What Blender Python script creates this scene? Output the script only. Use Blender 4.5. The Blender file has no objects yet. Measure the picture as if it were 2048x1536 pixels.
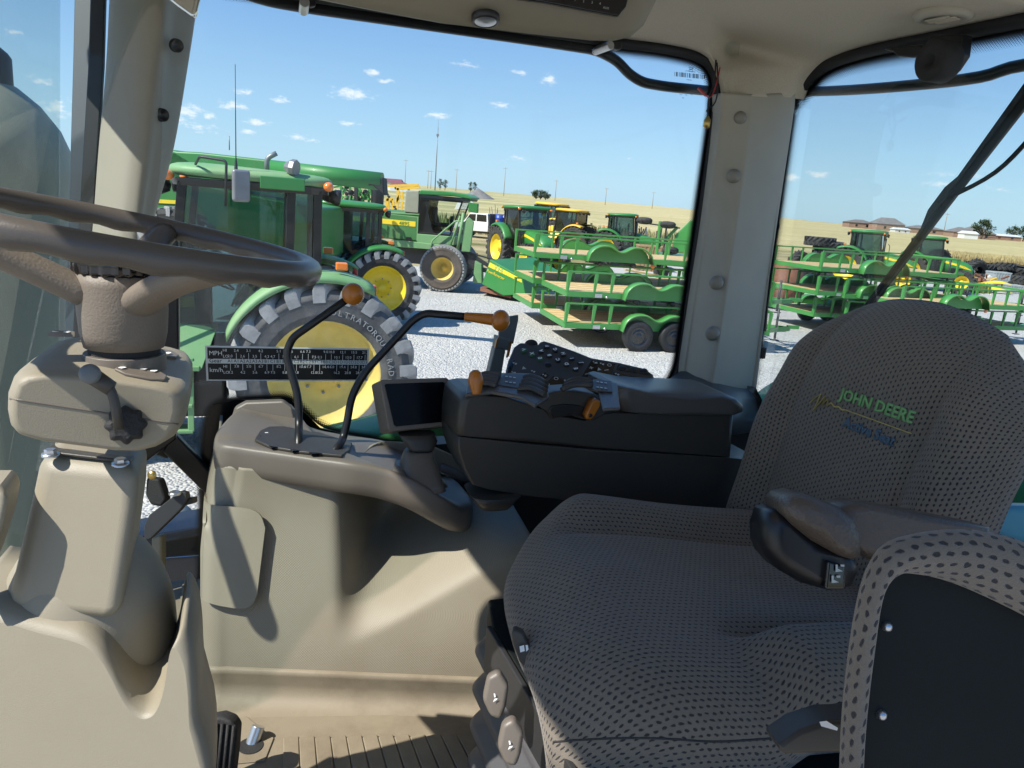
import bpy, bmesh, math, random
from mathutils import Vector, Matrix, Euler
random.seed(7)
rad = math.radians
scene = bpy.context.scene
COL = scene.collection

# ------------------------------------------------------------------ camera
FPX, PITCH, ROLL, CAMZ = 1538.0, rad(13.4), rad(4.4), 3.0
CF = Vector((0, math.cos(PITCH), -math.sin(PITCH)))
R0 = Vector((1, 0, 0)); U0 = Vector((0, math.sin(PITCH), math.cos(PITCH)))
CR = math.cos(ROLL)*R0 + math.sin(ROLL)*U0
CU = -math.sin(ROLL)*R0 + math.cos(ROLL)*U0
CAM = Vector((0, 0, CAMZ))
cd = bpy.data.cameras.new('camera'); cam = bpy.data.objects.new('camera', cd); COL.objects.link(cam)
cam.matrix_world = Matrix(((CR.x, CU.x, -CF.x, CAM.x), (CR.y, CU.y, -CF.y, CAM.y), (CR.z, CU.z, -CF.z, CAM.z), (0, 0, 0, 1)))
cd.lens = FPX/2048*36; cd.sensor_width = 36; cd.clip_start = 0.02; cd.clip_end = 20000
scene.camera = cam

def W(px, py, d):
    return CAM + d*(CF + CR*((px-1024)/FPX) + CU*((768-py)/FPX))
def proj(p):
    r = Vector(p)-CAM; d = r.dot(CF)
    return (1024+r.dot(CR)/d*FPX, 768-r.dot(CU)/d*FPX, d)
VR = Vector((math.cos(rad(20)), math.sin(rad(20)), 0))      # towards the back of our tractor
VS = Vector((-math.sin(rad(20)), math.cos(rad(20)), 0))     # towards its right side
def V(r, s, z): return VR*r + VS*s + Vector((0, 0, z))
def plane_hit(px, py, n, k):
    ray = CF + CR*((px-1024)/FPX) + CU*((768-py)/FPX)
    return CAM + ray*((k-n.dot(CAM))/n.dot(ray))
def OS(px, py, s): return plane_hit(px, py, VS, s)
def OR_(px, py, r): return plane_hit(px, py, VR, r)
def OZ(px, py, z): return plane_hit(px, py, Vector((0, 0, 1)), z)
def atx(px, Y, z=1.5):
    dz = z-CAMZ; cp, sp = math.cos(PITCH), math.sin(PITCH)
    return ((px-1024)/FPX*(cp*Y-sp*dz) - math.sin(ROLL)*(sp*Y+cp*dz))/math.cos(ROLL)

# ------------------------------------------------------------------ sun, sky, exposure
TRAVEL_AZ = Vector((0.83, 0.56, 0)).normalized(); SUN_EL = rad(48)
sd = -(TRAVEL_AZ*math.cos(SUN_EL)) + Vector((0, 0, math.sin(SUN_EL)))   # towards the sun
sl = bpy.data.lights.new('sun', 'SUN'); sl.energy = 4.0; sl.angle = rad(0.55); sl.color = (1, .955, .88)
so = bpy.data.objects.new('sun', sl); COL.objects.link(so)
so.rotation_euler = (-sd).to_track_quat('-Z', 'Y').to_euler(); so.location = (0, 0, 30)

world = bpy.data.worlds.new('World'); scene.world = world; world.use_nodes = True
wn, wl = world.node_tree.nodes, world.node_tree.links
bg = wn['Background']; bg.inputs[1].default_value = 0.13
sky = wn.new('ShaderNodeTexSky'); sky.sky_type = 'NISHITA'; sky.sun_disc = False
sky.sun_elevation = SUN_EL; sky.sun_rotation = math.atan2(sd.x, sd.y)
sky.air_density = 1.0; sky.dust_density = 0.6; sky.ozone_density = 1.6; sky.altitude = 350
def wmath(op, a, b=None, c=None):
    n = wn.new('ShaderNodeMath'); n.operation = op
    for i, v in enumerate((a, b, c)):
        if v is None: continue
        if isinstance(v, (int, float)): n.inputs[i].default_value = v
        else: wl.new(v, n.inputs[i])
    return n.outputs[0]
tc = wn.new('ShaderNodeTexCoord'); sx = wn.new('ShaderNodeSeparateXYZ'); wl.new(tc.outputs['Generated'], sx.inputs[0])
az = wmath('ARCTAN2', sx.outputs[0], sx.outputs[1]); el = wmath('ARCSINE', sx.outputs[2])
# fair-weather clouds standing in the sky: bearing, height and size of each
CL = [(707,187,50,15,1),(745,145,18,7,1),(773,162,24,6,.8),(465,211,34,10,1),(487,184,22,7,.9),(560,200,20,8,.9),(515,245,30,9,.9),
 (497,263,26,7,.8),(375,222,36,16,1),(420,232,26,9,.9),(400,252,60,14,.55),(700,247,28,6,.7),(595,274,24,7,.8),(626,281,18,5,.6),
 (1040,146,26,6,.8),(1098,160,18,14,1),(1003,210,32,7,1),(875,231,32,8,.95),(930,130,30,8,.4),(1034,317,30,10,.4),(1582,354,24,9,1),
 (1640,348,24,8,.95),(1880,368,44,7,.6),(2000,379,24,5,.7),(90,163,36,9,.6),(28,65,16,7,.6),(118,218,30,24,.7),(1255,316,16,5,.4),
 (340,235,40,18,.9),(1715,360,14,4,.4),(1075,222,14,4,.4),(1920,350,60,14,.3)]
best = None
for (cx, cy, w, h, k) in CL:
    r = (W(cx, cy, 1)-CAM).normalized(); a0 = math.atan2(r.x, r.y); e0 = math.asin(r.z)
    dx = wmath('MULTIPLY', wmath('SUBTRACT', az, a0), FPX/w*.95); dy = wmath('MULTIPLY', wmath('SUBTRACT', el, e0), FPX/h*.95)
    m = wmath('MULTIPLY', wmath('SUBTRACT', 1.0, wmath('SQRT', wmath('ADD', wmath('MULTIPLY', dx, dx), wmath('MULTIPLY', dy, dy)))), k)
    best = m if best is None else wmath('MAXIMUM', best, m)
nz = wn.new('ShaderNodeTexNoise'); nz.inputs['Scale'].default_value = 95; nz.inputs['Detail'].default_value = 6; nz.inputs['Roughness'].default_value = .62
mp = wn.new('ShaderNodeMapping'); mp.inputs['Scale'].default_value = (1, 1, 2.1); wl.new(tc.outputs['Generated'], mp.inputs[0]); wl.new(mp.outputs[0], nz.inputs['Vector'])
dens = wmath('ADD', best, wmath('MULTIPLY', wmath('SUBTRACT', nz.outputs[0], .56), 2.3))
mr = wn.new('ShaderNodeMapRange'); mr.interpolation_type = 'SMOOTHSTEP'; wl.new(dens, mr.inputs[0]); mr.inputs[1].default_value = .02; mr.inputs[2].default_value = .85
# clean summer air: pull the yellowish band near the horizon towards pale blue
rampf = wn.new('ShaderNodeMapRange'); rampf.interpolation_type = 'SMOOTHSTEP'; wl.new(sx.outputs[2], rampf.inputs[0]); rampf.inputs[1].default_value = -.03; rampf.inputs[2].default_value = .36
hz = wn.new('ShaderNodeMix'); hz.data_type = 'RGBA'; wl.new(rampf.outputs[0], hz.inputs[0]); hz.inputs[6].default_value = (1.80, 2.95, 3.95, 1); hz.inputs[7].default_value = (.38, 1.24, 3.2, 1)
sk2 = wn.new('ShaderNodeMix'); sk2.data_type = 'RGBA'; sk2.inputs[0].default_value = .85; wl.new(sky.outputs[0], sk2.inputs[6]); wl.new(hz.outputs[2], sk2.inputs[7]); skyc = sk2.outputs[2]
mx = wn.new('ShaderNodeMix'); mx.data_type = 'RGBA'; wl.new(wmath('MULTIPLY', mr.outputs[0], .85), mx.inputs[0]); wl.new(skyc, mx.inputs[6]); mx.inputs[7].default_value = (4.3, 4.5, 4.7, 1)
wl.new(mx.outputs[2], bg.inputs[0])
scene.view_settings.view_transform = 'Standard'; scene.view_settings.look = 'None'
scene.view_settings.exposure = 0.92; scene.view_settings.gamma = 1; scene.view_settings.use_curve_mapping = False
scene.cycles.use_denoising = True
scene.cycles.max_bounces = 10; scene.cycles.diffuse_bounces = 4; scene.cycles.glossy_bounces = 3; scene.cycles.transparent_max_bounces = 24
scene.cycles.caustics_reflective = False; scene.cycles.caustics_refractive = False

# ------------------------------------------------------------------ materials
MATS = {}
def mat(name, col, rough=.5, metal=0.0, var=0.0, vs=8.0, bump=0.0, bs=80.0, coat=0.0, spec=.5, col2=None, c2amt=.5, c2s=3.0, emit=None):
    if name in MATS: return MATS[name]
    m = bpy.data.materials.new(name); m.use_nodes = True; MATS[name] = m
    n, l = m.node_tree.nodes, m.node_tree.links; b = n['Principled BSDF']
    b.inputs['Base Color'].default_value = (*col, 1); b.inputs['Roughness'].default_value = rough; b.inputs['Metallic'].default_value = metal
    b.inputs['Specular IOR Level'].default_value = spec
    if coat: b.inputs['Coat Weight'].default_value = coat; b.inputs['Coat Roughness'].default_value = .08
    t = n.new('ShaderNodeTexCoord')
    cur = None
    if var:
        z = n.new('ShaderNodeTexNoise'); z.inputs['Scale'].default_value = vs; z.inputs['Detail'].default_value = 5; l.new(t.outputs['Object'], z.inputs['Vector'])
        r = n.new('ShaderNodeMapRange'); l.new(z.outputs[0], r.inputs[0]); r.inputs[1].default_value = .3; r.inputs[2].default_value = .7
        x = n.new('ShaderNodeMix'); x.data_type = 'RGBA'; l.new(r.outputs[0], x.inputs[0])
        x.inputs[6].default_value = (*[max(0, c*(1-var)) for c in col], 1); x.inputs[7].default_value = (*[min(1, c*(1+var)) for c in col], 1)
        cur = x.outputs[2]; l.new(cur, b.inputs['Base Color'])
    if col2:
        z = n.new('ShaderNodeTexNoise'); z.inputs['Scale'].default_value = c2s; z.inputs['Detail'].default_value = 7; z.inputs['Roughness'].default_value = .65; l.new(t.outputs['Object'], z.inputs['Vector'])
        r = n.new('ShaderNodeMapRange'); l.new(z.outputs[0], r.inputs[0]); r.inputs[1].default_value = .45; r.inputs[2].default_value = .75; r.inputs[4].default_value = c2amt
        x = n.new('ShaderNodeMix'); x.data_type = 'RGBA'; l.new(r.outputs[0], x.inputs[0])
        if cur: l.new(cur, x.inputs[6])
        else: x.inputs[6].default_value = (*col, 1)
        x.inputs[7].default_value = (*col2, 1); l.new(x.outputs[2], b.inputs['Base Color'])
        r2 = n.new('ShaderNodeMapRange'); l.new(r.outputs[0], r2.inputs[0]); r2.inputs[3].default_value = rough; r2.inputs[4].default_value = min(1, rough+.3); l.new(r2.outputs[0], b.inputs['Roughness'])
    if bump:
        z = n.new('ShaderNodeTexNoise'); z.inputs['Scale'].default_value = bs; z.inputs['Detail'].default_value = 3; l.new(t.outputs['Object'], z.inputs['Vector'])
        bp = n.new('ShaderNodeBump'); bp.inputs['Strength'].default_value = bump; bp.inputs['Distance'].default_value = .01; l.new(z.outputs[0], bp.inputs['Height']); l.new(bp.outputs[0], b.inputs['Normal'])
    if emit:
        b.inputs['Emission Color'].default_value = (*emit[:3], 1); b.inputs['Emission Strength'].default_value = emit[3]
    return m
def glassmat(name, tint, refl=1.0, rough=.02):
    m = bpy.data.materials.new(name); m.use_nodes = True; MATS[name] = m
    n, l = m.node_tree.nodes, m.node_tree.links; n.remove(n['Principled BSDF']); out = n['Material Output']
    tr = n.new('ShaderNodeBsdfTransparent'); tr.inputs[0].default_value = (*tint, 1)
    gl = n.new('ShaderNodeBsdfGlossy'); gl.inputs['Roughness'].default_value = rough
    fr = n.new('ShaderNodeFresnel'); fr.inputs[0].default_value = 1.45
    mu = n.new('ShaderNodeMath'); mu.operation = 'MULTIPLY'; l.new(fr.outputs[0], mu.inputs[0]); mu.inputs[1].default_value = refl
    mxs = n.new('ShaderNodeMixShader'); l.new(mu.outputs[0], mxs.inputs[0]); l.new(tr.outputs[0], mxs.inputs[1]); l.new(gl.outputs[0], mxs.inputs[2]); l.new(mxs.outputs[0], out.inputs[0])
    return m

# ------------------------------------------------------------------ objects
INV = {}
def tag(o, label=None, cat=None, group=None, kind=None):
    for k, v in (('label', label), ('category', cat), ('group', group), ('kind', kind)):
        if v: o[k] = v
    return o
def thing(name, loc, label, cat, group=None, rotz=0, scale=1, kind=None):
    o = bpy.data.objects.new(name, None); COL.objects.link(o); o.empty_display_size = .1
    o.location = loc; o.rotation_euler = (0, 0, rotz); o.scale = (scale,)*3
    INV[o.name] = Matrix.Translation(-Vector(loc))
    return tag(o, label, cat, group, kind)
def link(name, me, m, parent=None):
    o = bpy.data.objects.new(name, me); COL.objects.link(o)
    if m and not me.materials: me.materials.append(m)
    if parent: o.parent = parent
    return o
def copy_tree(o, parent=None):
    c = o.copy(); COL.objects.link(c)
    if parent: c.parent = parent
    for ch in list(o.children): copy_tree(ch, c)
    return c

def frame_of(p0, p1):
    z = (Vector(p1)-Vector(p0)).normalized()
    a = Vector((0, 0, 1)) if abs(z.z) < .95 else Vector((1, 0, 0))
    x = a.cross(z).normalized(); return x, z.cross(x), z
class MB:
    def __init__(s): s.bm = bmesh.new(); s.uv = s.bm.loops.layers.uv.new('UVMap')
    def face(s, vs, smooth=False):
        try: f = s.bm.faces.new(vs); f.smooth = smooth; return f
        except ValueError: return None
    def poly(s, pts, smooth=False): return s.face([s.bm.verts.new(p) for p in pts], smooth)
    def box(s, c, size, rz=0, M=None, taper=(1, 1)):
        c = Vector(c); hx, hy, hz = [q/2 for q in size]; vs = []
        Rm = Matrix.Rotation(rz, 3, 'Z') if M is None else M
        for k, z in enumerate((-hz, hz)):
            tx, ty = taper if k else (1, 1)
            for x, y in ((-hx, -hy), (hx, -hy), (hx, hy), (-hx, hy)): vs.append(s.bm.verts.new(c + Rm @ Vector((x*tx, y*ty, z))))
        for q in ((3,2,1,0), (4,5,6,7), (0,1,5,4), (1,2,6,5), (2,3,7,6), (3,0,4,7)): s.face([vs[i] for i in q])
        return s
    def bar(s, p0, p1, w, h):
        p0, p1 = Vector(p0), Vector(p1); x, y, z = frame_of(p0, p1)
        M = Matrix((x, y, z)).transposed(); return s.box((p0+p1)/2, (w, h, (p1-p0).length), M=M)
    def prism(s, pts, vec, smooth=False):
        vec = Vector(vec); a = [s.bm.verts.new(p) for p in pts]; b = [s.bm.verts.new(Vector(p)+vec) for p in pts]; n = len(a)
        s.face(a[::-1]); s.face(b)
        for i in range(n): s.face([a[i], a[(i+1) % n], b[(i+1) % n], b[i]], smooth)
        return s
    def loft(s, secs, cap=True, smooth=True, close=True):
        rs = [[s.bm.verts.new(p) for p in sec] for sec in secs]; n = len(rs[0])
        for a, b in zip(rs, rs[1:]):
            for i in range(n if close else n-1): s.face([a[i], a[(i+1) % n], b[(i+1) % n], b[i]], smooth)
        if cap: s.face(rs[0][::-1]); s.face(rs[-1])
        return s
    def tube(s, pts, r, seg=10, cap=True):
        pts = [Vector(p) for p in pts]; secs = []; x = None
        for i, p in enumerate(pts):
            t = (pts[min(i+1, len(pts)-1)]-pts[max(i-1, 0)]).normalized()
            if x is None: x, y, _ = frame_of(p, p+t)
            x = (x-t*x.dot(t)).normalized(); y = t.cross(x); rr = r[i] if isinstance(r, (list, tuple)) else r
            secs.append([p+(x*math.cos(2*math.pi*k/seg)+y*math.sin(2*math.pi*k/seg))*rr for k in range(seg)])
        return s.loft(secs, cap)
    def lathe(s, prof, o=(0,0,0), ax=(0,0,1), seg=24, a0=0, a1=2*math.pi, smooth=True):
        o, ax = Vector(o), Vector(ax).normalized(); x, y, _ = frame_of(o, o+ax); full = abs(a1-a0-2*math.pi) < 1e-6
        k = seg if full else seg+1; rings = []
        for (r, h) in prof:
            if r < 1e-6: rings.append([s.bm.verts.new(o+ax*h)])
            else: rings.append([s.bm.verts.new(o+ax*h+(x*math.cos(a0+(a1-a0)*i/seg)+y*math.sin(a0+(a1-a0)*i/seg))*r) for i in range(k)])
        for a, b in zip(rings, rings[1:]):
            for i in range(seg):
                j = (i+1) % k
                if len(a) == 1 and len(b) == 1: continue
                if len(a) == 1: s.face([a[0], b[j], b[i]], smooth)
                elif len(b) == 1: s.face([a[i], a[j], b[0]], smooth)
                else: s.face([a[i], a[j], b[j], b[i]], smooth)
        return s
    def ball(s, c, r, seg=16, sc=(1,1,1), ax=(0,0,1)):
        n = seg//2; return s.lathe([(math.sin(math.pi*i/n)*r*sc[0], -math.cos(math.pi*i/n)*r*sc[2]) for i in range(n+1)], c, ax, seg)
    def grid(s, P, smooth=True, uv=True, closeu=False):
        """P: rows of points; uv in metres along the sheet"""
        rs = [[s.bm.verts.new(p) for p in r] for r in P]; nu, nv = len(P), len(P[0])
        if uv:
            mj = nv//2; U = [[0]*nv for _ in P]; Vv = [[0]*nv for _ in P]
            acc = 0; us = [0]
            for i in range(1, nu): acc += (Vector(P[i][mj])-Vector(P[i-1][mj])).length; us.append(acc)
            for i in range(nu):
                for j in range(mj+1, nv): Vv[i][j] = Vv[i][j-1]+(Vector(P[i][j])-Vector(P[i][j-1])).length
                for j in range(mj-1, -1, -1): Vv[i][j] = Vv[i][j+1]-(Vector(P[i][j])-Vector(P[i][j+1])).length
        for i in range(nu-1):
            for j in range(nv-1):
                f = s.face([rs[i][j], rs[i+1][j], rs[i+1][j+1], rs[i][j+1]], smooth)
                if f and uv:
                    for lp, (a, b) in zip(f.loops, ((i, j), (i+1, j), (i+1, j+1), (i, j+1))): lp[s.uv].uv = (us[a], Vv[a][b])
        return s
    def text(s, string, size, M, depth=.0, cond=1.0, align='LEFT', bold=0.0):
        cu = bpy.data.curves.new('t', 'FONT'); cu.body = string; cu.size = size; cu.align_x = align; cu.extrude = depth; cu.space_character = cond; cu.resolution_u = 2; cu.offset = bold
        ob = bpy.data.objects.new('t', cu); COL.objects.link(ob); dg = bpy.context.evaluated_depsgraph_get(); dg.update()
        me = bpy.data.meshes.new_from_object(ob.evaluated_get(dg)); bpy.data.objects.remove(ob); bpy.data.curves.remove(cu)
        if callable(M):
            for v in me.vertices: v.co = M(v.co)
        else: me.transform(M)
        s.bm.from_mesh(me); bpy.data.meshes.remove(me); return s
    def build(s, name, m, parent=None, world=False, bevel=0, bseg=3, solid=0, soff=-1, sub=0, smooth_angle=None, tri=False):
        bm = s.bm; bmesh.ops.remove_doubles(bm, verts=bm.verts, dist=1e-6) if len(bm.verts) < 60000 else None
        if not solid: bmesh.ops.recalc_face_normals(bm, faces=bm.faces)
        if world and parent: bm.transform(INV[parent.name] if parent.name in INV else Matrix.Identity(4))
        me = bpy.data.meshes.new(name); bm.to_mesh(me); bm.free(); o = link(name, me, m, parent)
        if solid: d = o.modifiers.new('t', 'SOLIDIFY'); d.thickness = solid; d.offset = soff
        if bevel:
            d = o.modifiers.new('b', 'BEVEL'); d.width = bevel; d.segments = bseg; d.limit_method = 'ANGLE'; d.angle_limit = rad(35); d.harden_normals = False
            for p in me.polygons: p.use_smooth = True
            w = o.modifiers.new('w', 'WEIGHTED_NORMAL'); w.keep_sharp = False
        if sub: d = o.modifiers.new('s', 'SUBSURF'); d.levels = d.render_levels = sub
        if parent and parent.name in INV: INV[o.name] = INV[parent.name]
        return o
def cr(p, t):
    """catmull-rom through list p, t in 0..1"""
    n = len(p)-1; x = min(max(t, 0), 1)*n; i = min(int(x), n-1); f = x-i
    a = p[i-1] if i > 0 else p[i]*2-p[i+1]; b = p[i]; c = p[i+1]; d = p[i+2] if i+2 <= n else p[i+1]*2-p[i]
    return .5*((2*b)+(c-a)*f+(2*a-5*b+4*c-d)*f*f+(3*b-3*c+d-a)*f*f*f)
def patch(rows, nu=24, nv=24):
    rows = [[Vector(q) for q in r] for r in rows]
    fine = [[cr(r, j/nv) for j in range(nv+1)] for r in rows]
    return [[cr([fr[j] for fr in fine], i/nu) for j in range(nv+1)] for i in range(nu+1)]
def smooth_path(pts, n=24):
    pts = [Vector(p) for p in pts]; return [cr(pts, i/n) for i in range(n+1)]
def round_path(pts, r=.02, n=5):
    """polyline with rounded corners"""
    pts = [Vector(p) for p in pts]; out = [pts[0]]
    for a, b, c in zip(pts, pts[1:], pts[2:]):
        u = (a-b); v = (c-b); k = min(r, u.length*.45, v.length*.45); u = b+u.normalized()*k; v = b+v.normalized()*k
        for i in range(n+1): t = i/n; out.append(u*(1-t)**2+b*2*t*(1-t)+v*t*t)
    return out+[pts[-1]]
def sst(a, b, x):
    t = min(max((x-a)/(b-a), 0), 1); return t*t*(3-2*t)
# ------------------------------------------------------------------ named materials
GREEN = (.026, .19, .036); YEL = (.80, .58, .03)
mat('beige', (.27, .24, .175), .48, bump=.12, bs=900, var=.03, vs=4, col2=(.22, .185, .125), c2amt=.35, c2s=5)
mat('beige_dirty', (.25, .21, .145), .6, bump=.15, bs=700, var=.05, vs=6, col2=(.12, .088, .052), c2amt=.75, c2s=6)
mat('taupe', (.150, .128, .104), .42, bump=.1, bs=900, var=.03)
mat('wheel_grip', (.082, .072, .063), .33, bump=.05, bs=600, var=.05)
mat('hub_tan', (.165, .138, .108), .55, bump=.12, bs=420, var=.06, vs=30)
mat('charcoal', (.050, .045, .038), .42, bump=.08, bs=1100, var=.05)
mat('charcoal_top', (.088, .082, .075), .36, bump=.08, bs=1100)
mat('black_plastic', (.012, .012, .013), .35, bump=.06, bs=700)
mat('black_gloss', (.006, .006, .008), .08, coat=.5)
mat('rubber', (.018, .018, .018), .75, bump=.2, bs=300)
mat('seal', (.008, .008, .009), .6)
mat('frit', (.004, .004, .005), .25)
mat('orange', (.46, .15, .012), .28, coat=.3, bump=.05, bs=300)
mat('headliner', (.64, .57, .45), .95, bump=.5, bs=700, var=.07, vs=320)
mat('pillar_trim', (.42, .385, .31), .62, bump=.15, bs=800, var=.04, vs=10)
mat('beige_pillar', (.33, .30, .235), .5, bump=.12, bs=900, var=.03)
mat('silver_vinyl', (.78, .82, .80), .4)
mat('cap', (.27, .245, .20), .5)
mat('steel', (.55, .56, .57), .3, metal=.9, var=.1, vs=30)
mat('chrome', (.8, .8, .8), .06, metal=1)
mat('brass', (.55, .38, .12), .3, metal=.9)
mat('screen', (.003, .003, .005), .22, spec=.15)
mat('white_ink', (.92, .93, .91), .5); mat('grey_ink', (.50, .53, .50), .4); mat('green_key', (.02, .13, .045), .45); mat('red_ink', (.5, .04, .03), .5)
mat('black_ink', (.006, .006, .006), .5)
mat('thread_green', (.20, .42, .16), .8); mat('thread_yellow', (.52, .42, .14), .8); mat('thread_blue', (.08, .13, .18), .8)
mat('pad_brown', (.105, .083, .065), .34, bump=.25, bs=220, var=.06)
mat('panel_black', (.008, .0105, .0105), .65, spec=.2, bump=.12, bs=1500, var=.1, vs=12)
mat('bellows', (.075, .073, .075), .5, bump=.05, bs=400)
mat('enamel_grey', (.045, .062, .075), .55)
mat('smoked', (.018, .018, .02), .15)
mat('wire_red', (.45, .03, .03), .5)
# exterior
mat('green', GREEN, .45, coat=.1, var=.05, vs=1.2, col2=(.10, .19, .085), c2amt=.35, c2s=1.6)
mat('green_old', (.05, .17, .05), .5, var=.08, vs=2, col2=(.22, .23, .10), c2amt=.5, c2s=1.3)
mat('green_dusty', (.15, .31, .13), .55, var=.06, vs=2, col2=(.30, .36, .20), c2amt=.5, c2s=2.2)
mat('green_trailer', (.055, .255, .052), .45, coat=.2, var=.05, vs=1.5)
mat('green_trailer_lip', (.15, .36, .11), .4)
mat('yellow', YEL, .4, var=.05, vs=2, col2=(.45, .33, .07), c2amt=.3)
mat('yellow_dusty', (.66, .50, .13), .6, var=.07, vs=2.5, col2=(.42, .32, .12), c2amt=.55, c2s=4)
mat('yellow_ind', (.80, .48, .035), .4, var=.05, vs=2)
mat('tyre', (.028, .028, .028), .8, bump=.3, bs=30, var=.2, vs=6, col2=(.11, .10, .085), c2amt=.55, c2s=3)
mat('tyre_dusty', (.075, .076, .078), .85, bump=.35, bs=25, var=.15, vs=5, col2=(.17, .165, .155), c2amt=.8, c2s=3.5)
mat('lug_dusty', (.30, .30, .295), .8, bump=.3, bs=30, var=.15, vs=6, col2=(.15, .15, .148), c2amt=.6, c2s=5)
mat('tyre_brown', (.085, .068, .055), .9, bump=.3, bs=20, var=.2, vs=4, col2=(.15, .12, .09), c2amt=.6)
mat('tyre_new', (.014, .014, .015), .6, bump=.1, bs=30)
mat('dark_metal', (.025, .025, .026), .5, var=.2, vs=5)
mat('grey_metal', (.22, .22, .225), .45, metal=.4, var=.12, vs=6)
mat('white_paint', (.72, .72, .70), .35, var=.03)
mat('wood', (.58, .42, .20), .75, var=.12, vs=5, bump=.1, bs=60)
mat('wood_dark', (.30, .20, .10), .8, var=.2, vs=6)
mat('amber', (.80, .20, .02), .25, coat=.5); mat('red_lens', (.45, .02, .02), .25, coat=.5)
mat('interior_dark', (.03, .03, .032), .8); mat('cab_seat', (.05, .055, .075), .9)
mat('rust', (.20, .085, .05), .85, var=.2, vs=5); mat('grey_box', (.30, .33, .33), .7, var=.15, vs=3)
mat('exhaust_shield', (.30, .30, .22), .5, metal=.15, var=.05, vs=6, bump=.4, bs=420)
mat('roof_maroon', (.20, .07, .08), .6); mat('roof_shingle', (.16, .145, .135), .85, var=.12, vs=.6); mat('brick', (.30, .19, .14), .85, var=.1, vs=1)
mat('roof_white', (.62, .62, .62), .5); mat('gravel_pile', (.17, .16, .155), .95, var=.2, vs=.8)
mat('blue_drum', (.03, .08, .38), .4)
glassmat('cab_glass', (.95, .97, .965), .35); glassmat('screen_glass', (.90, .93, .92), .12); glassmat('tractor_glass', (.54, .66, .68), 1.7); glassmat('blue_glass', (.45, .62, .74), 1.1)
glassmat('smoke_glass', (.45, .52, .52), 1.0)

def fabric(name, base, dot, su=.0125, sv=.0098, dark=1.0):
    m = mat(name, base, .95); n, l = m.node_tree.nodes, m.node_tree.links; b = n['Principled BSDF']
    uv = n.new('ShaderNodeUVMap'); uv.uv_map = 'UVMap'
    z = n.new('ShaderNodeTexNoise'); z.inputs['Scale'].default_value = 130; z.inputs['Detail'].default_value = 2; l.new(uv.outputs[0], z.inputs['Vector'])
    zz = n.new('ShaderNodeVectorMath'); zz.operation = 'MULTIPLY_ADD'; l.new(z.outputs[1], zz.inputs[0]); zz.inputs[1].default_value = (.0048, .0042, 0); l.new(uv.outputs[0], zz.inputs[2])
    s = n.new('ShaderNodeSeparateXYZ'); l.new(zz.outputs[0], s.inputs[0])
    def M(op, a, b_=None):
        q = n.new('ShaderNodeMath'); q.operation = op
        for i, v in enumerate((a, b_)):
            if v is None: continue
            if isinstance(v, (int, float)): q.inputs[i].default_value = v
            else: l.new(v, q.inputs[i])
        return q.outputs[0]
    V_ = M('DIVIDE', s.outputs[1], sv); row = M('FLOOR', V_); U_ = M('ADD', M('DIVIDE', s.outputs[0], su), M('MULTIPLY', row, .5))
    fu = M('SUBTRACT', M('FRACT', U_), .5); fv = M('SUBTRACT', M('FRACT', V_), .5)
    fu = M('ADD', fu, M('MULTIPLY', fv, .35))
    e = M('ADD', M('POWER', M('ABSOLUTE', M('DIVIDE', fu, .28)), 2.0), M('POWER', M('ABSOLUTE', M('DIVIDE', fv, .21)), 2.0))
    mr = n.new('ShaderNodeMapRange'); mr.interpolation_type = 'SMOOTHSTEP'; l.new(e, mr.inputs[0]); mr.inputs[1].default_value = .55; mr.inputs[2].default_value = 1.35
    z2 = n.new('ShaderNodeTexNoise'); z2.inputs['Scale'].default_value = 9; z2.inputs['Detail'].default_value = 4; l.new(uv.outputs[0], z2.inputs['Vector'])
    xb = n.new('ShaderNodeMix'); xb.data_type = 'RGBA'; l.new(z2.outputs[0], xb.inputs[0]); xb.inputs[6].default_value = (*[c*.82 for c in base], 1); xb.inputs[7].default_value = (*[c*1.18 for c in base], 1)
    x = n.new('ShaderNodeMix'); x.data_type = 'RGBA'; l.new(mr.outputs[0], x.inputs[0]); x.inputs[6].default_value = (*dot, 1); l.new(xb.outputs[2], x.inputs[7]); l.new(x.outputs[2], b.inputs['Base Color'])
    z3 = n.new('ShaderNodeTexNoise'); z3.inputs['Scale'].default_value = 900; l.new(uv.outputs[0], z3.inputs['Vector'])
    bp = n.new('ShaderNodeBump'); bp.inputs['Strength'].default_value = .7; bp.inputs['Distance'].default_value = .003; l.new(M('ADD', mr.outputs[0], M('MULTIPLY', z3.outputs[0], .35)), bp.inputs['Height']); l.new(bp.outputs[0], b.inputs['Normal'])
    b.inputs['Sheen Weight'].default_value = .25; b.inputs['Sheen Roughness'].default_value = .5
    return m
fabric('seat_cloth', (.178, .150, .117), (.028, .025, .025), .0094, .0075)
fabric('seat_cloth_wide', (.185, .152, .115), (.026, .022, .022), .0098, .0078)
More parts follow.
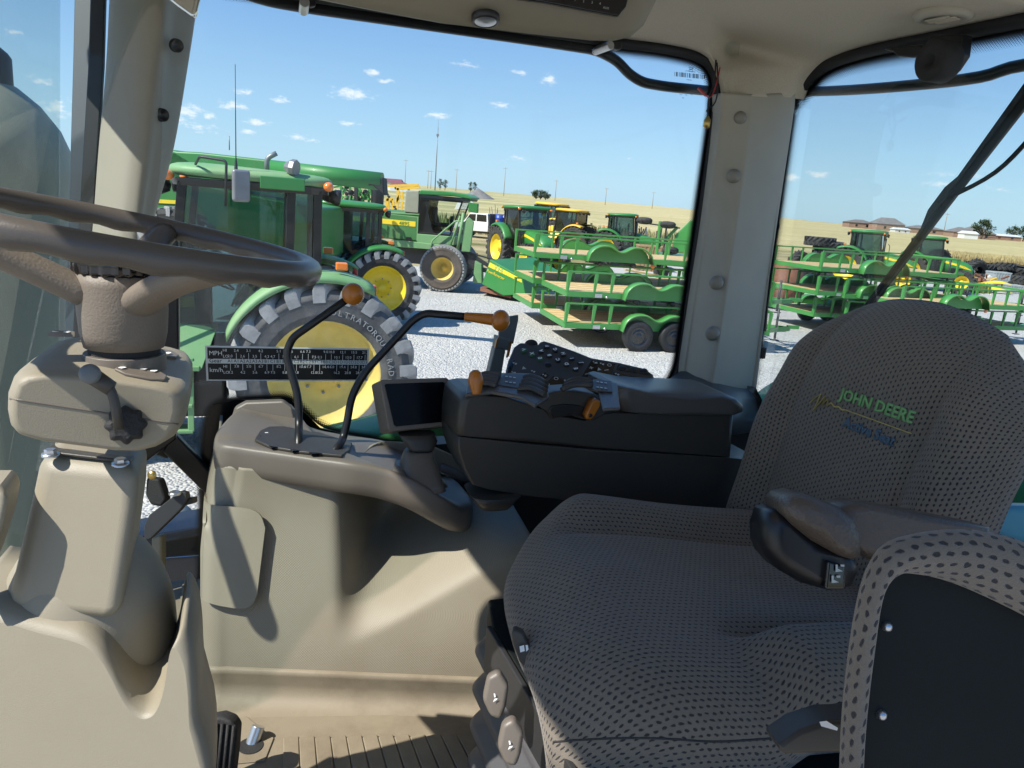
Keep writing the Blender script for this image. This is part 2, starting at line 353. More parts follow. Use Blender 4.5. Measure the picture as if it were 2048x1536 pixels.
def textured(name, base, cell, amt=.35):
    """moulded vinyl with a fine diamond grain, slightly soiled"""
    m = mat(name, base, .55); n, l = m.node_tree.nodes, m.node_tree.links; b = n['Principled BSDF']
    uv = n.new('ShaderNodeUVMap'); uv.uv_map = 'UVMap'
    mp = n.new('ShaderNodeMapping'); mp.inputs['Rotation'].default_value = (0, 0, rad(45)); mp.inputs['Scale'].default_value = (1/cell, 1/cell, 1); l.new(uv.outputs[0], mp.inputs[0])
    v = n.new('ShaderNodeTexVoronoi'); v.inputs['Randomness'].default_value = 0; v.inputs['Scale'].default_value = 1; l.new(mp.outputs[0], v.inputs['Vector'])
    mr = n.new('ShaderNodeMapRange'); l.new(v.outputs['Distance'], mr.inputs[0]); mr.inputs[1].default_value = .15; mr.inputs[2].default_value = .5
    x = n.new('ShaderNodeMix'); x.data_type = 'RGBA'; l.new(mr.outputs[0], x.inputs[0]); x.inputs[6].default_value = (*base, 1); x.inputs[7].default_value = (*[c*(1-amt) for c in base], 1)
    tc = n.new('ShaderNodeTexCoord'); z = n.new('ShaderNodeTexNoise'); z.inputs['Scale'].default_value = 5; z.inputs['Detail'].default_value = 6; l.new(tc.outputs['Object'], z.inputs['Vector'])
    r = n.new('ShaderNodeMapRange'); l.new(z.outputs[0], r.inputs[0]); r.inputs[1].default_value = .42; r.inputs[2].default_value = .75; r.inputs[4].default_value = .55
    x2 = n.new('ShaderNodeMix'); x2.data_type = 'RGBA'; l.new(r.outputs[0], x2.inputs[0]); l.new(x.outputs[2], x2.inputs[6]); x2.inputs[7].default_value = (base[0]*.66, base[1]*.58, base[2]*.5, 1); l.new(x2.outputs[2], b.inputs['Base Color'])
    bp = n.new('ShaderNodeBump'); bp.inputs['Strength'].default_value = .28; bp.inputs['Distance'].default_value = .0012; bp.invert = True; l.new(mr.outputs[0], bp.inputs['Height']); l.new(bp.outputs[0], b.inputs['Normal'])
    return m
textured('vinyl_grain', (.285, .255, .188), .0034, .16)
def dotted(name, cell):
    """black enamel printed on glass, breaking up into dots towards the clear side (v = 0 solid, 1 clear)"""
    m = bpy.data.materials.new(name); m.use_nodes = True; MATS[name] = m; n, l = m.node_tree.nodes, m.node_tree.links; b = n['Principled BSDF']
    b.inputs['Base Color'].default_value = (.004, .004, .005, 1); b.inputs['Roughness'].default_value = .3
    uv = n.new('ShaderNodeUVMap'); uv.uv_map = 'UVMap'; s = n.new('ShaderNodeSeparateXYZ'); l.new(uv.outputs[0], s.inputs[0])
    at = n.new('ShaderNodeAttribute'); at.attribute_name = 'fade'
    mp = n.new('ShaderNodeMapping'); mp.inputs['Rotation'].default_value = (0, 0, rad(45)); mp.inputs['Scale'].default_value = (1/cell, 1/cell, 1); l.new(uv.outputs[0], mp.inputs[0])
    v = n.new('ShaderNodeTexVoronoi'); v.inputs['Randomness'].default_value = 0; v.inputs['Scale'].default_value = 1; l.new(mp.outputs[0], v.inputs['Vector'])
    q = n.new('ShaderNodeMapRange'); l.new(at.outputs['Fac'], q.inputs[0]); q.inputs[3].default_value = .75; q.inputs[4].default_value = .18
    c = n.new('ShaderNodeMath'); c.operation = 'LESS_THAN'; l.new(v.outputs['Distance'], c.inputs[0]); l.new(q.outputs[0], c.inputs[1]); l.new(c.outputs[0], b.inputs['Alpha'])
    return m
dotted('frit_dots', .0042)
# ================================================================== our own cab
SW, RW, ZH, ZF = 1.85, 1.42, 3.405, 2.05         # side-window plane, rear-window plane, header height, floor height
base = V(.5, 1.0, ZF)
cab = thing('tractor_cab', base, 'cab shell of the tractor we stand in: beige pillars, fabric ceiling, big windows and floor', 'cab')
cab['label'] = 'beige tractor cab around the seat with fabric ceiling, pillars, large windows and ribbed floor'
def cabpart(b, name, m, **k): return b.build(name, MATS[m] if isinstance(m, str) else m, k.pop('parent', cab), world=True, **k)

# floor and ribbed mat
b = MB(); b.prism([V(-1.0, -.05, ZF-.04), V(1.45, -.05, ZF-.04), V(1.45, 1.85, ZF-.04), V(-1.0, 1.85, ZF-.04)], (0, 0, .036)); cabpart(b, 'floor', 'beige_dirty')
b = MB()
b.prism([OZ(388, 1480, ZF), OZ(392, 1440, ZF), OZ(960, 1430, ZF), V(.55, .55, ZF), V(-.1, .55, ZF)], (0, 0, .004))
cabpart(b, 'floor_mat', 'beige_dirty', bevel=.002)
b = MB()
for i in range(13):
    x = 582+i*31.5; p0 = OZ(x, 1478-(i*.5), ZF+.004); p1 = p0 - VS*.32 + VR*.004*(i-4)
    b.bar(p0+Vector((0, 0, .003)), p1+Vector((0, 0, .003)), .0262, .004)
cabpart(b, 'mat_ribs', 'beige_dirty', bevel=.0025)

# outer roof, sides that close the cab behind and below us
b = MB(); b.prism([V(-.60, -.12, 3.50), V(1.50, -.12, 3.50), V(1.50, 1.93, 3.50), V(-.60, 1.93, 3.50)], (0, 0, .16)); cabpart(b, 'roof', 'green', bevel=.05)
b = MB(); b.prism([V(.95, -.10, ZF), V(1.45, -.10, ZF), V(1.45, -.10, 2.62), V(.95, -.10, 2.62)], VS*.05); b.prism([V(.93, -.11, 2.6), V(1.0, -.11, 2.6), V(1.02, -.11, 3.5), V(.95, -.11, 3.5)], VS*.07)
b.prism([V(1.38, -.11, 2.6), V(1.45, -.11, 2.6), V(1.45, -.11, 3.5), V(1.38, -.11, 3.5)], VS*.07); cabpart(b, 'door_side_frame', 'pillar_trim', bevel=.01)
b = MB(); b.prism([V(1.44, -.1, ZF), V(1.44, 1.85, ZF), V(1.44, 1.85, 2.47), V(1.44, -.1, 2.47)], VR*.04); cabpart(b, 'rear_wall', 'charcoal')

b = MB(); b.prism([V(.40, 1.70, ZF), V(1.44, 1.70, ZF), V(1.44, 1.70, 2.46), V(.40, 1.70, 2.42)], VS*.06); cabpart(b, 'side_wall', 'charcoal')
# added bar out of view, shaped to cast the slanting shadow on the console
_back = sd.copy()
_a = OS(420, 985, 1.45)+_back*.78; _b = OS(604, 1330, 1.35)+_back*.78; _d = (_b-_a).normalized(); _n = _d.cross(_back).normalized()
b = MB(); w_ = .019; b.loft([[_a-_d*.30+_n*w_*.3, _a-_d*.30-_n*w_*.3, _a-_d*.30-_n*w_*.3+_back*.006, _a-_d*.30+_n*w_*.3+_back*.006]]+[[p+_n*k, p-_n*k, p-_n*k+_back*.006, p+_n*k+_back*.006] for p, k in [(_a, w_*1.0), (_a.lerp(_b, .4), w_*1.15)]+[(_b-_d*(.06*(1-t)), w_*1.15*math.sqrt(max(.02, 1-t*t))) for t in (0, .3, .6, .8, .93, 1)]], smooth=False)
shadow_bar = b
# ceiling fabric
b = MB(); zc = 3.452
b.prism([V(-.57, -.05, zc), V(1.46, -.05, zc), V(1.46, 1.90, zc), V(-.57, 1.90, zc)], (0, 0, .05))
cabpart(b, 'headliner', 'headliner')
# rolled edge of the ceiling along the side and rear windows and the flare that runs into the pillar
sidepts = [(1250, 73), (1330, 84), (1395, 98), (1428, 122), (1443, 160), (1448, 192)]
rearpts = [(2090, 12), (1900, 52), (1730, 88), (1650, 118), (1610, 155), (1589, 197)]
L_ = [OS(x, y, SW-.02) for x, y in sidepts]; R_ = [OR_(x, y, RW-.02) for x, y in rearpts]
mid = [OZ(1290, -160, zc), OZ(1385, -75, zc), OZ(1430, 10, zc-.004)]
mids = mid + [W(1470, 82, 2.01), W(1497, 135, 2.0), W(1506, 192, 1.985)]
rows = []
for i in range(6):
    l, m_, r_ = L_[i], mids[i], R_[i]
    lo = l+VS*.03+VR*.0+Vector((0, 0, .0)); ro = r_+VR*.03
    if i < 3: a = l*.5+m_*.5; a.z = zc-.012+(.0 if i else 0); c = r_*.5+m_*.5; c.z = zc-.012; l2 = l*.8+m_*.2; l2.z = zc-.026; c2 = r_*.8+m_*.2; c2.z = zc-.026
    else: a = l*.45+m_*.55+(VS*.012-VR*.012)*.6; l2 = l*.8+m_*.2-VR*.012; c = r_*.45+m_*.55+(VR*.012-VS*.012)*.6; c2 = r_*.8+m_*.2-VS*.012
    rows.append([lo, l, l2, a, m_, c, c2, r_, ro])
b = MB(); b.grid(patch(rows, 40, 60)); cabpart(b, 'pillar_flare', 'headliner', solid=.012, soff=-1)

# hard trim of the rear right pillar
def pil(y, xl, xc, xr, dl, dc, dr):
    l, c, r_ = OS(xl, y, SW-.045), W(xc, y+2, dc), OR_(xr, y, RW-.03)
    lw, rw = l+VS*.05, r_+VR*.05
    m1 = l*.55+c*.45-VR*.006; m2 = c*.92+l*.08; m3 = c*.9+r_*.1+VR*.003; m4 = c*.4+r_*.6-VS*.006
    return [lw, l+VS*.012-VR*.003, l, m1, m2, m3, m4, r_, r_+VR*.004+VS*.01, r_+VS*.05]
rows = [pil(186, 1446, 1505, 1589, 0, 1.985, 0), pil(240, 1444, 1500, 1583, 0, 1.985, 0), pil(420, 1421, 1476, 1556, 0, 1.99, 0), pil(600, 1394, 1449, 1530, 0, 1.995, 0), pil(790, 1366, 1420, 1503, 0, 2.0, 0)]
b = MB(); b.grid(patch(rows, 30, 50)); ptrim = cabpart(b, 'pillar_trim', 'pillar_trim', solid=.015, soff=-1)
for (x, y) in ((1479, 236), (1467, 352), (1432, 566), (1424, 668)):
    o_ = W(x, y, 1.985); ax = (-VR*.6-VS*.75).normalized()
    b = MB(); b.lathe([(0, .012), (.009, .0115), (.014, .008), (.0165, .002), (.018, -.001), (.018, -.02)], o_, ax, 28); b.build('screw_cap', MATS['cap'], ptrim, world=True)
# lower corner filler below the pillar
b = MB(); b.prism([OS(1390, 745, SW-.06), OS(1345, 800, SW-.06), OS(1330, 900, SW-.06), OR_(1505, 900, RW-.04), OR_(1515, 795, RW-.04), OR_(1503, 772, RW-.04)], -VS*.02+Vector((0,0,.0)))
b.loft([[OS(1368, 742, SW-.02), W(1422, 770, 1.99), OR_(1506, 776, RW-.01)], [OS(1325, 772, SW-.02), W(1410, 800, 1.90), OR_(1520, 800, RW-.01)], [OS(1290, 860, SW-.0), W(1400, 880, 1.85), OR_(1530, 860, RW-.01)]], cap=False, close=False)
cabpart(b, 'corner_cover', 'charcoal_top', solid=.006)

# window seals: swept rubber profile round each opening
def seal(path, w, n_in, name, band=None, depth=.02, parent=cab, nrm=VS):
    b = MB(); secs = []
    for i, p in enumerate(path):
        t = (path[min(i+1, len(path)-1)]-path[max(i-1, 0)]).normalized(); inn = nrm.cross(t).normalized()*n_in
        secs.append([p, p+inn*w*.3-nrm*depth*.8, p+inn*w*.75-nrm*depth*.6, p+inn*w, p+inn*w+nrm*.008, p+nrm*.008])
    b.loft(secs, True, True); cabpart(b, name, 'seal', parent=parent)
    if band:
        bm = MB(); rows = []
        for i, p in enumerate(path):
            t = (path[min(i+1, len(path)-1)]-path[max(i-1, 0)]).normalized(); inn = nrm.cross(t).normalized()*n_in
            rows.append([p+inn*(w*.15 if k == 0 else w+band*(k-1)/5)+nrm*.0125 for k in range(7)])
        bm.grid(rows); o = cabpart(bm, 'frit_band', 'frit_dots', parent=parent)
        at = o.data.attributes.new('fade', 'FLOAT', 'POINT')
        # fade runs across the band
        for v in o.data.vertices: at.data[v.index].value = 0
        k = 0
        for i in range(len(path)):
            for j in range(7): at.data[k].value = max(0, j-1)/5; k += 1
zb = 2.50
sp = [OS(x, y, SW) for x, y in ((1372, 742), (1395, 580), (1420, 400), (1440, 250))]
side = round_path([V(.40, SW, zb-.03), V(1.19, SW, zb-.03), V(1.195, SW, 3.0)], .14, 10) + smooth_path([OS(x, y, SW) for x, y in ((1443, 215), (1444, 175), (1434, 135), (1405, 106), (1340, 88), (1250, 76))], 24) + [V(.4, SW, 3.405), V(-.25, SW, 3.405)]
seal(side, .024, -1, 'side_window_seal', .020, depth=.010)
rp = [OR_(1480, 800, RW), OR_(1537, 420, RW), OR_(1562, 240, RW)] + smooth_path([OR_(x, y, RW) for x, y in ((1572, 196), (1583, 185), (1610, 156), (1650, 120), (1730, 90), (1900, 54), (2090, 14))], 30) + [V(RW, .7, 3.424), V(RW, .05, 3.424)]
seal(rp, .030, 1, 'rear_window_seal', .030, nrm=VR)
# panes
b = MB(); b.prism([V(-.9, SW+.014, 2.1), V(1.24, SW+.014, 2.1), V(1.24, SW+.014, 3.45), V(-.7, SW+.014, 3.45)], VS*.005); cabpart(b, 'side_window', 'cab_glass')
b = MB(); b.prism([V(RW+.014, 0, 2.46), V(RW+.014, 1.86, 2.46), V(RW+.014, 1.86, 3.46), V(RW+.014, 0, 3.46)], VR*.005); cabpart(b, 'rear_window', 'screen_glass')
# solid black enamel around the foot of the side window, with its dotted edge
fp = [(404, 1250), (405, 960), (413, 850), (425, 810), (470, 800), (575, 795), (600, 815), (640, 855), (690, 868), (760, 880), (860, 905), (930, 930), (930, 1100), (404, 1330)]
b = MB(); b.poly([OS(x, y, SW+.008) for x, y in fp]); cabpart(b, 'window_enamel', 'frit', solid=.002)
ed = [OS(x, y, SW+.008) for x, y in fp[:12]]
ed = round_path(ed, .04, 6)
bm = MB(); rows = []
for i, p in enumerate(ed):
    t = (ed[min(i+1, len(ed)-1)]-ed[max(i-1, 0)]).normalized(); inn = VS.cross(t).normalized()*-1
    rows.append([p+inn*.018*(k/6)+VS*.001 for k in range(7)])
bm.grid(rows); o = cabpart(bm, 'frit_band', 'frit_dots'); at = o.data.attributes.new('fade', 'FLOAT', 'POINT')
for k in range(len(o.data.vertices)): at.data[k].value = (k % 7)/6

# front right pillar between side window and windscreen
def fp_row(y, xl, xc, xr, xs):
    l = W(xl, y, 1.60); c = W(xc, y, 1.585); r_ = W(xr, y, 1.68)
    return [l+VS*.06, l+VS*.01, W(xl+6, y, 1.59), W((xl+xc)/2, y, 1.575), W(xc-14, y, 1.572), W(xc+14, y, 1.585), W((xc+xr)/2, y, 1.63), r_, r_+VS*.015-VR*.003, r_+VS*.05-VR*.01]
rows = [fp_row(-60, 221, 325, 403, 0), fp_row(130, 211, 300, 374, 0), fp_row(300, 196, 283, 345, 0), fp_row(480, 182, 262, 300, 0), fp_row(700, 160, 235, 285, 0), fp_row(1000, 140, 190, 255, 0)]
b = MB(); b.grid(patch(rows, 36, 44)); fpil = cabpart(b, 'front_pillar_trim', 'beige_pillar', solid=.01, soff=-1)
for x, y in ((353, 91), (324, 230)):
    o_ = W(x, y, 1.622); ax = (W(x, y, 1.0)-W(x, y, 2.0)).normalized()
    ax = (ax+VR*.55).normalized()
    b = MB(); b.lathe([(0, .001), (.0088, .001), (.0112, .0035), (.0135, .004), (.0140, -.006)], o_+ax*.001, ax, 24); b.build('screw_hole', MATS['black_plastic'], fpil, world=True)
# windscreen edge: black enamel, rubber and the grey-blue outer post
b = MB(); b.prism([W(211, -60, 1.62), W(182, -60, 1.62), W(176, 130, 1.62), W(158, 430, 1.62), W(140, 760, 1.62), W(110, 1100, 1.62), W(145, 1100, 1.62), W(172, 760, 1.62), W(188, 430, 1.62), W(206, 130, 1.62)], VS*.03); cabpart(b, 'windscreen_seal', 'seal', bevel=.004)
b = MB(); b.prism([W(188, -60, 1.66), W(150, -60, 1.66), W(146, 120, 1.66), W(137, 430, 1.66), W(125, 760, 1.66), W(100, 1100, 1.66), W(135, 1100, 1.66), W(160, 760, 1.66), W(176, 430, 1.66), W(184, 130, 1.66)], VS*.03); cabpart(b, 'windscreen_enamel', 'enamel_grey', bevel=.003)
b = MB(); p0 = V(-.40, 1.86, 2.05); p1 = V(-.32, 1.86, 3.5); b.prism([p0, p1, V(-.62, 1.12, 3.5), V(-.92, 1.12, 2.05)], VS*.004-VR*.003); cabpart(b, 'windscreen', 'screen_glass')
# door sill framing seen under the column: dark lower frame with a slanting brace
b = MB(); b.prism([OS(345, 862, SW-.03), OS(422, 945, SW-.03), OS(422, 1000, SW-.03), OS(325, 905, SW-.03)], VS*.03)
b.prism([OS(300, 840, SW-.02), OS(352, 862, SW-.02), OS(335, 920, SW-.02), OS(285, 900, SW-.02)], VS*.02)
b.prism([OS(300, 470, SW-.06), OS(357, 480, SW-.06), OS(358, 690, SW-.06), OS(352, 880, SW-.06), OS(285, 930, SW-.06), OS(280, 700, SW-.06)], VS*.04)
cabpart(b, 'lower_frame', 'black_plastic', bevel=.006)
b = MB(); b.prism([OS(300, 480, SW-.08), OS(272, 455, SW-.08), OS(268, 495, SW-.08), OS(290, 498, SW-.08)], VS*.02); cabpart(b, 'latch_plate', 'white_paint', bevel=.004)

cabpart(shadow_bar, 'shadow_caster', 'black_plastic')  # unseen bar, added only for the shadow it throws
# ceiling vent
c = OZ(1887, 27, 3.424); vent = None
b = MB(); b.lathe([(.052, .006), (.056, -.004), (.050, -.011), (.038, -.013), (.034, -.006), (0, -.006)], c, (0, 0, 1), 40); vent = cabpart(b, 'ceiling_vent', 'pillar_trim')
b = MB()
for k in (-1, 0, 1): b.bar(c+V(0, 0, -.012)+VR*(.014*k)-VS*.031*(1-.15*abs(k)), c+V(0, 0, -.012)+VR*(.014*k)+VS*.031*(1-.15*abs(k)), .0095, .003)
b.build('vent_louvre', MATS['headliner'], vent, world=True, bevel=.001)

# ------------------------------------------------------------------ roof console with radio and lamp
rc = thing('roof_console', OS(1000, 0, 1.45), 'beige overhead console with black radio panel and small dome lamp', 'console')
ol = [(470, -75), (560, -30), (640, -4), (760, 20), (905, 47), (1060, 66), (1180, 79), (1225, 80), (1260, 72), (1285, 50), (1303, 15), (1316, -25), (1328, -80)]
b = MB(); P0 = [OS(x, y, 1.50) for x, y in ol]; zz_ = 3.46
P0[0].z = P0[-1].z = zz_
secs = []
for k, (ds, up) in enumerate(((0.0, .0), (-.012, .012), (-.03, .045), (-.06, .12), (-.4, .2))):
    secs.append([Vector((p.x, p.y, min(p.z+up*(1 if p.z < zz_-.004 else 0), zz_)))+VS*ds for p in P0])
back = [Vector((p.x, p.y, min(p.z+.02, zz_)))+VS*.10 for p in P0]
b.loft([back]+secs, cap=False, close=False)
b.build('console_body', MATS['beige'], rc, world=True, solid=.004, soff=0)
b = MB(); b.prism([OS(1030, -60, 1.455), OS(1032, 1, 1.455), OS(1085, 8, 1.455), OS(1232, 36, 1.455), OS(1247, 16, 1.455), OS(1262, -40, 1.455)], -VS*.012); rd = b.build('radio', MATS['black_gloss'], rc, world=True, bevel=.003)
b = MB()
for x, t in ((1150, '1'), (1167, '2'), (1184, '3'), (1200, '4')):
    o_ = OS(x, (x-1150)*.15+2, 1.442); M = Matrix.Translation(o_) @ Matrix((VR, Vector((0, 0, 1)), -VS)).transposed().to_4x4(); b.text(t, .006, M, 0, 1, 'CENTER')
o_ = OS(1212, 18, 1.442); M = Matrix.Translation(o_) @ Matrix((VR, Vector((0, 0, 1)), -VS)).transposed().to_4x4(); b.text('AUX', .006, M, 0, 1, 'CENTER')
b.build('radio_lettering', MATS['grey_ink'], rd, world=True)
o_ = OS(971, 42, 1.475); ax = (-VS*.25-Vector((0, 0, 1))*.95).normalized()
b = MB(); b.lathe([(.026, -.01), (.026, .001), (.022, .003), (.020, .002)], o_, ax, 30); lb = b.build('dome_lamp', MATS['black_plastic'], rc, world=True)
b = MB(); b.lathe([(.020, .002), (.015, .004), (.010, .0045), (.005, .006), (0, .006)], o_, ax, 30); b.build('lamp_lens', MATS['steel'], lb, world=True)

# inside mirror at the top of the front pillar
mir = thing('interior_mirror', W(365, 0, 1.4), 'small chrome-edged interior mirror hanging at the top of the front pillar', 'mirror')
mo = [(320, -60), (335, -4), (352, 10), (380, 30), (388, 33), (393, 20), (399, -10), (402, -60)]
b = MB(); b.prism([W(x, y, 1.40) for x, y in mo], CF*.012); b.build('mirror_frame', MATS['chrome'], mir, world=True, bevel=.004)
mo2 = [(330, -60), (345, -5), (382, 24), (386, 10), (392, -20), (394, -60)]
b = MB(); b.prism([W(x, y, 1.397) for x, y in mo2], CF*.003); b.build('mirror_glass', MATS['chrome'], mir, world=True)

# ------------------------------------------------------------------ outside rails, latches, wiper, motor, gas strut, wires
gr = thing('roof_handrail', V(.9, 1.98, 3.2), 'long black outside handrail running along the roof edge beyond both windows', 'handrail')
pts = [OS(430, -40, 1.96), OS(520, -2, 1.96), OS(610, 14, 1.96), OS(900, 56, 1.96), OS(1080, 82, 1.96), OS(1195, 100, 1.96), OS(1235, 122, 1.97), OS(1258, 148, 1.98), OS(1285, 165, 1.98), OS(1330, 173, 1.98), OS(1410, 181, 1.98)]
b = MB(); b.tube(round_path(pts, .07, 6), .0135, 14); b.build('side_rail', MATS['black_plastic'], gr, world=True)
pts = [OR_(1560, 185, 1.56), OR_(1700, 180, 1.56), OR_(1850, 168, 1.56), OR_(1960, 154, 1.56), OR_(2120, 122, 1.56), V(1.56, .55, 3.29), V(1.56, -.05, 3.29)]
b = MB(); b.tube(smooth_path([OS(1410, 181, 1.98), OR_(1520, 186, 1.62)]+pts, 40), .0135, 14); b.build('rear_rail', MATS['black_plastic'], gr, world=True)
for i, (a, c_, k_) in enumerate((((1190, 102), (1222, 90), (1236, 92)), ((607, 22), (609, 4), (610, -10)))):
    la = thing('window_latch', OS(*c_, SW-.03), ['steel window latch with black knob at the top corner of the side window', 'steel window latch above the long rail, far left top of the side window'][i], 'latch', 'latches of the side window')
    b = MB(); b.tube([OS(*a, SW+.02), OS(*c_, SW-.04)], .0105, 16); b.build('latch_barrel', MATS['steel'], la, world=True, bevel=.001)
    b = MB(); b.prism([OS(x+c_[0], y+c_[1], SW-.03) for x, y in ((0, -4), (20, -6), (24, 0), (22, 8), (12, 10), (4, 4))], VS*.02); b.build('latch_knob', MATS['black_plastic'], la, world=True, bevel=.003)
wi = thing('hanging_wires', OS(1415, 130, SW-.03), 'loose black and red wires with a brass plug hanging beside the window seal', 'wires')
b = MB(); b.tube(smooth_path([OS(1432, 120, SW-.03), OS(1428, 165, SW-.035), OS(1417, 200, SW-.04), OS(1416, 230, SW-.04)], 12), .0022, 8)
b.tube(smooth_path([OS(1434, 125, SW-.03), OS(1436, 170, SW-.035), OS(1430, 205, SW-.04), OS(1412, 222, SW-.04)], 12), .0018, 8)
b.tube([OS(1415, 262, SW-.04), OS(1415, 240, SW-.04)], [.001, .0022], 8); b.build('wire', MATS['rubber'], wi, world=True)
b = MB(); b.tube(smooth_path([OS(1440, 135, SW-.03), OS(1432, 170, SW-.035), OS(1420, 195, SW-.04), OS(1400, 180, SW-.04)], 14), .0016, 8); b.bar(OS(1396, 176, SW-.04), OS(1412, 192, SW-.04), .007, .004); b.build('red_wire', MATS['wire_red'], wi, world=True)
b = MB(); p = OS(1414, 246, SW-.04); b.lathe([(0, -.014), (.004, -.013), (.0085, -.011), (.009, .008), (.006, .011), (.004, .016), (0, .017)], p, (0, 0, 1), 14); b.build('plug', MATS['brass'], wi, world=True)

wp = thing('rear_wiper', OR_(1880, 110, RW), 'black rear wiper with round motor housing and arm slanting across the rear window', 'wiper')
o_ = OR_(1866, 120, RW-.10); b = MB(); b.lathe([(0, -.002), (.009, -.002), (.011, .006), (.036, .010), (.041, .004), (.041, -.035), (.034, -.045)], o_, -VR, 36)
wm = b.build('wiper_motor', MATS['rubber'], wp, world=True)
b = MB(); b.prism([OR_(x, y, RW-.055) for x, y in ((1860, 70), (1925, 68), (1920, 110), (1900, 140), (1870, 152), (1845, 140), (1842, 100))], VR*.03)
b.prism([OR_(x, y, RW-.03) for x, y in ((1765, 98), (1840, 88), (1850, 108), (1825, 116), (1795, 113), (1785, 104))], VR*.01); b.build('motor_bracket', MATS['black_plastic'], wp, world=True, bevel=.004)
A0, A1 = OR_(1735, 615, RW+.05), OR_(2075, 165, RW+.05); dr = (A1-A0).normalized(); pr = dr.cross(VR).normalized()
b = MB(); b.prism([A0-pr*.002, A0+pr*.009, A1+pr*.026, A1-pr*.012], VR*.008); b.bar(A0+pr*.006-VR*.004, A1+pr*.01-VR*.004, .004, .006)
b.prism([A0+dr*.23+pr*.016, A0+dr*.27+pr*.030, A0+dr*.33+pr*.030, A0+dr*.37+pr*.018], VR*.012)
b.build('wiper_arm', MATS['dark_metal'], wp, world=True, bevel=.001)
b = MB(); b.tube(smooth_path([A0+dr*.30+pr*.016, OR_(1990, 345, RW+.06), OR_(2080, 255, RW+.06)], 10), .005, 8); b.build('hose_arm', MATS['rubber'], wp, world=True)
b = MB(); b.tube(smooth_path([A0+VR*.01, A1+VR*.01], 6), .004, 6); b.build('wiper_blade', MATS['rubber'], wp, world=True)

gs = thing('gas_strut', OR_(1525, 650, RW+.02), 'slim black gas strut standing upright just outside the rear pillar', 'strut')
b = MB(); b.tube([OR_(1552, 440, RW+.03), OR_(1530, 610, RW+.03), OR_(1526, 662, RW+.03)], .0095, 14); b.build('strut_tube', MATS['black_plastic'], gs, world=True, bevel=.001)
b = MB(); b.tube([OR_(1526, 660, RW+.03), OR_(1524, 700, RW+.03)], .0035, 10); b.build('strut_rod', MATS['steel'], gs, world=True)
b = MB(); b.tube([OR_(1524, 695, RW+.03), OR_(1521, 716, RW+.03)], .0135, 14); b.build('strut_end', MATS['rubber'], gs, world=True, bevel=.002); b = MB(); b.lathe([(0, .01), (.013, .008), (.016, 0), (.013, -.008), (0, -.01)], OR_(1549, 452, RW+.02), -VR, 16); b.build('strut_end', MATS['rubber'], gs, world=True)

# ------------------------------------------------------------------ stamp etched in the glass
st = thing('glass_stamp', OS(1380, 165, SW+.012), 'small dark maker stamp with leaping deer and barcode etched in the window corner', 'stamp')
def OSM(x, y, s, ang=0, flip=False):
    X = VR*math.cos(ang)+Vector((0, 0, 1))*math.sin(ang); Z_ = -VS; Y_ = Z_.cross(X)
    return Matrix.Translation(OS(x, y, s)) @ Matrix((X, Y_, Z_)).transposed().to_4x4()
b = MB(); rng = random.Random(3); x = 1349
ss = SW+.011
while x < 1410:
    w = rng.choice((.7, 1.1, 1.8)); y = 148+(x-1349)*.1; b.poly([OS(x, y-4.5, ss), OS(x+w, y-4.5, ss), OS(x+w, y+4.5, ss), OS(x, y+4.5, ss)]); x += w+rng.choice((.9, 1.4, 2.2))
b.text("JOHN DEERE", .0048, OSM(1381, 144, ss), 0, 1.1, "CENTER")
for (x, y, t) in ((1378, 161, 'R076198'), (1362, 190, 'DOT'), (1372, 191, 'M42'), (1383, 190, 'AS2'), (1366, 197, '43R')): b.text(t, .004, OSM(x, y, ss), 0, 1, 'CENTER')
c = OS(1382, 139, ss)
def ring(b, pts, w, z=0):
    n = len(pts)
    cen = sum(pts, Vector())/n
    for i in range(n): p, q = pts[i], pts[(i+1) % n]; b.poly([p, q, q+(cen-q).normalized()*w, p+(cen-p).normalized()*w])
for k in range(16):
    a, a2 = 2*math.pi*k/16, 2*math.pi*(k+1)/16
    f = lambda q, r_: c+VR*(r_*max(-.85, min(.85, 1.1*math.cos(q))))+Vector((0, 0, r_*max(-.85, min(.85, 1.1*math.sin(q)))))
    b.poly([f(a, .0068), f(a2, .0068), f(a2, .0056), f(a, .0056)])
deer = [(-.8, -.1), (-.3, .25), (.1, .2), (.35, .5), (.3, .75), (.5, .6), (.75, .5), (.55, .3), (.45, 0), (.8, -.3), (.35, -.15), (0, -.05), (-.3, -.35), (-.7, -.5), (-.45, -.2)]
b.build('stamp_print', MATS['black_ink'], st, world=True); b = MB(); b.poly([c+VR*(x*.0055)+Vector((0, 0, y*.0055)) for x, y in deer]); b.build('deer_mark', MATS['black_ink'], st, world=True)

# ------------------------------------------------------------------ speed chart sticker on the window
stk = thing('speed_chart_sticker', OS(573, 725, SW-.004), 'black and silver MPH and km/h gear speed chart sticker on the side window', 'sticker')
TL, TR, BL, BR = OS(410, 691, SW), OS(738, 697, SW), OS(413, 761, SW), OS(735, 761, SW)
def SB(u, v, k=0):   # u 0..1 along, v 0..1 down, k metres towards us
    a = TL.lerp(TR, u); c_ = BL.lerp(BR, u); return a.lerp(c_, v)-VS*(.002+k)
def quad(b, u0, v0, u1, v1, k): b.poly([SB(u0, v0, k), SB(u1, v0, k), SB(u1, v1, k), SB(u0, v1, k)])
b = MB(); b.prism([SB(0, 0), SB(1, 0), SB(1, 1), SB(0, 1)], VS*.0015); b.build('sticker_sheet', MATS['silver_vinyl'], stk, world=True)
b = MB(); quad(b, .012, .045, .988, .365, .0008); quad(b, .012, .50, .988, .965, .0008); b.build('black_fields', MATS['black_ink'], stk, world=True)
bw, bk = MB(), MB(); wx = (TR-TL).length; hy = (BL-TL).length
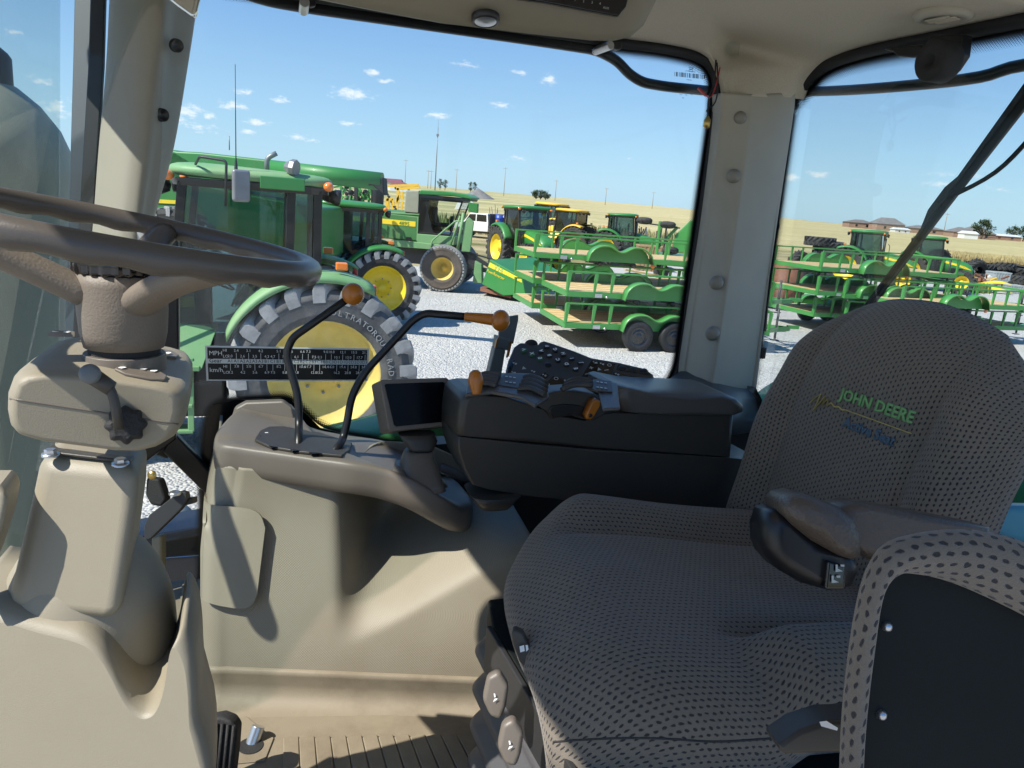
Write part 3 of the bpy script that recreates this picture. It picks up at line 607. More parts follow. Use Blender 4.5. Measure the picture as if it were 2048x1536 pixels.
def stext(b, s, u, v, size, al='CENTER'):
    o_ = SB(u, v, .0016); X = (TR-TL).normalized(); Y_ = (TL-BL).normalized(); Z_ = X.cross(Y_); b.text(s, size, Matrix.Translation(o_) @ Matrix((X, Y_, Z_)).transposed().to_4x4(), 0, 1, al)
cols = [(1,'A1','2.0','',0,'3.2'),(2,'A1','2.4','H',0,'3.8'),(3,'A2','2.6','',0,'4.2'),(4,'A2','3.1','H',0,'5.0'),(5,'A3','3.5','',0,'5.6'),(6,'A3','4.2','H',0,'6.7'),(7,'B1','4.3','',0,'6.9'),(8,'C1','4.7','',0,'7.5'),(9,'B1','5.1','H',0,'8.2'),(10,'B2','5.5','',0,'8.8'),(11,'C1','5.6','H',0,'9.0'),(12,'C2','6.1','',0,'9.8'),(13,'B2','6.6','H',0,'10.6'),(14,'C2','7.3','H',0,'11.7'),(15,'B3','7.5','',0,'12.0'),(16,'C3','8.3','',0,'13.3'),(17,'B3','9.0','H',0,'14.4'),(18,'C3','10.0','H',0,'16.0'),(19,'D1','10.1','',0,'16.2'),(20,'D1','12.1','H',0,'19.4'),(21,'D2','13.0','',0,'20.8'),(22,'D2','15.5','H',0,'24.8'),(23,'D3','17.7','',0,'28.5'),(24,'D3','21.3','H',0,'34.2')]
for (i, g, mph, hi, _, kmh) in cols:
    u = .143+(i-1)*.0362
    stext(bk, g, u, .465, .0105)
    stext(bw, mph, u, .155 if hi else .315, .0088); stext(bw, kmh, u, .61 if hi else .785, .0088)
    v0 = .19 if hi else .335; v1 = .70 if not hi else .545
    bw.poly([SB(u-.0012, v0, .0014), SB(u+.0012, v0, .0014), SB(u+.0012, .362, .0014), SB(u-.0012, .362, .0014)])
    bw.poly([SB(u-.0012, .505, .0014), SB(u+.0012, .505, .0014), SB(u+.0012, v1, .0014), SB(u-.0012, v1, .0014)])
for s_, u, v, z_ in (('MPH', .02, .26, .0145), ('HI', .10, .155, .0095), ('LO', .10, .325, .0095), ('km/h', .02, .74, .0145), ('HI', .10, .62, .0095), ('LO', .10, .79, .0095)): stext(bw, s_, u, v, z_, 'LEFT')
stext(bk, 'Gear', .02, .47, .0135, 'LEFT')
bw.build('white_lettering', MATS['white_ink'], stk, world=True); bk.build('black_lettering', MATS['black_ink'], stk, world=True)
# ================================================================== things inside the cab
from mathutils.bvhtree import BVHTree
def bvh_of(b):
    b.bm.normal_update(); return BVHTree.FromBMesh(b.bm)
def hitpx(t, px, py, off=0.0, fallback=1.5):
    r = (W(px, py, 1)-CAM).normalized(); q = t.ray_cast(CAM, r)
    return (q[0]-r*off) if q[0] is not None else W(px, py, fallback)

# ---- steering column
sc_ = thing('steering_column', V(-.11, .87, ZF), 'beige steering column with four-way pod, tilt lever and moulded foot cowl', 'steering column')
sc_['label'] = 'beige steering column with rounded switch pod, black-knobbed tilt lever and moulded foot cowl'
def part(b, name, m, parent, **k): return b.build(name, MATS[m], parent, world=True, **k)
outl = [(6, 856), (1, 830), (2, 795), (14, 762), (34, 748), (70, 742), (200, 748), (320, 766), (358, 776), (374, 792), (375, 822), (366, 858), (348, 884), (318, 902), (280, 911), (230, 910), (70, 889), (24, 876)]
def podsec(ds, k, drop=0):
    P = [OS(x, y, .80) for x, y in outl]; c = sum(P, Vector())/len(P)
    return [c+(p-c)*k+VS*ds-Vector((0, 0, drop)) for p in P]
b = MB(); b.loft([podsec(.0, .86), podsec(.006, .93), podsec(.020, .985), podsec(.045, 1), podsec(.10, .99), podsec(.16, .96), podsec(.19, .90), podsec(.205, .8)])
pod = part(b, 'switch_pod', 'beige', sc_, bevel=.003)
b = MB(); P = podsec(.0, 1.004)
seam = [OS(x, y, .80) for x, y in ((2, 787+20), (100, 806), (200, 822), (300, 838), (366, 848))]
b.tube([p-VS*.0+Vector((0, 0, 0)) for p in smooth_path([W(2, 792, .79), W(70, 800, .785), W(180, 818, .785), W(290, 836, .79), W(368, 846, .80)], 20)], .0012, 6)
# thin seam line sits on the pod face
podb = MB(); podb.loft([podsec(.0, .86), podsec(.006, .93), podsec(.020, .985), podsec(.045, 1), podsec(.10, .99), podsec(.16, .96), podsec(.19, .90), podsec(.205, .8)]); pb = bvh_of(podb)
b = MB(); b.tube([hitpx(pb, x, 794+.152*x, -.0003, .8) for x in range(20, 366, 14)], .0011, 6); part(b, 'pod_seam', 'taupe', pod)
# symbol pads on top of the pod
def pad(pts, syms):
    b = MB(); P = [hitpx(pb, x, y, .0005, .85) for x, y in pts]; b.prism(P, Vector((0, 0, .003))); o = part(b, 'symbol_pad', 'taupe', pod, bevel=.001)
    b = MB()
    for (x, y, kind) in syms:
        c = hitpx(pb, x, y, .0, .85)+Vector((0, 0, .0036)); u = VR*.0032; v = VS*.0045
        if kind == 0: b.prism([c-u-v*.6, c+u*.4-v, c+u-v*.2, c+u+v*.6, c+u*.2+v, c-u+v*.5], Vector((0, 0, .0002)))
        else: b.prism([c-u*1.2, c-v, c+u*1.2, c+v], Vector((0, 0, .0002)))
    if syms: part(b, 'symbols', 'white_ink', o)
pad([(229, 742), (240, 735), (285, 738), (320, 747), (334, 756), (330, 764), (300, 762), (250, 752)], [(245, 742, 1), (265, 740, 1), (288, 744, 0), (308, 748, 0)])
pad([(298, 706), (315, 701), (345, 706), (358, 714), (352, 719), (320, 716)], [(318, 708, 0), (336, 712, 0)])
pad([(95, 672), (110, 665), (150, 668), (150, 674), (110, 674)], [(112, 669, 0), (135, 670, 0)])
# hub, boot, cap
hc = V(-.113, .868, 0)
b = MB(); b.lathe([(0, 2.90), (.0425, 2.899), (.043, 2.888), (.0425, 2.860), (.041, 2.838), (.038, 2.824), (0, 2.823)], hc, (0, 0, 1), 40); hub = part(b, 'hub', 'hub_tan', sc_)
b = MB(); b.lathe([(0, 2.817), (.0388, 2.817), (.0392, 2.812), (.0405, 2.775), (0, 2.77)], hc, (0, 0, 1), 40); part(b, 'column_collar', 'taupe', sc_, bevel=.001)
b = MB(); b.lathe([(.034, 2.83), (.034, 2.815)], hc, (0, 0, 1), 30); part(b, 'collar_gap', 'rubber', sc_)
b = MB(); secs = []
for z, k in ((2.899, .0435), (2.903, .0455), (2.917, .0450), (2.921, .041)):
    secs.append([hc+Vector((0, 0, z))+(VR*math.cos(a)+VS*math.sin(a))*(k-(.0022 if (i//2) % 2 else 0)) for i, a in [(i, 2*math.pi*i/96) for i in range(96)]])
b.loft(secs); part(b, 'tilt_ring', 'black_gloss', hub)
# steering wheel
sw = thing('steering_wheel', V(-.125, .89, 2.94), 'brown-grey three-spoke steering wheel with finger grips, seen nearly edge-on', 'steering wheel')
wc = V(-.128, .888, 2.940); wn_ = (V(.155, .01, .985)).normalized(); wx_ = (VR-wn_*VR.dot(wn_)).normalized(); wy_ = wn_.cross(wx_)
secs = []
for i in range(144):
    a = 2*math.pi*i/144; d = wx_*math.cos(a)+wy_*math.sin(a); c = wc+d*.2035; sec = []
    for k in range(14):
        q = 2*math.pi*k/14; rr = .0128
        und = max(0, -math.sin(q))
        if und > .3: rr += .0016*math.sin(i*2*math.pi/6)*und
        sec.append(c+(d*math.cos(q)+wn_*math.sin(q))*rr)
    secs.append(sec)
b = MB(); b.loft(secs+[secs[0]], cap=False); rim_ = part(b, 'rim', 'wheel_grip', sw)
for ang, w0 in ((rad(200), 0), (rad(-55), 0), (rad(78), 0)):
    d = wx_*math.cos(ang)+wy_*math.sin(ang); e = wn_.cross(d)
    p0 = hc+Vector((0, 0, 2.872))+d*.028; p1 = wc+d*.115-wn_*.028; p2 = wc+d*.196-wn_*.004
    b = MB(); secs = []
    for i in range(13):
        t = i/12; c = p0*(1-t)**2+p1*2*t*(1-t)+p2*t*t; tan = ((p1-p0)*(1-t)+(p2-p1)*t).normalized(); n_ = tan.cross(e).normalized(); w = .021-.005*t; h = .015-.003*t
        secs.append([c+e*(w*math.cos(q))+n_*(h*math.sin(q)) for q in [2*math.pi*k/16 for k in range(16)]])
    b.loft(secs); part(b, 'spoke', 'hub_tan' if ang != rad(78) else 'wheel_grip', sw)
# tilt lever
b = MB(); kc = OS(180, 748, .765); ax = (CAM-kc).normalized(); b.lathe([(0, .012), (.006, .0115), (.0088, .009), (.0092, .004), (.0085, -.012), (0, -.02)], kc, ax, 24)
lv = part(b, 'lever_knob', 'steel', sc_); lv.data.materials[0] = mat('knob_grey', (.13, .145, .15), .5)
b = MB(); b.tube(round_path([W(183, 750, .755), W(220, 775, .76), W(229, 800, .76), W(238, 858, .765)], .012), [.0085, .008, .0062, .0052]+[.0042]*11, 12) if False else b.tube(round_path([OS(183, 750, .775), OS(218, 772, .772), OS(229, 800, .770), OS(238, 858, .768)], .012), .0045, 12)
b.lathe([(0, -.012), (.008, -.01), (.0072, .012), (0, .014)], OS(200, 762, .774), W(222, 776, .76)-W(183, 750, .755), 16); part(b, 'tilt_lever', 'charcoal', sc_)
b = MB(); kb = OS(252, 850, .795); secs = []; ax = (CAM-kb).normalized(); x_, y_, z_ = frame_of(kb, kb+ax)
for h, r_ in ((-.02, .016), (.0, .0175), (.012, .016), (.016, .012)):
    secs.append([kb+z_*h+(x_*math.cos(a)+y_*math.sin(a))*(r_*(1+.10*math.cos(8*a))) for a in [2*math.pi*i/48 for i in range(48)]])
b.loft(secs); part(b, 'star_knob', 'rubber', sc_)
# neck with bolted top plate
def boxsec(fl, fr, dep, ins=0): return [fl, fr, fr+VS*dep, fl+VS*dep]
b = MB(); b.loft([boxsec(W(78, 914, .845), W(276, 934, .845), .11), boxsec(W(60, 1000, .845), W(272, 1020, .845), .12), boxsec(W(6, 1228, .845), W(238, 1250, .845), .15)], smooth=False)
nk = part(b, 'neck', 'beige', sc_, bevel=.018, bseg=5)
b = MB(); b.prism([W(92, 908, .85), W(262, 928, .85), W(292, 890, 1.0), W(120, 876, 1.0)], Vector((0, 0, .004))); part(b, 'neck_plate', 'charcoal', sc_, bevel=.003)
b = MB(); b.loft([boxsec(W(108, 885, .90), W(262, 900, .90), .10), boxsec(W(110, 905, .90), W(258, 922, .90), .10)], smooth=False); part(b, 'neck_post', 'charcoal', sc_, bevel=.006)
for x, y in ((101, 911), (241, 929)):
    c = W(x, y-1, .842); b = MB(); b.lathe([(.0088, -.001), (.0088, .002), (0, .002)], c, (0, 0, 1), 20); b.lathe([(.0062, .002), (.0062, .006), (.0054, .0068), (0, .0068)], c, (0, 0, 1), 6, smooth=False); part(b, 'neck_bolt', 'steel', sc_)
# ball-shaped boot and outer cowl
b = MB(); c = W(180, 1262, .94)
b.lathe([(math.sin(t)*.098*(1+.1*max(0, math.cos(t))), -math.cos(t)*.145) for t in [math.pi*i/20 for i in range(21)]], c, (0, 0, 1), 48); part(b, 'boot', 'beige', sc_)
co0 = [(-60, 1205), (0, 1214), (60, 1232), (120, 1247), (165, 1262), (200, 1290), (226, 1332), (246, 1372), (266, 1404), (292, 1424), (316, 1420), (332, 1398), (343, 1364), (350, 1325), (355, 1290), (362, 1268), (373, 1272), (386, 1300), (394, 1340), (399, 1430), (396, 1640), (-60, 1640)]
co = [(q.x, q.y) for q in [cr([Vector((a, c_)) for a, c_ in co0], i/110) for i in range(111)]]
def cow(d, k, ds=0):
    P = [W(x, y, d) for x, y in co]; c = W(180, 1560, d); return [c+(p-c)*k+VS*ds for p in P]
b = MB(); b.loft([cow(.83, .90), cow(.83, .955, .006), cow(.83, .99, .02), cow(.83, 1, .045), cow(.83, 1.0, .09), cow(.83, .98, .15)]); part(b, 'foot_cowl', 'beige', sc_)
b = MB(); b.prism([W(x, y, .80) for x, y in ((-60, 975), (-4, 975), (10, 984), (14, 1004), (6, 1050), (-20, 1130), (-60, 1230))], VS*.06)
dp = thing('dash_panel', W(0, 1040, .8), 'beige dash side panel at the left edge beside the steering column', 'panel'); part(b, 'panel_body', 'beige', dp, bevel=.014)

# ---- pedal and foot peg
pd = thing('foot_pedal', W(430, 1500, 1.22), 'black ribbed rubber foot pedal below the steering column', 'pedal')
b = MB(); po = [(388, 1560), (396, 1500), (405, 1450), (418, 1438), (440, 1434), (462, 1442), (473, 1458), (470, 1500), (462, 1570)]
b.prism([W(x, y, 1.20) for x, y in po], CF*.03); part(b, 'pedal_pad', 'rubber', pd, bevel=.006)
b = MB()
for i in range(6): x = 404+i*11.5; b.tube([W(x+6, 1446+abs(i-2.5)*2, 1.196), W(x-4, 1560, 1.196)], .0026, 8)
part(b, 'pedal_ribs', 'rubber', pd)
pg = thing('foot_peg', OZ(502, 1490, ZF), 'short steel peg standing out of a square floor plate', 'peg')
p0 = OZ(503, 1492, ZF); p1 = W(517, 1452, 1.34)
b = MB(); b.tube([p0, p1], .0115, 20); part(b, 'peg_pin', 'steel', pg, bevel=.0015)
b = MB(); b.prism([OZ(x, y, ZF+.004) for x, y in ((470, 1440), (492, 1434), (548, 1478), (530, 1524), (466, 1530), (462, 1470))], Vector((0, 0, .003))); part(b, 'floor_plate', 'beige_dirty', pg, bevel=.002)
b = MB(); b.lathe([(0, 0), (.021, 0)], OZ(501, 1491, ZF+.0085), (0, 0, 1), 24); part(b, 'pin_hole', 'rubber', pg)

# ---- right side console
con = thing('side_console', V(.2, 1.5, ZF), 'beige grained side console with taupe top rim, gear gate and two orange-knobbed shift levers', 'console')
R0Z = lambda z: -.03+.030*sst(2.30, 2.48, z)
def con_s(r, z):
    tilt = 1.475-.30*(max(r, -.06)+.05)
    s = tilt - .125*sst(0, 1, (2.50-z)/.42)
    zf_ = 2.185+(r-.17)*.56
    rec = .22*sst(.16, .30, r)*sst(zf_-.03, zf_+.075, z)
    return s+rec
rows = []
NZ = 60
for i in range(NZ+1):
    z = 2.115+(2.470-2.115)*i/NZ; row = []
    for k in range(12):   # wrap round the front corner
        a = (k/12)*math.pi/2; s0 = con_s(-.03, z); R_c = .045
        if k == 0: row.append(V(R0Z(z)-.045, 1.82, z)); row.append(V(R0Z(z)-.045, s0+.12, z))
        row.append(V(R0Z(z)-R_c*math.cos(a), s0+R_c*(1-math.sin(a)), z))
    for j in range(61):
        r = R0Z(z)+(.54-R0Z(z))*j/60; row.append(V(r, con_s(r, z), z-.06*sst(.36, .54, r)*sst(2.3, 2.48, z)))
    rows.append(row)
b = MB(); b.grid(rows); CB = bvh_of(b); part(b, 'console_skin', 'vinyl_grain', con, solid=.006, soff=1)
# kick band and foot fillet
def kick(z, ds):
    row = []
    for k in range(12):
        a = (k/12)*math.pi/2; s0 = con_s(-.03, 2.12)-ds; R_c = .045+ds
        if k == 0: row.append(V(-.075-ds, 1.82, z))
        row.append(V(-.03-R_c*math.cos(a), s0+R_c*(1-math.sin(a)), z))
    for j in range(41):
        r = -.03+.80*j/40; row.append(V(r, con_s(r, 2.12)-ds, z))
    return row
b = MB(); b.grid([kick(2.122, -.01), kick(2.123, .004), kick(2.120, .008), kick(2.112, .008), kick(2.09, .002), kick(2.072, .004), kick(2.060, .014), kick(2.053, .032), kick(2.0505, .06)]); part(b, 'kick_band', 'beige_dirty', con)
# top rim
tp = [(427, 880, 1.475), (430, 862, 1.50), (448, 838, 1.56), (470, 818, 1.63), (492, 809, 1.69), (572, 802, 1.75), (590, 822, 1.72), (620, 852, 1.69), (690, 868, 1.70), (770, 880, 1.72), (850, 905, 1.72), (905, 948, 1.66), (934, 978, 1.60), (946, 996, 1.56), (942, 1006, 1.53), (925, 1010, 1.50), (890, 992, 1.46), (830, 958, 1.43), (765, 936, 1.425), (700, 925, 1.42), (640, 917, 1.43), (560, 905, 1.44), (490, 895, 1.45), (445, 888, 1.455)]
TP = [W(*q) for q in tp]; cen = W(640, 885, 1.56)
rows = []
def ringk(k, dz): return [cen.lerp(p, k)+Vector((0, 0, dz)) for p in TP+[TP[0]]]
b = MB(); R3 = [ringk(.02, 0), ringk(.4, 0), ringk(.8, 0), ringk(.955, -.001), ringk(.99, -.006), ringk(1.003, -.016), ringk(1.004, -.040), ringk(.992, -.058), ringk(.93, -.064)]
b.grid([[Vector(q) for q in smooth_path(r, 96)] for r in R3]); TB = bvh_of(b); part(b, 'top_rim', 'taupe', con)
b = MB(); bo = [(470, 812), (492, 800), (566, 797), (585, 812), (592, 845), (500, 846), (462, 838)]
b.loft([[W(x, y, 1.70) for x, y in bo], [W(x, y+4, 1.66) for x, y in bo]], smooth=False); part(b, 'rear_box', 'taupe', con, bevel=.006)
T_ = lambda x, y, off=0: hitpx(TB, x, y, off, 1.55)
b = MB(); b.prism([T_(x, y, .002) for x, y in ((509, 884), (520, 866), (538, 858), (566, 857), (640, 870), (704, 890), (700, 905), (684, 916), (600, 908), (540, 898))], Vector((0, 0, .006))); gate = part(b, 'gear_gate', 'charcoal', con, bevel=.002)
b = MB()
for (x, y) in ((535, 878), (575, 884), (613, 890), (648, 897)): b.prism([T_(x-15, y-4, .014), T_(x+9, y-4, .014), T_(x+17, y+5, .014), T_(x-5, y+6, .014)], Vector((0, 0, .003)))
for (x, y) in ((548, 893), (590, 900), (628, 906)): b.prism([T_(x-15, y-3, .014), T_(x+9, y-3, .014), T_(x+16, y+4, .014), T_(x-5, y+5, .014)], Vector((0, 0, .003)))
part(b, 'gate_slots', 'black_gloss', gate)
for (x, y) in ((533, 869), (567, 874), (600, 880), (640, 888), (612, 898)): b = MB(); c = T_(x, y, .013)+Vector((0, 0, .004)); b.poly([c-VR*.003-VS*.002, c+VR*.003-VS*.002, c+VR*.003+VS*.002, c-VR*.003+VS*.002]); part(b, 'gate_mark', 'white_ink', gate)
# levers
l1 = round_path([T_(597, 903, -.01), W(598, 850, 1.545), W(597, 795, 1.54), W(572, 708, 1.53), W(584, 676, 1.525), W(692, 600, 1.50)], .035, 6)
b = MB(); b.tube(l1, .0078, 14); s1 = part(b, 'shift_lever', 'black_plastic', con)
b = MB(); b.ball(W(706, 588, 1.495), .0218, 28); part(b, 'lever_knob', 'orange', s1)
l2 = round_path([T_(666, 910, -.01), W(686, 878, 1.55), W(694, 846, 1.55), W(703, 792, 1.55), W(728, 746, 1.55), W(826, 640, 1.54), W(850, 626, 1.54), W(938, 634, 1.53)], .03, 6)
b = MB(); b.tube(l2, .0078, 14); s2 = part(b, 'shift_lever', 'black_plastic', con)
b = MB(); p0, p1 = W(930, 633, 1.53), W(1001, 641, 1.52); d = (p1-p0).normalized(); L = (p1-p0).length
b.lathe([(0, 0), (.0085, 0), (.0088, .002), (.0118, L-.018), (.012, L-.012)], p0, d, 24)
b.lathe([(math.sin(t)*.0215, L-math.cos(t)*.0185) for t in [math.pi*i/14 for i in range(15)]], p0, d, 28); part(b, 'lever_knob', 'orange', s2)
# storage pocket on the corner
rows = []
tl = [(411, 986), (412, 1001), (426, 1010), (460, 1013), (500, 1018), (521, 1030), (531, 1056)]
bl = [(402, 1192), (408, 1200), (424, 1207), (450, 1213), (486, 1217), (506, 1208), (515, 1188)]
for i in range(21):
    t = i/20; row = []
    for a, c in zip(tl, bl):
        x, y = a[0]+(c[0]-a[0])*t, a[1]+(c[1]-a[1])*t; off = .012 if x > 425 else .02
        row.append(hitpx(CB, max(x, 414), y, .016, 1.45) + (CR*(-(max(x, 414)-x)/FPX*1.45)))
    rows.append(row)
b = MB(); b.grid(patch(rows[::4], 24, 24)); part(b, 'pocket', 'beige', con, solid=.006, soff=0, bevel=.0015)
# cover behind monitor running to the armrest
b = MB(); b.loft([[W(880, 940, 1.62), W(935, 960, 1.66), W(1000, 1010, 1.66)], [W(890, 905, 1.78), W(950, 930, 1.80), W(1040, 960, 1.80)]], cap=False, close=False); part(b, 'inner_shelf', 'charcoal_top', con, solid=.01)

# ---- monitor
mo_ = thing('display_monitor', W(840, 960, 1.55), 'small taupe touchscreen monitor with dark blank screen on a swivel foot', 'monitor')
fo = [(760, 764), (764, 759), (893, 755), (899, 759), (918, 842), (914, 850), (783, 864), (777, 859)]
F_ = [W(x, y, 1.46+(x-760)*.0004) for x, y in fo]; bv = W(742, 772, 1.51)-W(760, 764, 1.46)
b = MB(); b.prism(F_, bv); part(b, 'monitor_case', 'taupe', mo_, bevel=.004)
so_ = [(769, 770), (772, 768), (886, 764), (890, 767), (907, 838), (904, 842), (792, 853), (788, 850)]
b = MB(); b.prism([W(x, y, 1.457+(x-760)*.0004) for x, y in so_], CF*.003); part(b, 'screen', 'screen', mo_, bevel=.001)
def ell(px, py, d, rx, rs_, n=20, p=.55):
    c = W(px, py, d); f = lambda v: math.copysign(abs(v)**p, v)
    return [c+VR*(rx*f(math.cos(2*math.pi*k/n)))+VS*(rs_*f(math.sin(2*math.pi*k/n))) for k in range(n)]
b = MB(); b.loft([ell(833, 866, 1.50, .036, .020), ell(840, 880, 1.50, .034, .018), ell(841, 893, 1.50, .027, .018), ell(842, 898, 1.50, .024, .018)]); part(b, 'swivel_neck', 'charcoal', mo_)
b = MB(); b.loft([ell(842, 898, 1.50, .022, .016), ell(842, 901, 1.50, .022, .016)]); part(b, 'swivel_ring', 'rubber', mo_)
b = MB(); b.loft([ell(839, 900, 1.50, .027, .022), ell(836, 914, 1.50, .030, .026), ell(838, 930, 1.495, .036, .03), ell(848, 960, 1.485, .034, .034), ell(858, 975, 1.48, .03, .034)]); part(b, 'swivel_foot', 'taupe', mo_)
b = MB(); b.loft([ell(812, 926, 1.50, .020, .02), ell(822, 945, 1.49, .035, .03), ell(842, 968, 1.48, .05, .035)]); part(b, 'foot_flange', 'taupe', mo_)

# ---- control armrest beside the seat
ar = thing('control_armrest', V(.68, 1.36, 2.42), 'dark grey control armrest console with orange throttle levers and padded lid', 'armrest')
SA = 1.28
up = [(924, 803), (920, 820), (917, 848), (916, 873), (1060, 887), (1200, 899), (1464, 915), (1470, 830), (1240, 826), (1212, 828), (1180, 843), (1130, 832), (1102, 838), (1078, 812), (1050, 806), (1000, 791), (950, 789), (932, 793)]
lo = [(916, 874), (917, 900), (928, 936), (946, 970), (975, 979), (1050, 992), (1150, 1003), (1250, 1010), (1530, 1024), (1530, 924), (1464, 916), (1200, 900), (1060, 888)]
def slabsec(o, ds, k, s0=SA):
    P = [OS(x, y, s0) for x, y in o]; c = sum(P, Vector())/len(P); return [c+(p-c).normalized()*max(0, (p-c).length-k)+VS*ds for p in P]
def slab(b, o, s0, th, r_=.012):
    b.loft([slabsec(o, 0, r_, s0), slabsec(o, r_*.12, r_*.45, s0), slabsec(o, r_*.45, r_*.12, s0), slabsec(o, r_, 0, s0), slabsec(o, th, 0, s0)]); return b
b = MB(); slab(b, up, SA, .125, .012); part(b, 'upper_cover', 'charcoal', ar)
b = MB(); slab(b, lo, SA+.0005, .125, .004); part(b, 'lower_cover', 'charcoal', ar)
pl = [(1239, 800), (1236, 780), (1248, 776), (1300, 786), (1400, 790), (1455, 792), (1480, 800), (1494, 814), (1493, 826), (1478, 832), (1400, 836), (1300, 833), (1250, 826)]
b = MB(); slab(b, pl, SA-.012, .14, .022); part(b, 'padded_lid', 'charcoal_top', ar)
# quadrant recess, dial ring and lever
qo = [(1066, 806), (1082, 793), (1110, 784), (1150, 781), (1190, 788), (1218, 804), (1224, 818), (1210, 829), (1190, 842), (1170, 840), (1140, 832), (1104, 838), (1092, 822)]
b = MB(); slab(b, qo, SA-.006, .05, .005); part(b, 'throttle_quadrant', 'charcoal', ar)
qi = [(1098, 820), (1104, 812), (1130, 808), (1160, 811), (1186, 822), (1176, 838), (1145, 829), (1106, 836)]
b = MB(); slab(b, qi, SA-.009, .01, .003); part(b, 'quadrant_slot', 'black_plastic', ar)
tl_ = [(1172, 832), (1176, 822), (1186, 802), (1194, 798), (1202, 803), (1201, 812), (1190, 832), (1182, 840), (1174, 839)]
b = MB(); slab(b, tl_, SA-.026, .018, .004); tlv = part(b, 'throttle_lever', 'orange', ar)
b = MB(); b.lathe([(0, .001), (.0035, .001), (.004, -.001)], OS(1181, 831, SA-.026), -VS, 16); part(b, 'lever_screw', 'black_plastic', tlv)
# hand speed lever at the front
b = MB(); p0 = W(954, 800, 1.36); p1 = W(951, 752, 1.36); d = (p1-p0).normalized(); L = (p1-p0).length
b.lathe([(0, .010), (.0075, .010), (.0085, .013), (.0135, L-.012), (.0135, L-.004), (.0105, L+.006), (.005, L+.0105), (0, L+.0115)], p0, d, 24); part(b, 'speed_lever', 'orange', ar)
# upper deck with finger levers and printed label plates
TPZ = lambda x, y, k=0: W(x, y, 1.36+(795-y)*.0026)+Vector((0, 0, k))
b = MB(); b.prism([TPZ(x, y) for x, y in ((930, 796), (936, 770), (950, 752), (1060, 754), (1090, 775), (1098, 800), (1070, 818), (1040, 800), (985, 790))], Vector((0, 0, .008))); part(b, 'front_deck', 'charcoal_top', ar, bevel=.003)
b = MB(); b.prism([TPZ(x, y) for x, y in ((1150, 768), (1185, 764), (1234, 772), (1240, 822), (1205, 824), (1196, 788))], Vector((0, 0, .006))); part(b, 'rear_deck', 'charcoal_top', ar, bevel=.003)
for (o_, nm) in (([(991, 780), (1010, 756), (1050, 760), (1036, 787)], 0), ([(1183, 790), (1187, 769), (1222, 773), (1224, 795)], 0)):
    b = MB(); b.prism([TPZ(x, y, .008) for x, y in o_], Vector((0, 0, .0025))); lp = part(b, 'label_plate', 'charcoal', ar, bevel=.001)
    b = MB(); cx_ = sum(p[0] for p in o_)/4; cy_ = sum(p[1] for p in o_)/4
    for i in range(3):
        for j in range(2):
            c = TPZ(cx_-10+i*8, cy_-6+j*11+i*1.2, .0118); b.poly([c-VR*.003-VS*.003, c+VR*.0015-VS*.004, c+VR*.003+VS*.002, c-VR*.001+VS*.004])
    part(b, 'label_print', 'grey_ink', lp)
for i in range(4):
    b = MB(); y = 762+i*7; b.tube(smooth_path([TPZ(955-i*3, y+2, .012), TPZ(975-i*2, y-1, .014), TPZ(1000-i*3, y+1, .012)], 8), .0052, 8); part(b, 'finger_lever', 'charcoal_top', ar)
for i in range(4):
    b = MB(); y = 764+i*8; b.tube(smooth_path([TPZ(1046-i*4, y+2, .010), TPZ(1066-i*2, y+4, .014), TPZ(1092-i*1, y+16, .012)], 8), .0056, 8); part(b, 'finger_lever', 'charcoal', ar)
for i in range(3):
    b = MB(); y = 768+i*6; b.tube(smooth_path([TPZ(1130-i*4, y+8, .008), TPZ(1150, y+3, .012), TPZ(1184, y+2, .010)], 8), .0048, 8); part(b, 'finger_lever', 'charcoal', ar)
# foot of the armrest
b = MB(); b.loft([ell(985, 980, 1.47, .05, .05), ell(985, 1010, 1.50, .03, .03)]); part(b, 'armrest_foot', 'charcoal', ar)

# ---- key panel mounted behind the armrest
kp = thing('key_panel', W(1160, 780, 1.66), 'dark key panel with lettered round keys A to J and green keys behind the armrest', 'key panel')
KP = lambda x, y, k=0: W(x, y, 1.60+(790-y)*.0013) - (CF*.9+Vector((0, 0, -.4))).normalized()*k
ko = [(1008, 800), (1010, 748), (1016, 722), (1028, 694), (1040, 685), (1056, 686), (1075, 690), (1080, 684), (1088, 681), (1110, 688), (1150, 702), (1182, 715), (1240, 725), (1290, 737), (1306, 748), (1312, 762), (1317, 790), (1317, 820)]
b = MB(); b.prism([KP(x, y) for x, y in ko], (CF*.9+Vector((0, 0, -.4))).normalized()*.03); kb_ = part(b, 'panel_body', 'charcoal', kp, bevel=.004)
b = MB(); kx = KP(1063, 692, -.01); ax = (KP(1063, 680, 0)-KP(1063, 700, 0)).normalized(); secs = []
b.lathe([(0, -.005), (.0145, -.005), (.0150, .006), (.0125, .009), (0, .0095)], KP(1063, 688, -.012), ax, 28); part(b, 'scroll_knob', 'rubber', kp)
Z2 = lambda x, y: (1000+x/2048*340, 660+y/843*140)
XA = (KP(1100, 700)-KP(1106, 716)).normalized(); YA = (KP(1100, 700)-KP(1120, 709)).normalized()
NA = XA.cross(YA).normalized(); YA = NA.cross(XA)
if NA.dot(CF) > 0: NA = -NA
def key(x, y, ch, m='black_plastic', rx=.0072, ink='grey_ink'):
    px, py = Z2(x, y); c = KP(px, py, .0005); b = MB(); b.lathe([(0, .004), (rx*.8, .0038), (rx, .002), (rx, -.002)], c, NA, 20); k_ = part(b, 'key', m, kp)
    if ch:
        b = MB(); M = Matrix.Translation(c+NA*.0048-XA*.004-YA*.004) @ Matrix((XA, YA, NA)).transposed().to_4x4()
        b.text(ch, .0115, M, 0, 1, 'LEFT', .0004); part(b, 'key_letter', 'white_ink', k_)
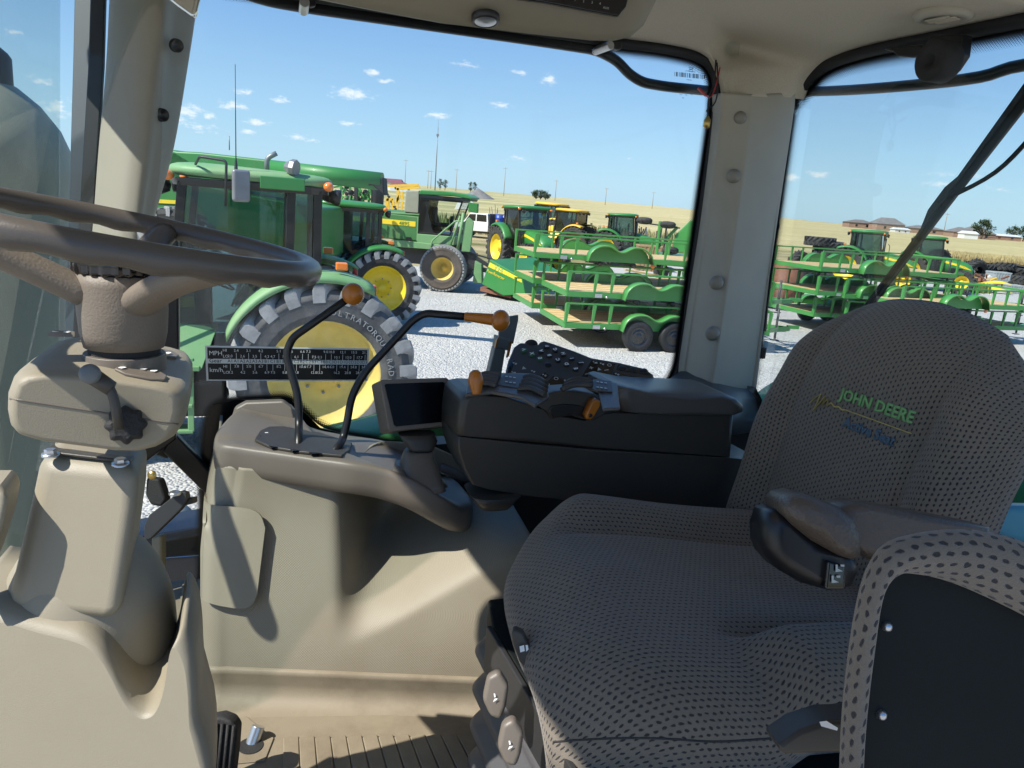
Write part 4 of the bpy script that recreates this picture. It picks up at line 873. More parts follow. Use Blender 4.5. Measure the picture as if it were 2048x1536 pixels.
for x, y, ch in ((565, 208, 'F'), (663, 252, 'G'), (760, 302, 'H'), (860, 352, 'I'), (965, 403, 'J'), (495, 268, 'A'), (592, 320, 'B'), (694, 375, 'C'), (800, 428, 'D'), (910, 480, 'E')): key(x, y, ch)
for x, y, ch in ((288, 253, 'V'), (385, 303, 'X'), (480, 355, 'E')): key(x, y, ch, 'green_key')
key(580, 425, '', 'black_plastic', .0078)
def zone(pts, m='black_gloss'):
    b = MB(); b.prism([KP(*Z2(x, y), .0015) for x, y in pts], NA*-.003); return part(b, 'key_field', m, kp, bevel=.0008)
z1 = zone([(130, 370), (200, 365), (450, 490), (440, 540), (370, 600), (100, 560), (90, 470)])
z2_ = zone([(470, 520), (540, 510), (600, 550), (480, 650), (380, 590)])
z3 = zone([(640, 555), (860, 610), (880, 650), (830, 740), (700, 760), (510, 670)])
z4 = zone([(1100, 362), (1390, 410), (1310, 605), (980, 565)]); z5 = zone([(1420, 420), (1770, 480), (1820, 545), (1400, 480)]); z6 = zone([(1370, 510), (1850, 580), (1860, 680), (1325, 610)]); z7 = zone([(960, 590), (1900, 700), (1905, 740), (940, 650)])
def sym(x, y, kind, par, s=.0048, ink='grey_ink'):
    c = KP(*Z2(x, y), .0032); b = MB()
    P = lambda u, v: c+XA*(u*s)+YA*(v*s)
    if kind == 'o': 
        for k in range(14):
            a, a2 = 2*math.pi*k/14, 2*math.pi*(k+1)/14; b.poly([P(math.cos(a), math.sin(a)), P(math.cos(a2), math.sin(a2)), P(.7*math.cos(a2), .7*math.sin(a2)), P(.7*math.cos(a), .7*math.sin(a))])
    elif kind == 't': b.poly([P(-1, -1), P(1, 0), P(-1, 1)]); 
    elif kind == '+': b.poly([P(-1, -.2), P(1, -.2), P(1, .2), P(-1, .2)]); b.poly([P(-.2, -1), P(.2, -1), P(.2, 1), P(-.2, 1)])
    elif kind == '-': b.poly([P(-.2, -1), P(.2, -1), P(.2, 1), P(-.2, 1)])
    elif kind == 's': b.poly([P(-1, -.3), P(-.2, -1), P(.4, -.4), P(-.4, .3)]); b.poly([P(.2, .2), P(1, .1), P(.9, .9), P(.1, .8)])
    elif kind == 'b': b.poly([P(-.9, -.9), P(.3, -.9), P(.3, .2), P(-.9, .2)]); b.poly([P(.5, .3), P(1, .3), P(1, .9), P(.5, .9)]); b.poly([P(-.6, .45), P(.2, .45), P(.2, .7), P(-.6, .7)])
    part(b, 'key_symbol', ink, par)
for x, y, k, p_ in ((180, 410, 's', z1), (285, 460, 't', z1), (400, 505, 's', z1), (165, 520, 'b', z1), (300, 555, 't', z1), (535, 550, 's', z2_), (440, 608, 'b', z2_), (675, 590, 'o', z3), (795, 620, 's', z3), (570, 660, 'o', z3), (1145, 398, 'b', z4), (1228, 415, 's', z4), (1315, 428, 'o', z4), (1098, 462, '+', z4), (1190, 475, 't', z4), (1280, 488, '-', z4), (1050, 535, '-', z4), (1240, 560, '-', z4), (1410, 540, 's', z6), (1385, 600, 's', z6), (1520, 580, 'b', z6), (1630, 595, 'b', z6), (985, 620, 'o', z7)): sym(x, y, k, p_)
sym(1775, 620, 't', z6, .0055, 'red_ink')
b = MB(); M = Matrix.Translation(KP(*Z2(690, 700), .0035)) @ Matrix((XA, YA, NA)).transposed().to_4x4(); b.text('iTEC', .006, M, 0, 1, 'CENTER'); part(b, 'key_letter', 'grey_ink', z3)
for x, y in ((1475, 460), (1605, 478), (1735, 498)):
    px, py = Z2(x, y); b = MB(); b.lathe([(0, .002), (.007, .0018), (.0085, 0)], KP(px, py, .002), NA, 22); part(b, 'blank_button', 'black_plastic', z5)

# grey bracket standing outside the glass behind the second lever (grab handle of the fender)
gb = thing('grab_bracket', OS(1000, 745, 2.0), 'flat grey metal bracket rising outside the side window behind the orange lever', 'bracket')
b = MB(); b.prism([OS(x, y, 1.92) for x, y in ((1012, 634), (1037, 630), (1037, 640), (1027, 688), (998, 684), (998, 665))], VS*.008); part(b, 'bracket_plate', 'grey_metal', gb, bevel=.002)
b = MB(); b.prism([OS(x, y, 1.91) for x, y in ((994, 672), (1024, 680), (1018, 702), (990, 695))], VS*.03)
b.prism([OS(x, y, 1.915) for x, y in ((990, 694), (1012, 699), (1000, 770), (972, 770))], VS*.03); part(b, 'bracket_post', 'grey_metal', gb, bevel=.004)
b = MB(); b.prism([OS(x, y, 1.905) for x, y in ((994, 680), (998, 672), (996, 690), (990, 696))], VS*.01); b.prism([OS(x, y, 1.905) for x, y in ((1021, 686), (1025, 682), (1018, 712), (1014, 716))], VS*.01); part(b, 'reflector', 'orange', gb)
# ================================================================== operator seat
st_ = thing('operator_seat', V(.65, .91, ZF), 'brown-grey dotted cloth driver seat with embroidered backrest on black suspension base', 'seat')
SC = .905
def cush(a, v):
    av = abs(v); hw = .295*(1-.30*(1-min(a/.30, 1))**2.6); s = SC+v*hw*(1 if av <= 1 else 1)
    r = .342+.64*a+(.018+.034*v)*(1-a)+.050*max(0, v)**3*(1-a)+.012*v*v*(1-a)
    z = 2.505-.085*a-.06*(1-min(a/.20, 1))**2.2-.045*av**7+.012*sst(.0, .25, a)*(1-av)
    z += .042*sst(.36, .50, a)*sst(-.50, -.70, v) - .016*math.exp(-((v+.52)/.05)**2)*sst(.33, .48, a)
    z += .034*sst(.10, .26, a)*sst(.46, .66, v) - .010*math.exp(-((v-.48)/.05)**2)*sst(.1, .25, a)
    z += .004*math.sin(a*9+v*3)*math.cos(v*5)
    return V(r, s, z)
rows = []
for i in range(-6, 71):
    row = []
    for j in range(-8, 65):
        a = max(i, 0)/70; v = -1+2*min(max(j, 0), 56)/56
        p = cush(a, v)
        if i < 0: k = -i/6; p = p+VR*(-.014*math.sin(k*math.pi*.8)+.035*k*k)-Vector((0, 0, .078*k))
        if j < 0: k = -j/8; p = p+VS*(-.012*math.sin(k*math.pi*.9)+.03*k*k)-Vector((0, 0, .105*k*(1-.15*a)))
        if j > 56: k = (j-56)/8; p = p+VS*(.012*math.sin(k*math.pi*.9)-.03*k*k)-Vector((0, 0, .105*k))
        row.append(p)
    rows.append(row)
b = MB(); b.grid(rows); CU_ = bvh_of(b); cu_ = part(b, 'cushion', 'seat_cloth', st_)
b = MB(); b.tube([cush(a, -1)+Vector((0, 0, .0))-VS*.0015-Vector((0, 0, .004)) for a in [i/40 for i in range(41)]], .0012, 6); part(b, 'cushion_seam', 'interior_dark', cu_)
# backrest
def back(w, v, off=0):
    av = abs(v); hw = .252*(1-(.03 if v < 0 else .19-.13*min(1, v*2))*sst(.30, 1.0, w)**1.3)*(1+.02*math.sin(w*3))
    hw *= 1-(.05 if v < 0 else .08)*max(0, (w-.78)/.22)**2
    s = SC+.080+v*hw
    z = 2.38+(.506-(.070 if v < 0 else .052)*av**2.6-(.02 if v < 0 else .05)*av**5*max(0, (w-.6)/.4)**2-.025*max(0, -v))*w
    r = .925+.10*w-.045*sst(.52, .80, av)*(1-.6*w)+(.10-.07*sst(.7, 1, w))*av**9+.10*max(0, (w-.72)/.28)**3*.9-.02*math.sin(w*math.pi)
    r += .010*math.exp(-((av-.56)/.035)**2)*(1-.55*w)
    r += .003*math.sin(w*14+v*4)
    return V(r-off, s, z)
rows = [[back(i/70, -1+2*j/60) for j in range(61)] for i in range(71)]
b = MB(); b.grid(rows); bk_ = part(b, 'backrest', 'seat_cloth', st_, solid=.05, soff=-1)
bb = MB(); bb.grid(rows); BB = bvh_of(bb)
def on_back(s, z, off):
    q = BB.ray_cast(V(.3, s, z), VR); p = q[0] if q[0] is not None else V(.95, s, z); return p-VR*off
def embroider(txt, x, y, size, m, sh=0, wid=1, bold=0.0008):
    P0 = OR_(x, y, .95); s0, z0 = P0.dot(VS), P0.z
    b = MB(); b.text(txt, size, lambda co: on_back(s0-co.x*wid-0*co.y, z0+co.y+sh*co.x, .003), 0, 1.0, 'LEFT', bold); part(b, 'embroidery', m, bk_, solid=.0015)
embroider('John Deere'.upper(), 1660, 797, .026, 'thread_green', .0, 1.0)
embroider('Active Seat', 1672, 852, .024, 'thread_blue', .0, 1.0)
zz_pts = [(1608, 806), (1626, 788), (1616, 822), (1634, 794), (1630, 812), (1640, 798), (1640, 812), (1647, 806), (1654, 814), (1662, 814), (1668, 820), (1674, 820)]
b = MB()
def bpt(x, y): p = OR_(x, y, .95); return on_back(p.dot(VS), p.z, .003)
b.tube([bpt(x, y) for x, y in zz_pts], .0014, 6); b.tube([bpt(1674+(1800-1674)*t, 820+(868-820)*t) for t in [i/16 for i in range(17)]], .0009, 6); part(b, 'embroidery', 'thread_yellow', bk_)
# black frame behind cushion and backrest
b = MB(); b.prism([V(.96, SC-.12, 2.34), V(1.04, SC-.12, 2.34), V(1.10, SC-.12, 2.68), V(1.06, SC-.12, 2.68)], VS*.34); part(b, 'back_frame', 'interior_dark', st_, bevel=.01)
# suspension base: black pan, grey bellows, levers
b = MB(); b.prism([V(.362, .52, 2.335), V(.352, .97, 2.335), V(.37, 1.05, 2.335), V(.95, 1.12, 2.30), V(.95, .56, 2.30)], (0, 0, .045)); part(b, 'seat_pan', 'panel_black', st_, bevel=.004)
b = MB(); secs = []
for i in range(25):
    t = i/24; z = 2.345-.27*t; k = .5-.5*math.cos(i*math.pi/3); o = .012+.022*k
    x0, x1, y0, y1 = .375-o, .90+o, .58-o, 1.02+o; n = 8; sec = []
    for (cx, cy, a0) in ((x0+.05, y0+.05, math.pi), (x1-.05, y0+.05, 1.5*math.pi), (x1-.05, y1-.05, 0), (x0+.05, y1-.05, .5*math.pi)):
        for q in range(n): a = a0+q/(n-1)*math.pi/2; sec.append(V(cx+.05*math.cos(a), cy+.05*math.sin(a), z))
    secs.append(sec)
b.loft(secs); part(b, 'bellows', 'bellows', st_)
b = MB(); hd = [(1026, 1290), (1022, 1266), (1030, 1258), (1046, 1266), (1070, 1310), (1090, 1352), (1086, 1364), (1062, 1350), (1040, 1326)]
b.prism([W(x, y, .985) for x, y in hd], CF*.02); h1 = part(b, 'seat_lever', 'charcoal', st_, bevel=.006)
b = MB(); c = W(1048, 1299, .980); X, Y = CR*.0008, CU*.0008
for q in ([(-6, -4), (0, -6), (1, 2), (-5, 4)], [(2, -6), (5, -6), (6, 0), (3, 3)]): b.poly([c+X*x*1.2-Y*y*1.2 for x, y in q])
part(b, 'lever_mark', 'white_ink', h1)
b = MB(); hd = [(1556, 1500), (1560, 1490), (1600, 1462), (1660, 1442), (1740, 1440), (1740, 1506), (1640, 1508), (1572, 1510)]
b.prism([W(x, y, .70) for x, y in hd], CF*.04); h2 = part(b, 'seat_lever', 'charcoal', st_, bevel=.008)
b = MB(); c = W(1660, 1456, .692); b.poly([c+X*x-Y*y for x, y in ((-10, -2), (8, 3), (9, 0), (-4, -8), (-12, -7))]); part(b, 'lever_mark', 'white_ink', h2)
for (x, y, d, m) in ((988, 1395, .93, 0), (1018, 1490, .88, 1)):
    b = MB(); sh = [(-14, -40), (10, -52), (30, -20), (24, 20), (14, 48), (-8, 40), (-24, 6)]
    b.prism([W(x+u, y+v, d) for u, v in sh], CF*.02); h = part(b, 'height_lever', 'taupe', st_, bevel=.006)
    b = MB(); c = W(x+2, y, d-.003); b.poly([c+X*u-Y*v for u, v in ((-2, -6), (0, -6), (1, -1), (-1, 0))]); b.poly([c+X*u-Y*v for u, v in ((-1, 2), (4, 1), (3, 3), (-3, 7))]); part(b, 'lever_mark', 'white_ink', h)
b = MB(); b.prism([V(.350, .52, 2.31), V(.342, .97, 2.31), V(.342, .97, 2.384), V(.350, .52, 2.384)], VR*.008); part(b, 'pan_edge', 'dark_metal', st_, bevel=.002)
# left armrest
al = thing('left_armrest', W(1700, 1150, .93), 'brown vinyl armrest with black joystick housing under its front end', 'armrest')
def roundslab(pts, d, th, r_, m, name, par):
    P = [W(x, y, d) for x, y in pts]; c = sum(P, Vector())/len(P)
    def sec(ds, k): return [c+(p-c).normalized()*max(.002, (p-c).length-k)+CF*ds for p in P]
    b = MB(); b.loft([sec(0, r_), sec(r_*.08, r_*.6), sec(r_*.35, r_*.2), sec(r_*.8, 0), sec(th-r_*.6, 0), sec(th, r_)]); return part(b, name, m, par)
roundslab([(1690, 1090), (1682, 1040), (1690, 1016), (1720, 1008), (1850, 1030), (1990, 1058), (1990, 1120), (1760, 1130)], .965, .07, .016, 'pad_brown', 'arm_pad', al)
hs = [(1534, 1096), (1533, 1062), (1544, 1030), (1560, 1024), (1600, 1050), (1660, 1090), (1722, 1120), (1728, 1150), (1712, 1180), (1668, 1188), (1610, 1172), (1566, 1146), (1545, 1122)]
roundslab(hs, .93, .08, .022, 'black_plastic', 'housing', al)
fr = [(1578, 1034), (1577, 1014), (1590, 1000), (1615, 995), (1648, 1003), (1690, 1018), (1722, 1044), (1735, 1078), (1735, 1118), (1722, 1128), (1690, 1118), (1640, 1090), (1600, 1058)]
roundslab(fr, .905, .10, .026, 'pad_brown', 'hand_pad', al)
b = MB(); b.prism([W(x, y, .92) for x, y in ((1656, 1122), (1690, 1132), (1692, 1180), (1650, 1180))], CF*.02); sb_ = part(b, 'switch_bank', 'black_gloss', al, bevel=.003)
b = MB()
for (x, y) in ((1678, 1136), (1670, 1158)): c = W(x, y, .917); b.poly([c+X*u-Y*v for u, v in ((-5, -5), (-2, -5), (-2, 1), (2, 3), (6, 5), (-5, 6))]); b.poly([c+X*u-Y*v for u, v in ((2, -5), (8, -5), (8, -2), (3, -2))])
part(b, 'switch_print', 'grey_ink', sb_)
# folding passenger seat back, near the camera
ps = thing('passenger_seat_back', W(1900, 1400, .5), 'folded-up passenger seat in dotted cloth with black metal backing panel and two screws', 'seat')
oc = [(1672, 1700), (1676, 1500), (1683, 1390), (1696, 1280), (1712, 1190), (1732, 1128), (1765, 1085), (1830, 1064), (1920, 1056), (2010, 1070), (2100, 1112), (2260, 1220), (2260, 1700)]
ic = [(1712, 1700), (1718, 1500), (1728, 1380), (1742, 1270), (1752, 1200), (1765, 1166), (1790, 1147), (1820, 1146), (1880, 1158), (1950, 1184), (2060, 1238), (2240, 1340), (2240, 1700)]
DN = .535; PV = (W(1850, 1350, 1)-CAM).normalized()
O_, I_ = [W(x, y, DN) for x, y in oc], [W(x, y, DN) for x, y in ic]
O_, I_ = smooth_path(O_, 60), smooth_path(I_, 60); rows = []
for p, q in zip(O_, I_):
    out = (p-q); L = out.length; o_ = out.normalized(); row = []
    for k in range(15):
        t = k/14
        if t < .75: a = (t/.75)*math.pi; rad_ = L/2; row.append((p+q)/2-o_*(rad_*math.cos(a)) - CF*(.018*math.sin(a)))
        else: row.append(p+PV*((t-.75)/.25*.09))
    rows.append(row)
b = MB(); b.grid(rows); part(b, 'cloth_border', 'seat_cloth_wide', ps)
b = MB(); b.prism([p+CF*.004 for p in smooth_path([W(x, y, DN) for x, y in ic], 60)], CF*.02); pnl = part(b, 'backing_panel', 'panel_black', ps)
b = MB(); b.prism([p+PV*.07 for p in O_], PV*.02); part(b, 'seat_cushion_back', 'seat_cloth', ps)
for x, y in ((1779, 1256), (1768, 1434)):
    b = MB(); c = W(x, y, DN); b.lathe([(0, .004), (.0022, .0036), (.0034, .002), (.004, -.004)], c+CF*.004, -CF, 18); part(b, 'screw', 'steel', pnl)
# ================================================================== rest of our tractor seen through the glass
# exhaust after-treatment shield and stack beside the windscreen
ex = thing('exhaust_stack', W(-30, 700, 2.5), 'olive perforated exhaust shield with dark stack pipe left of the windscreen post', 'exhaust')
cx = W(-28, 500, 2.5); cx.z = 0
zt = W(0, 165, 2.5).z
b = MB(); b.lathe([(0, zt+.01), (.06, zt+.012), (.12, zt-.02), (.18, zt-.07), (.232, zt-.14), (.256, zt-.20), (.262, zt-.27), (.262, 1.2)], cx, (0, 0, 1), 56); part(b, 'heat_shield', 'exhaust_shield', ex)
b = MB(); b.lathe([(.080, zt-.05), (.080, zt+.06), (.070, zt+.075), (.040, zt+.1), (.040, zt+.8)], cx+CR*.035, (0, 0, 1), 28); part(b, 'stack_pipe', 'dark_metal', ex)
# hinge bracket, hose and clamp seen low between column and console
lk = thing('hose_and_bracket', OS(340, 1100, 1.9), 'black bracket with bolt above a blue-grey hose and clamp, low outside the window', 'bracket')
b = MB(); b.prism([W(x, y, 1.62) for x, y in ((288, 1052), (298, 1030), (360, 982), (372, 985), (374, 1000), (360, 1020), (300, 1078), (288, 1080))], CF*.02)
b.prism([W(x, y, 1.63) for x, y in ((350, 1000), (384, 996), (384, 1008), (352, 1016))], CF*.03); part(b, 'bracket_arm', 'dark_metal', lk, bevel=.002)
b = MB(); b.lathe([(.013, 0), (.013, .003), (.008, .006), (0, .007)], W(350, 988, 1.615), (0, 0, 1), 16); part(b, 'bolt', 'steel', lk); b = MB(); b.lathe([(0, .004), (.008, .004), (.010, 0)], W(304, 950, 1.615), -CF, 14); part(b, 'bolt', 'brass', lk)
b = MB(); b.prism([W(x, y, 1.64) for x, y in ((292, 955), (318, 958), (332, 1000), (322, 1014), (300, 1010), (290, 990))], CF*.03); part(b, 'knob', 'rubber', lk, bevel=.006)
b = MB(); b.prism([W(x, y, 1.70) for x, y in ((302, 1075), (322, 1070), (322, 1180), (300, 1160))], CF*.03); part(b, 'tan_pipe', 'beige', lk, bevel=.006)
b = MB(); b.tube(smooth_path([OS(384, 1020, 2.15), OS(350, 1060, 2.13), OS(338, 1150, 2.12), OS(345, 1250, 2.12)], 14), .05, 20); hs_ = part(b, 'hose', 'tyre_new', lk); hs_.data.materials[0] = mat('hose_blue', (.045, .075, .12), .35)
b = MB(); b.tube([OS(345, 1170, 2.10), OS(385, 1190, 2.10)], .012, 12); b.tube([OS(350, 1160, 2.1), OS(356, 1195, 2.1)], .02, 14); part(b, 'hose_clamp', 'steel', lk)
b = MB(); b.prism([V(-.5, 1.95, 1.5), V(-.5, 1.95, 2.08), V(.1, 1.95, 2.16), V(.1, 1.95, 1.5)], VS*.15); part(b, 'tank_panel', 'smoked', lk, bevel=.02)
# rear fender of our own tractor below the side and rear windows
fd = thing('rear_fender', V(.9, 2.2, 2.1), 'bright green rear fender of our own tractor just below the windows', 'fender')
rows = []
for i in range(21):
    r = .22+1.6*i/20; zt_ = 2.30+.12*sst(-.1, .7, r)-.10*sst(1.1, 2.0, r)
    rows.append([V(r, 1.90, zt_-.20), V(r, 1.905, zt_), V(r, 1.97, zt_+.012), V(r, 2.08, zt_+.010), V(r, 2.14, zt_-.004), V(r, 2.155, zt_-.05), V(r, 2.15, zt_-.10)])
b = MB(); b.grid(rows); part(b, 'fender_top', 'green', fd, solid=.006)
hb = thing('rear_fender', V(1.9, 1.6, 2.0), 'green arched rear part of our own fender with dark inner wall, seen beside the backrest', 'fender')
pr_ = [(1.50, 2.10), (1.54, 2.32), (1.62, 2.46), (1.78, 2.55), (1.98, 2.56), (2.2, 2.47), (2.4, 2.28), (2.52, 1.95)]
b = MB(); b.grid(patch([[V(r, s_, z-.05*(abs(s_-1.6)/.5)**4) for s_ in (1.10, 1.14, 1.35, 1.6, 1.85, 2.06, 2.1)] for r, z in pr_], 24, 18)); part(b, 'fender_arch', 'green', hb, solid=.006)
b = MB(); b.prism([V(r, 1.115, z-.07) for r, z in pr_]+[V(2.5, 1.115, 1.4), V(1.5, 1.115, 1.4)], VS*.02); part(b, 'inner_wall', 'grey_metal', hb)
b = MB(); b.prism([W(x, y, 1.25) for x, y in ((1975, 1024), (2020, 1012), (2120, 1014), (2120, 1110), (1980, 1070))], CF*.05)
wb = thing('washer_bottle', W(2010, 1040, 1.25), 'pale blue plastic bottle tucked behind the driver seat', 'bottle'); o = part(b, 'bottle_body', 'white_paint', wb, bevel=.012); o.data.materials[0] = mat('pale_blue', (.10, .33, .42), .3)
# ================================================================== ground
def height(x, y):
    d = math.hypot(x, y)
    h = 0
    if y > 70: h = (y-70)*.0085*sst(70, 220, y)
    h += sst(120, 420, y)*(1.8*math.sin(x*.006+1.3)+.9*math.sin(x*.017+y*.01))
    h += sst(90, 500, y)*(4.0*sst(100, -250, x)-3.2*sst(60, 330, x))
    h *= 1-sst(900, 2500, d)
    return h
b = MB(); rows = []
ys = [-400, -100, -20, 0, 10, 20, 30, 40, 50, 60, 70, 80, 92, 105, 120, 140, 160, 185, 215, 250, 290, 330, 380, 430, 500, 600, 750, 950, 1300, 2000, 3500, 9000]
xs = sorted(set([-9000, -4000, -2000, -1200, -800] + list(range(-600, 640, 20)) + [800, 1200, 2000, 4000, 9000]))
for y in ys: rows.append([(x, y, height(x, y)) for x in xs])
b.grid(rows, uv=False)
gm = mat('ground_mix', (.3, .25, .12), .95); n, l = gm.node_tree.nodes, gm.node_tree.links; B_ = n['Principled BSDF']; B_.inputs['Specular IOR Level'].default_value = .1
geo = n.new('ShaderNodeNewGeometry')
def N(kind, **k):
    q = n.new(kind)
    for a, v in k.items(): setattr(q, a, v)
    return q
def noise(s, det=6, ro=.6, scale3=None):
    q = N('ShaderNodeTexNoise'); q.inputs['Scale'].default_value = s; q.inputs['Detail'].default_value = det; q.inputs['Roughness'].default_value = ro
    if scale3: m_ = N('ShaderNodeMapping'); m_.inputs['Scale'].default_value = scale3; l.new(geo.outputs[0], m_.inputs[0]); l.new(m_.outputs[0], q.inputs['Vector'])
    else: l.new(geo.outputs[0], q.inputs['Vector'])
    return q.outputs[0]
def rmp(v, a, b_, c=0, d=1):
    q = N('ShaderNodeMapRange'); l.new(v, q.inputs[0]); q.inputs[1].default_value = a; q.inputs[2].default_value = b_; q.inputs[3].default_value = c; q.inputs[4].default_value = d; return q.outputs[0]
def mixc(f, a, b_):
    q = N('ShaderNodeMix', data_type='RGBA'); l.new(f, q.inputs[0])
    for s, v in ((6, a), (7, b_)):
        if isinstance(v, tuple): q.inputs[s].default_value = (*v, 1)
        else: l.new(v, q.inputs[s])
    return q.outputs[2]
def mm(op, a, b_):
    q = N('ShaderNodeMath', operation=op)
    for i, v in enumerate((a, b_)):
        if isinstance(v, (int, float)): q.inputs[i].default_value = v
        else: l.new(v, q.inputs[i])
    return q.outputs[0]
sep = N('ShaderNodeSeparateXYZ'); l.new(geo.outputs[0], sep.inputs[0]); Yc, Xc = sep.outputs[1], sep.outputs[0]
dry = mixc(rmp(noise(.35), .35, .68), (.30, .24, .13), (.46, .38, .21))
grs = mixc(rmp(noise(.9, 8, .7), .4, .65), (.10, .115, .035), (.20, .185, .075))
near = mixc(rmp(noise(.09, 5), .46, .60), dry, grs)
straw = mixc(rmp(noise(.02, 6, .7, (.5, 3.0, 1)), .35, .65), (.44, .36, .17), (.62, .52, .28))
straw = mixc(rmp(noise(.9, 6, .8, (1, .3, 1)), .35, .7), straw, (.36, .30, .15))
olive = mixc(rmp(noise(.03, 5, .6, (.4, 2.4, 1)), .42, .60), (.27, .26, .12), (.50, .42, .22))
far = mixc(rmp(mm('ADD', Xc, mm('MULTIPLY', noise(.012, 3), 160)), 60, 120), olive, straw)
yy = mm('ADD', Yc, mm('MULTIPLY', noise(.05, 4), 30))
cg = mixc(rmp(yy, 88, 112), near, far); l.new(cg, B_.inputs['Base Color'])
bp = N('ShaderNodeBump'); bp.inputs['Strength'].default_value = .6; bp.inputs['Distance'].default_value = .15; l.new(noise(2.5, 6, .8), bp.inputs['Height']); l.new(bp.outputs[0], B_.inputs['Normal'])
tag(b.build('ground', gm), kind='structure')
# white-grey gravel yard
gv = mat('gravel_mix', (.4, .4, .4), .95); n, l = gv.node_tree.nodes, gv.node_tree.links; B_ = n['Principled BSDF']; B_.inputs['Specular IOR Level'].default_value = .15
geo = N('ShaderNodeNewGeometry')
def vor(s, feat='F1'):
    q = N('ShaderNodeTexVoronoi', feature=feat); q.inputs['Scale'].default_value = s; l.new(geo.outputs[0], q.inputs['Vector']); return q
v1, v2 = vor(26), vor(9)
sp = N('ShaderNodeSeparateColor'); l.new(v1.outputs['Color'], sp.inputs[0]); sp2 = N('ShaderNodeSeparateColor'); l.new(v2.outputs['Color'], sp2.inputs[0])
stone = mixc(rmp(sp.outputs[0], 0, 1), (.33, .32, .30), (.66, .63, .575))
stone = mixc(rmp(sp2.outputs[1], 0, 1, 0, .55), stone, (.50, .49, .47))
stone = mixc(rmp(noise(1.0, 5, .6, (.10, .9, 1)), .52, .72, 0, .38), stone, (.33, .32, .30))
stone = mixc(rmp(noise(.5, 6, .65), .40, .70, 0, .5), stone, (.40, .39, .37))
l.new(stone, B_.inputs['Base Color'])
bp = N('ShaderNodeBump'); bp.inputs['Strength'].default_value = 1; bp.inputs['Distance'].default_value = .03; bp.invert = True; l.new(mm('ADD', v1.outputs['Distance'], mm('MULTIPLY', v2.outputs['Distance'], .6)), bp.inputs['Height']); l.new(bp.outputs[0], B_.inputs['Normal'])
rg = random.Random(5); edge = []
for i in range(90):
    x = -40+i*1.5; y = 34 if x < -2 else (34+(x+2)*1.0 if x < 12 else 48+(x-12)*.35)
    edge.append((x, y+rg.uniform(-.7, .7)+1.5*math.sin(x*.35), .012))
b = MB(); cols_ = []
for (x, y, z) in edge: cols_.append([(x, -30+(y+30)*t, .012) for t in (0, .3, .6, .8, .9, 1)])
b.grid(cols_, uv=False); tag(b.build('gravel_yard', gv), kind='structure')

# ================================================================== wheels and tractors
def seg_lathe(b, prof, o, ax, seg=40): return b.lathe(prof, o, ax, seg)
def tyre_mb(R, w, ri, lugs, lug_h=.045, seg=48, lugw=.055, style='lug'):
    b = MB(); h = w/2; Rc = R-lug_h
    prof = [(ri, -h*.80), (ri+.02, -h*.92), (ri+.06, -h*.97), (ri+.075, -h*1.0), (ri+.085, -h*.985), ((ri+Rc)/2, -h*1.04), (Rc-.11, -h*1.02), (Rc-.10, -h*1.045), (Rc-.085, -h*1.01), (Rc-.05, -h*.98), (Rc-.012, -h*.80), (Rc, -h*.4), (Rc, h*.4), (Rc-.012, h*.80), (Rc-.05, h*.98), (Rc-.085, h*1.01), (Rc-.10, h*1.045), (Rc-.11, h*1.02), ((ri+Rc)/2, h*1.04), (ri+.085, h*.985), (ri+.075, h*1.0), (ri+.06, h*.97), (ri+.02, h*.92), (ri, h*.80)]
    b.lathe(prof, (0, 0, 0), (0, 1, 0), seg)
    ex, ey, ez = frame_of((0, 0, 0), (0, 1, 0))
    def P(a, r, y): return (ex*math.cos(a)+ey*math.sin(a))*r+Vector((0, y, 0))
    if style == 'lug':
        for side in (-1, 1):
            for k in range(lugs):
                a0 = 2*math.pi*(k+(.5 if side > 0 else 0))/lugs; dA = 2*math.pi/lugs
                pts = []
                for t in (0, .2, .45, .7, .88, .97, 1.0):
                    y = side*(h*.04+min(t, .97)/.97*h*1.0+(.02*h if t == 1 else 0)); a = a0+t*dA*.80; wv = lugw*(1+.55*sst(.2, .95, t))/R
                    ro = R-.004*abs(t-.5) if t < .9 else (R-.018 if t < .99 else Rc-.04); rb = Rc-.01 if t < .6 else (Rc-.05 if t < .9 else Rc-.13)
                    pts.append((a, wv, y, ro, rb))
                secs = [[P(a-wv*.5, rb, y), P(a-wv*.46, (rb+3*ro)/4, y), P(a-wv*.30, ro, y), P(a+wv*.30, ro, y), P(a+wv*.46, (rb+3*ro)/4, y), P(a+wv*.5, rb, y)] for a, wv, y, ro, rb in pts]
                b.loft(secs, smooth=False)
    elif style == 'turf':
        for j in range(7):
            for k in range(lugs):
                a = 2*math.pi*(k+.5*(j % 2))/lugs; y = (-.86+j*.287)*h; dA = 2*math.pi/lugs*.78; dy = h*.115
                rr = R-.03*abs(j-3)/3-.012*(abs(j-3) == 3)
                b.loft([[P(a, rr-.05, y-dy), P(a+dA, rr-.05, y-dy), P(a+dA, rr-.05, y+dy), P(a, rr-.05, y+dy)], [P(a+.1*dA, rr, y-dy*.8), P(a+.9*dA, rr, y-dy*.8), P(a+.9*dA, rr, y+dy*.8), P(a+.1*dA, rr, y+dy*.8)]], smooth=False)
    return b
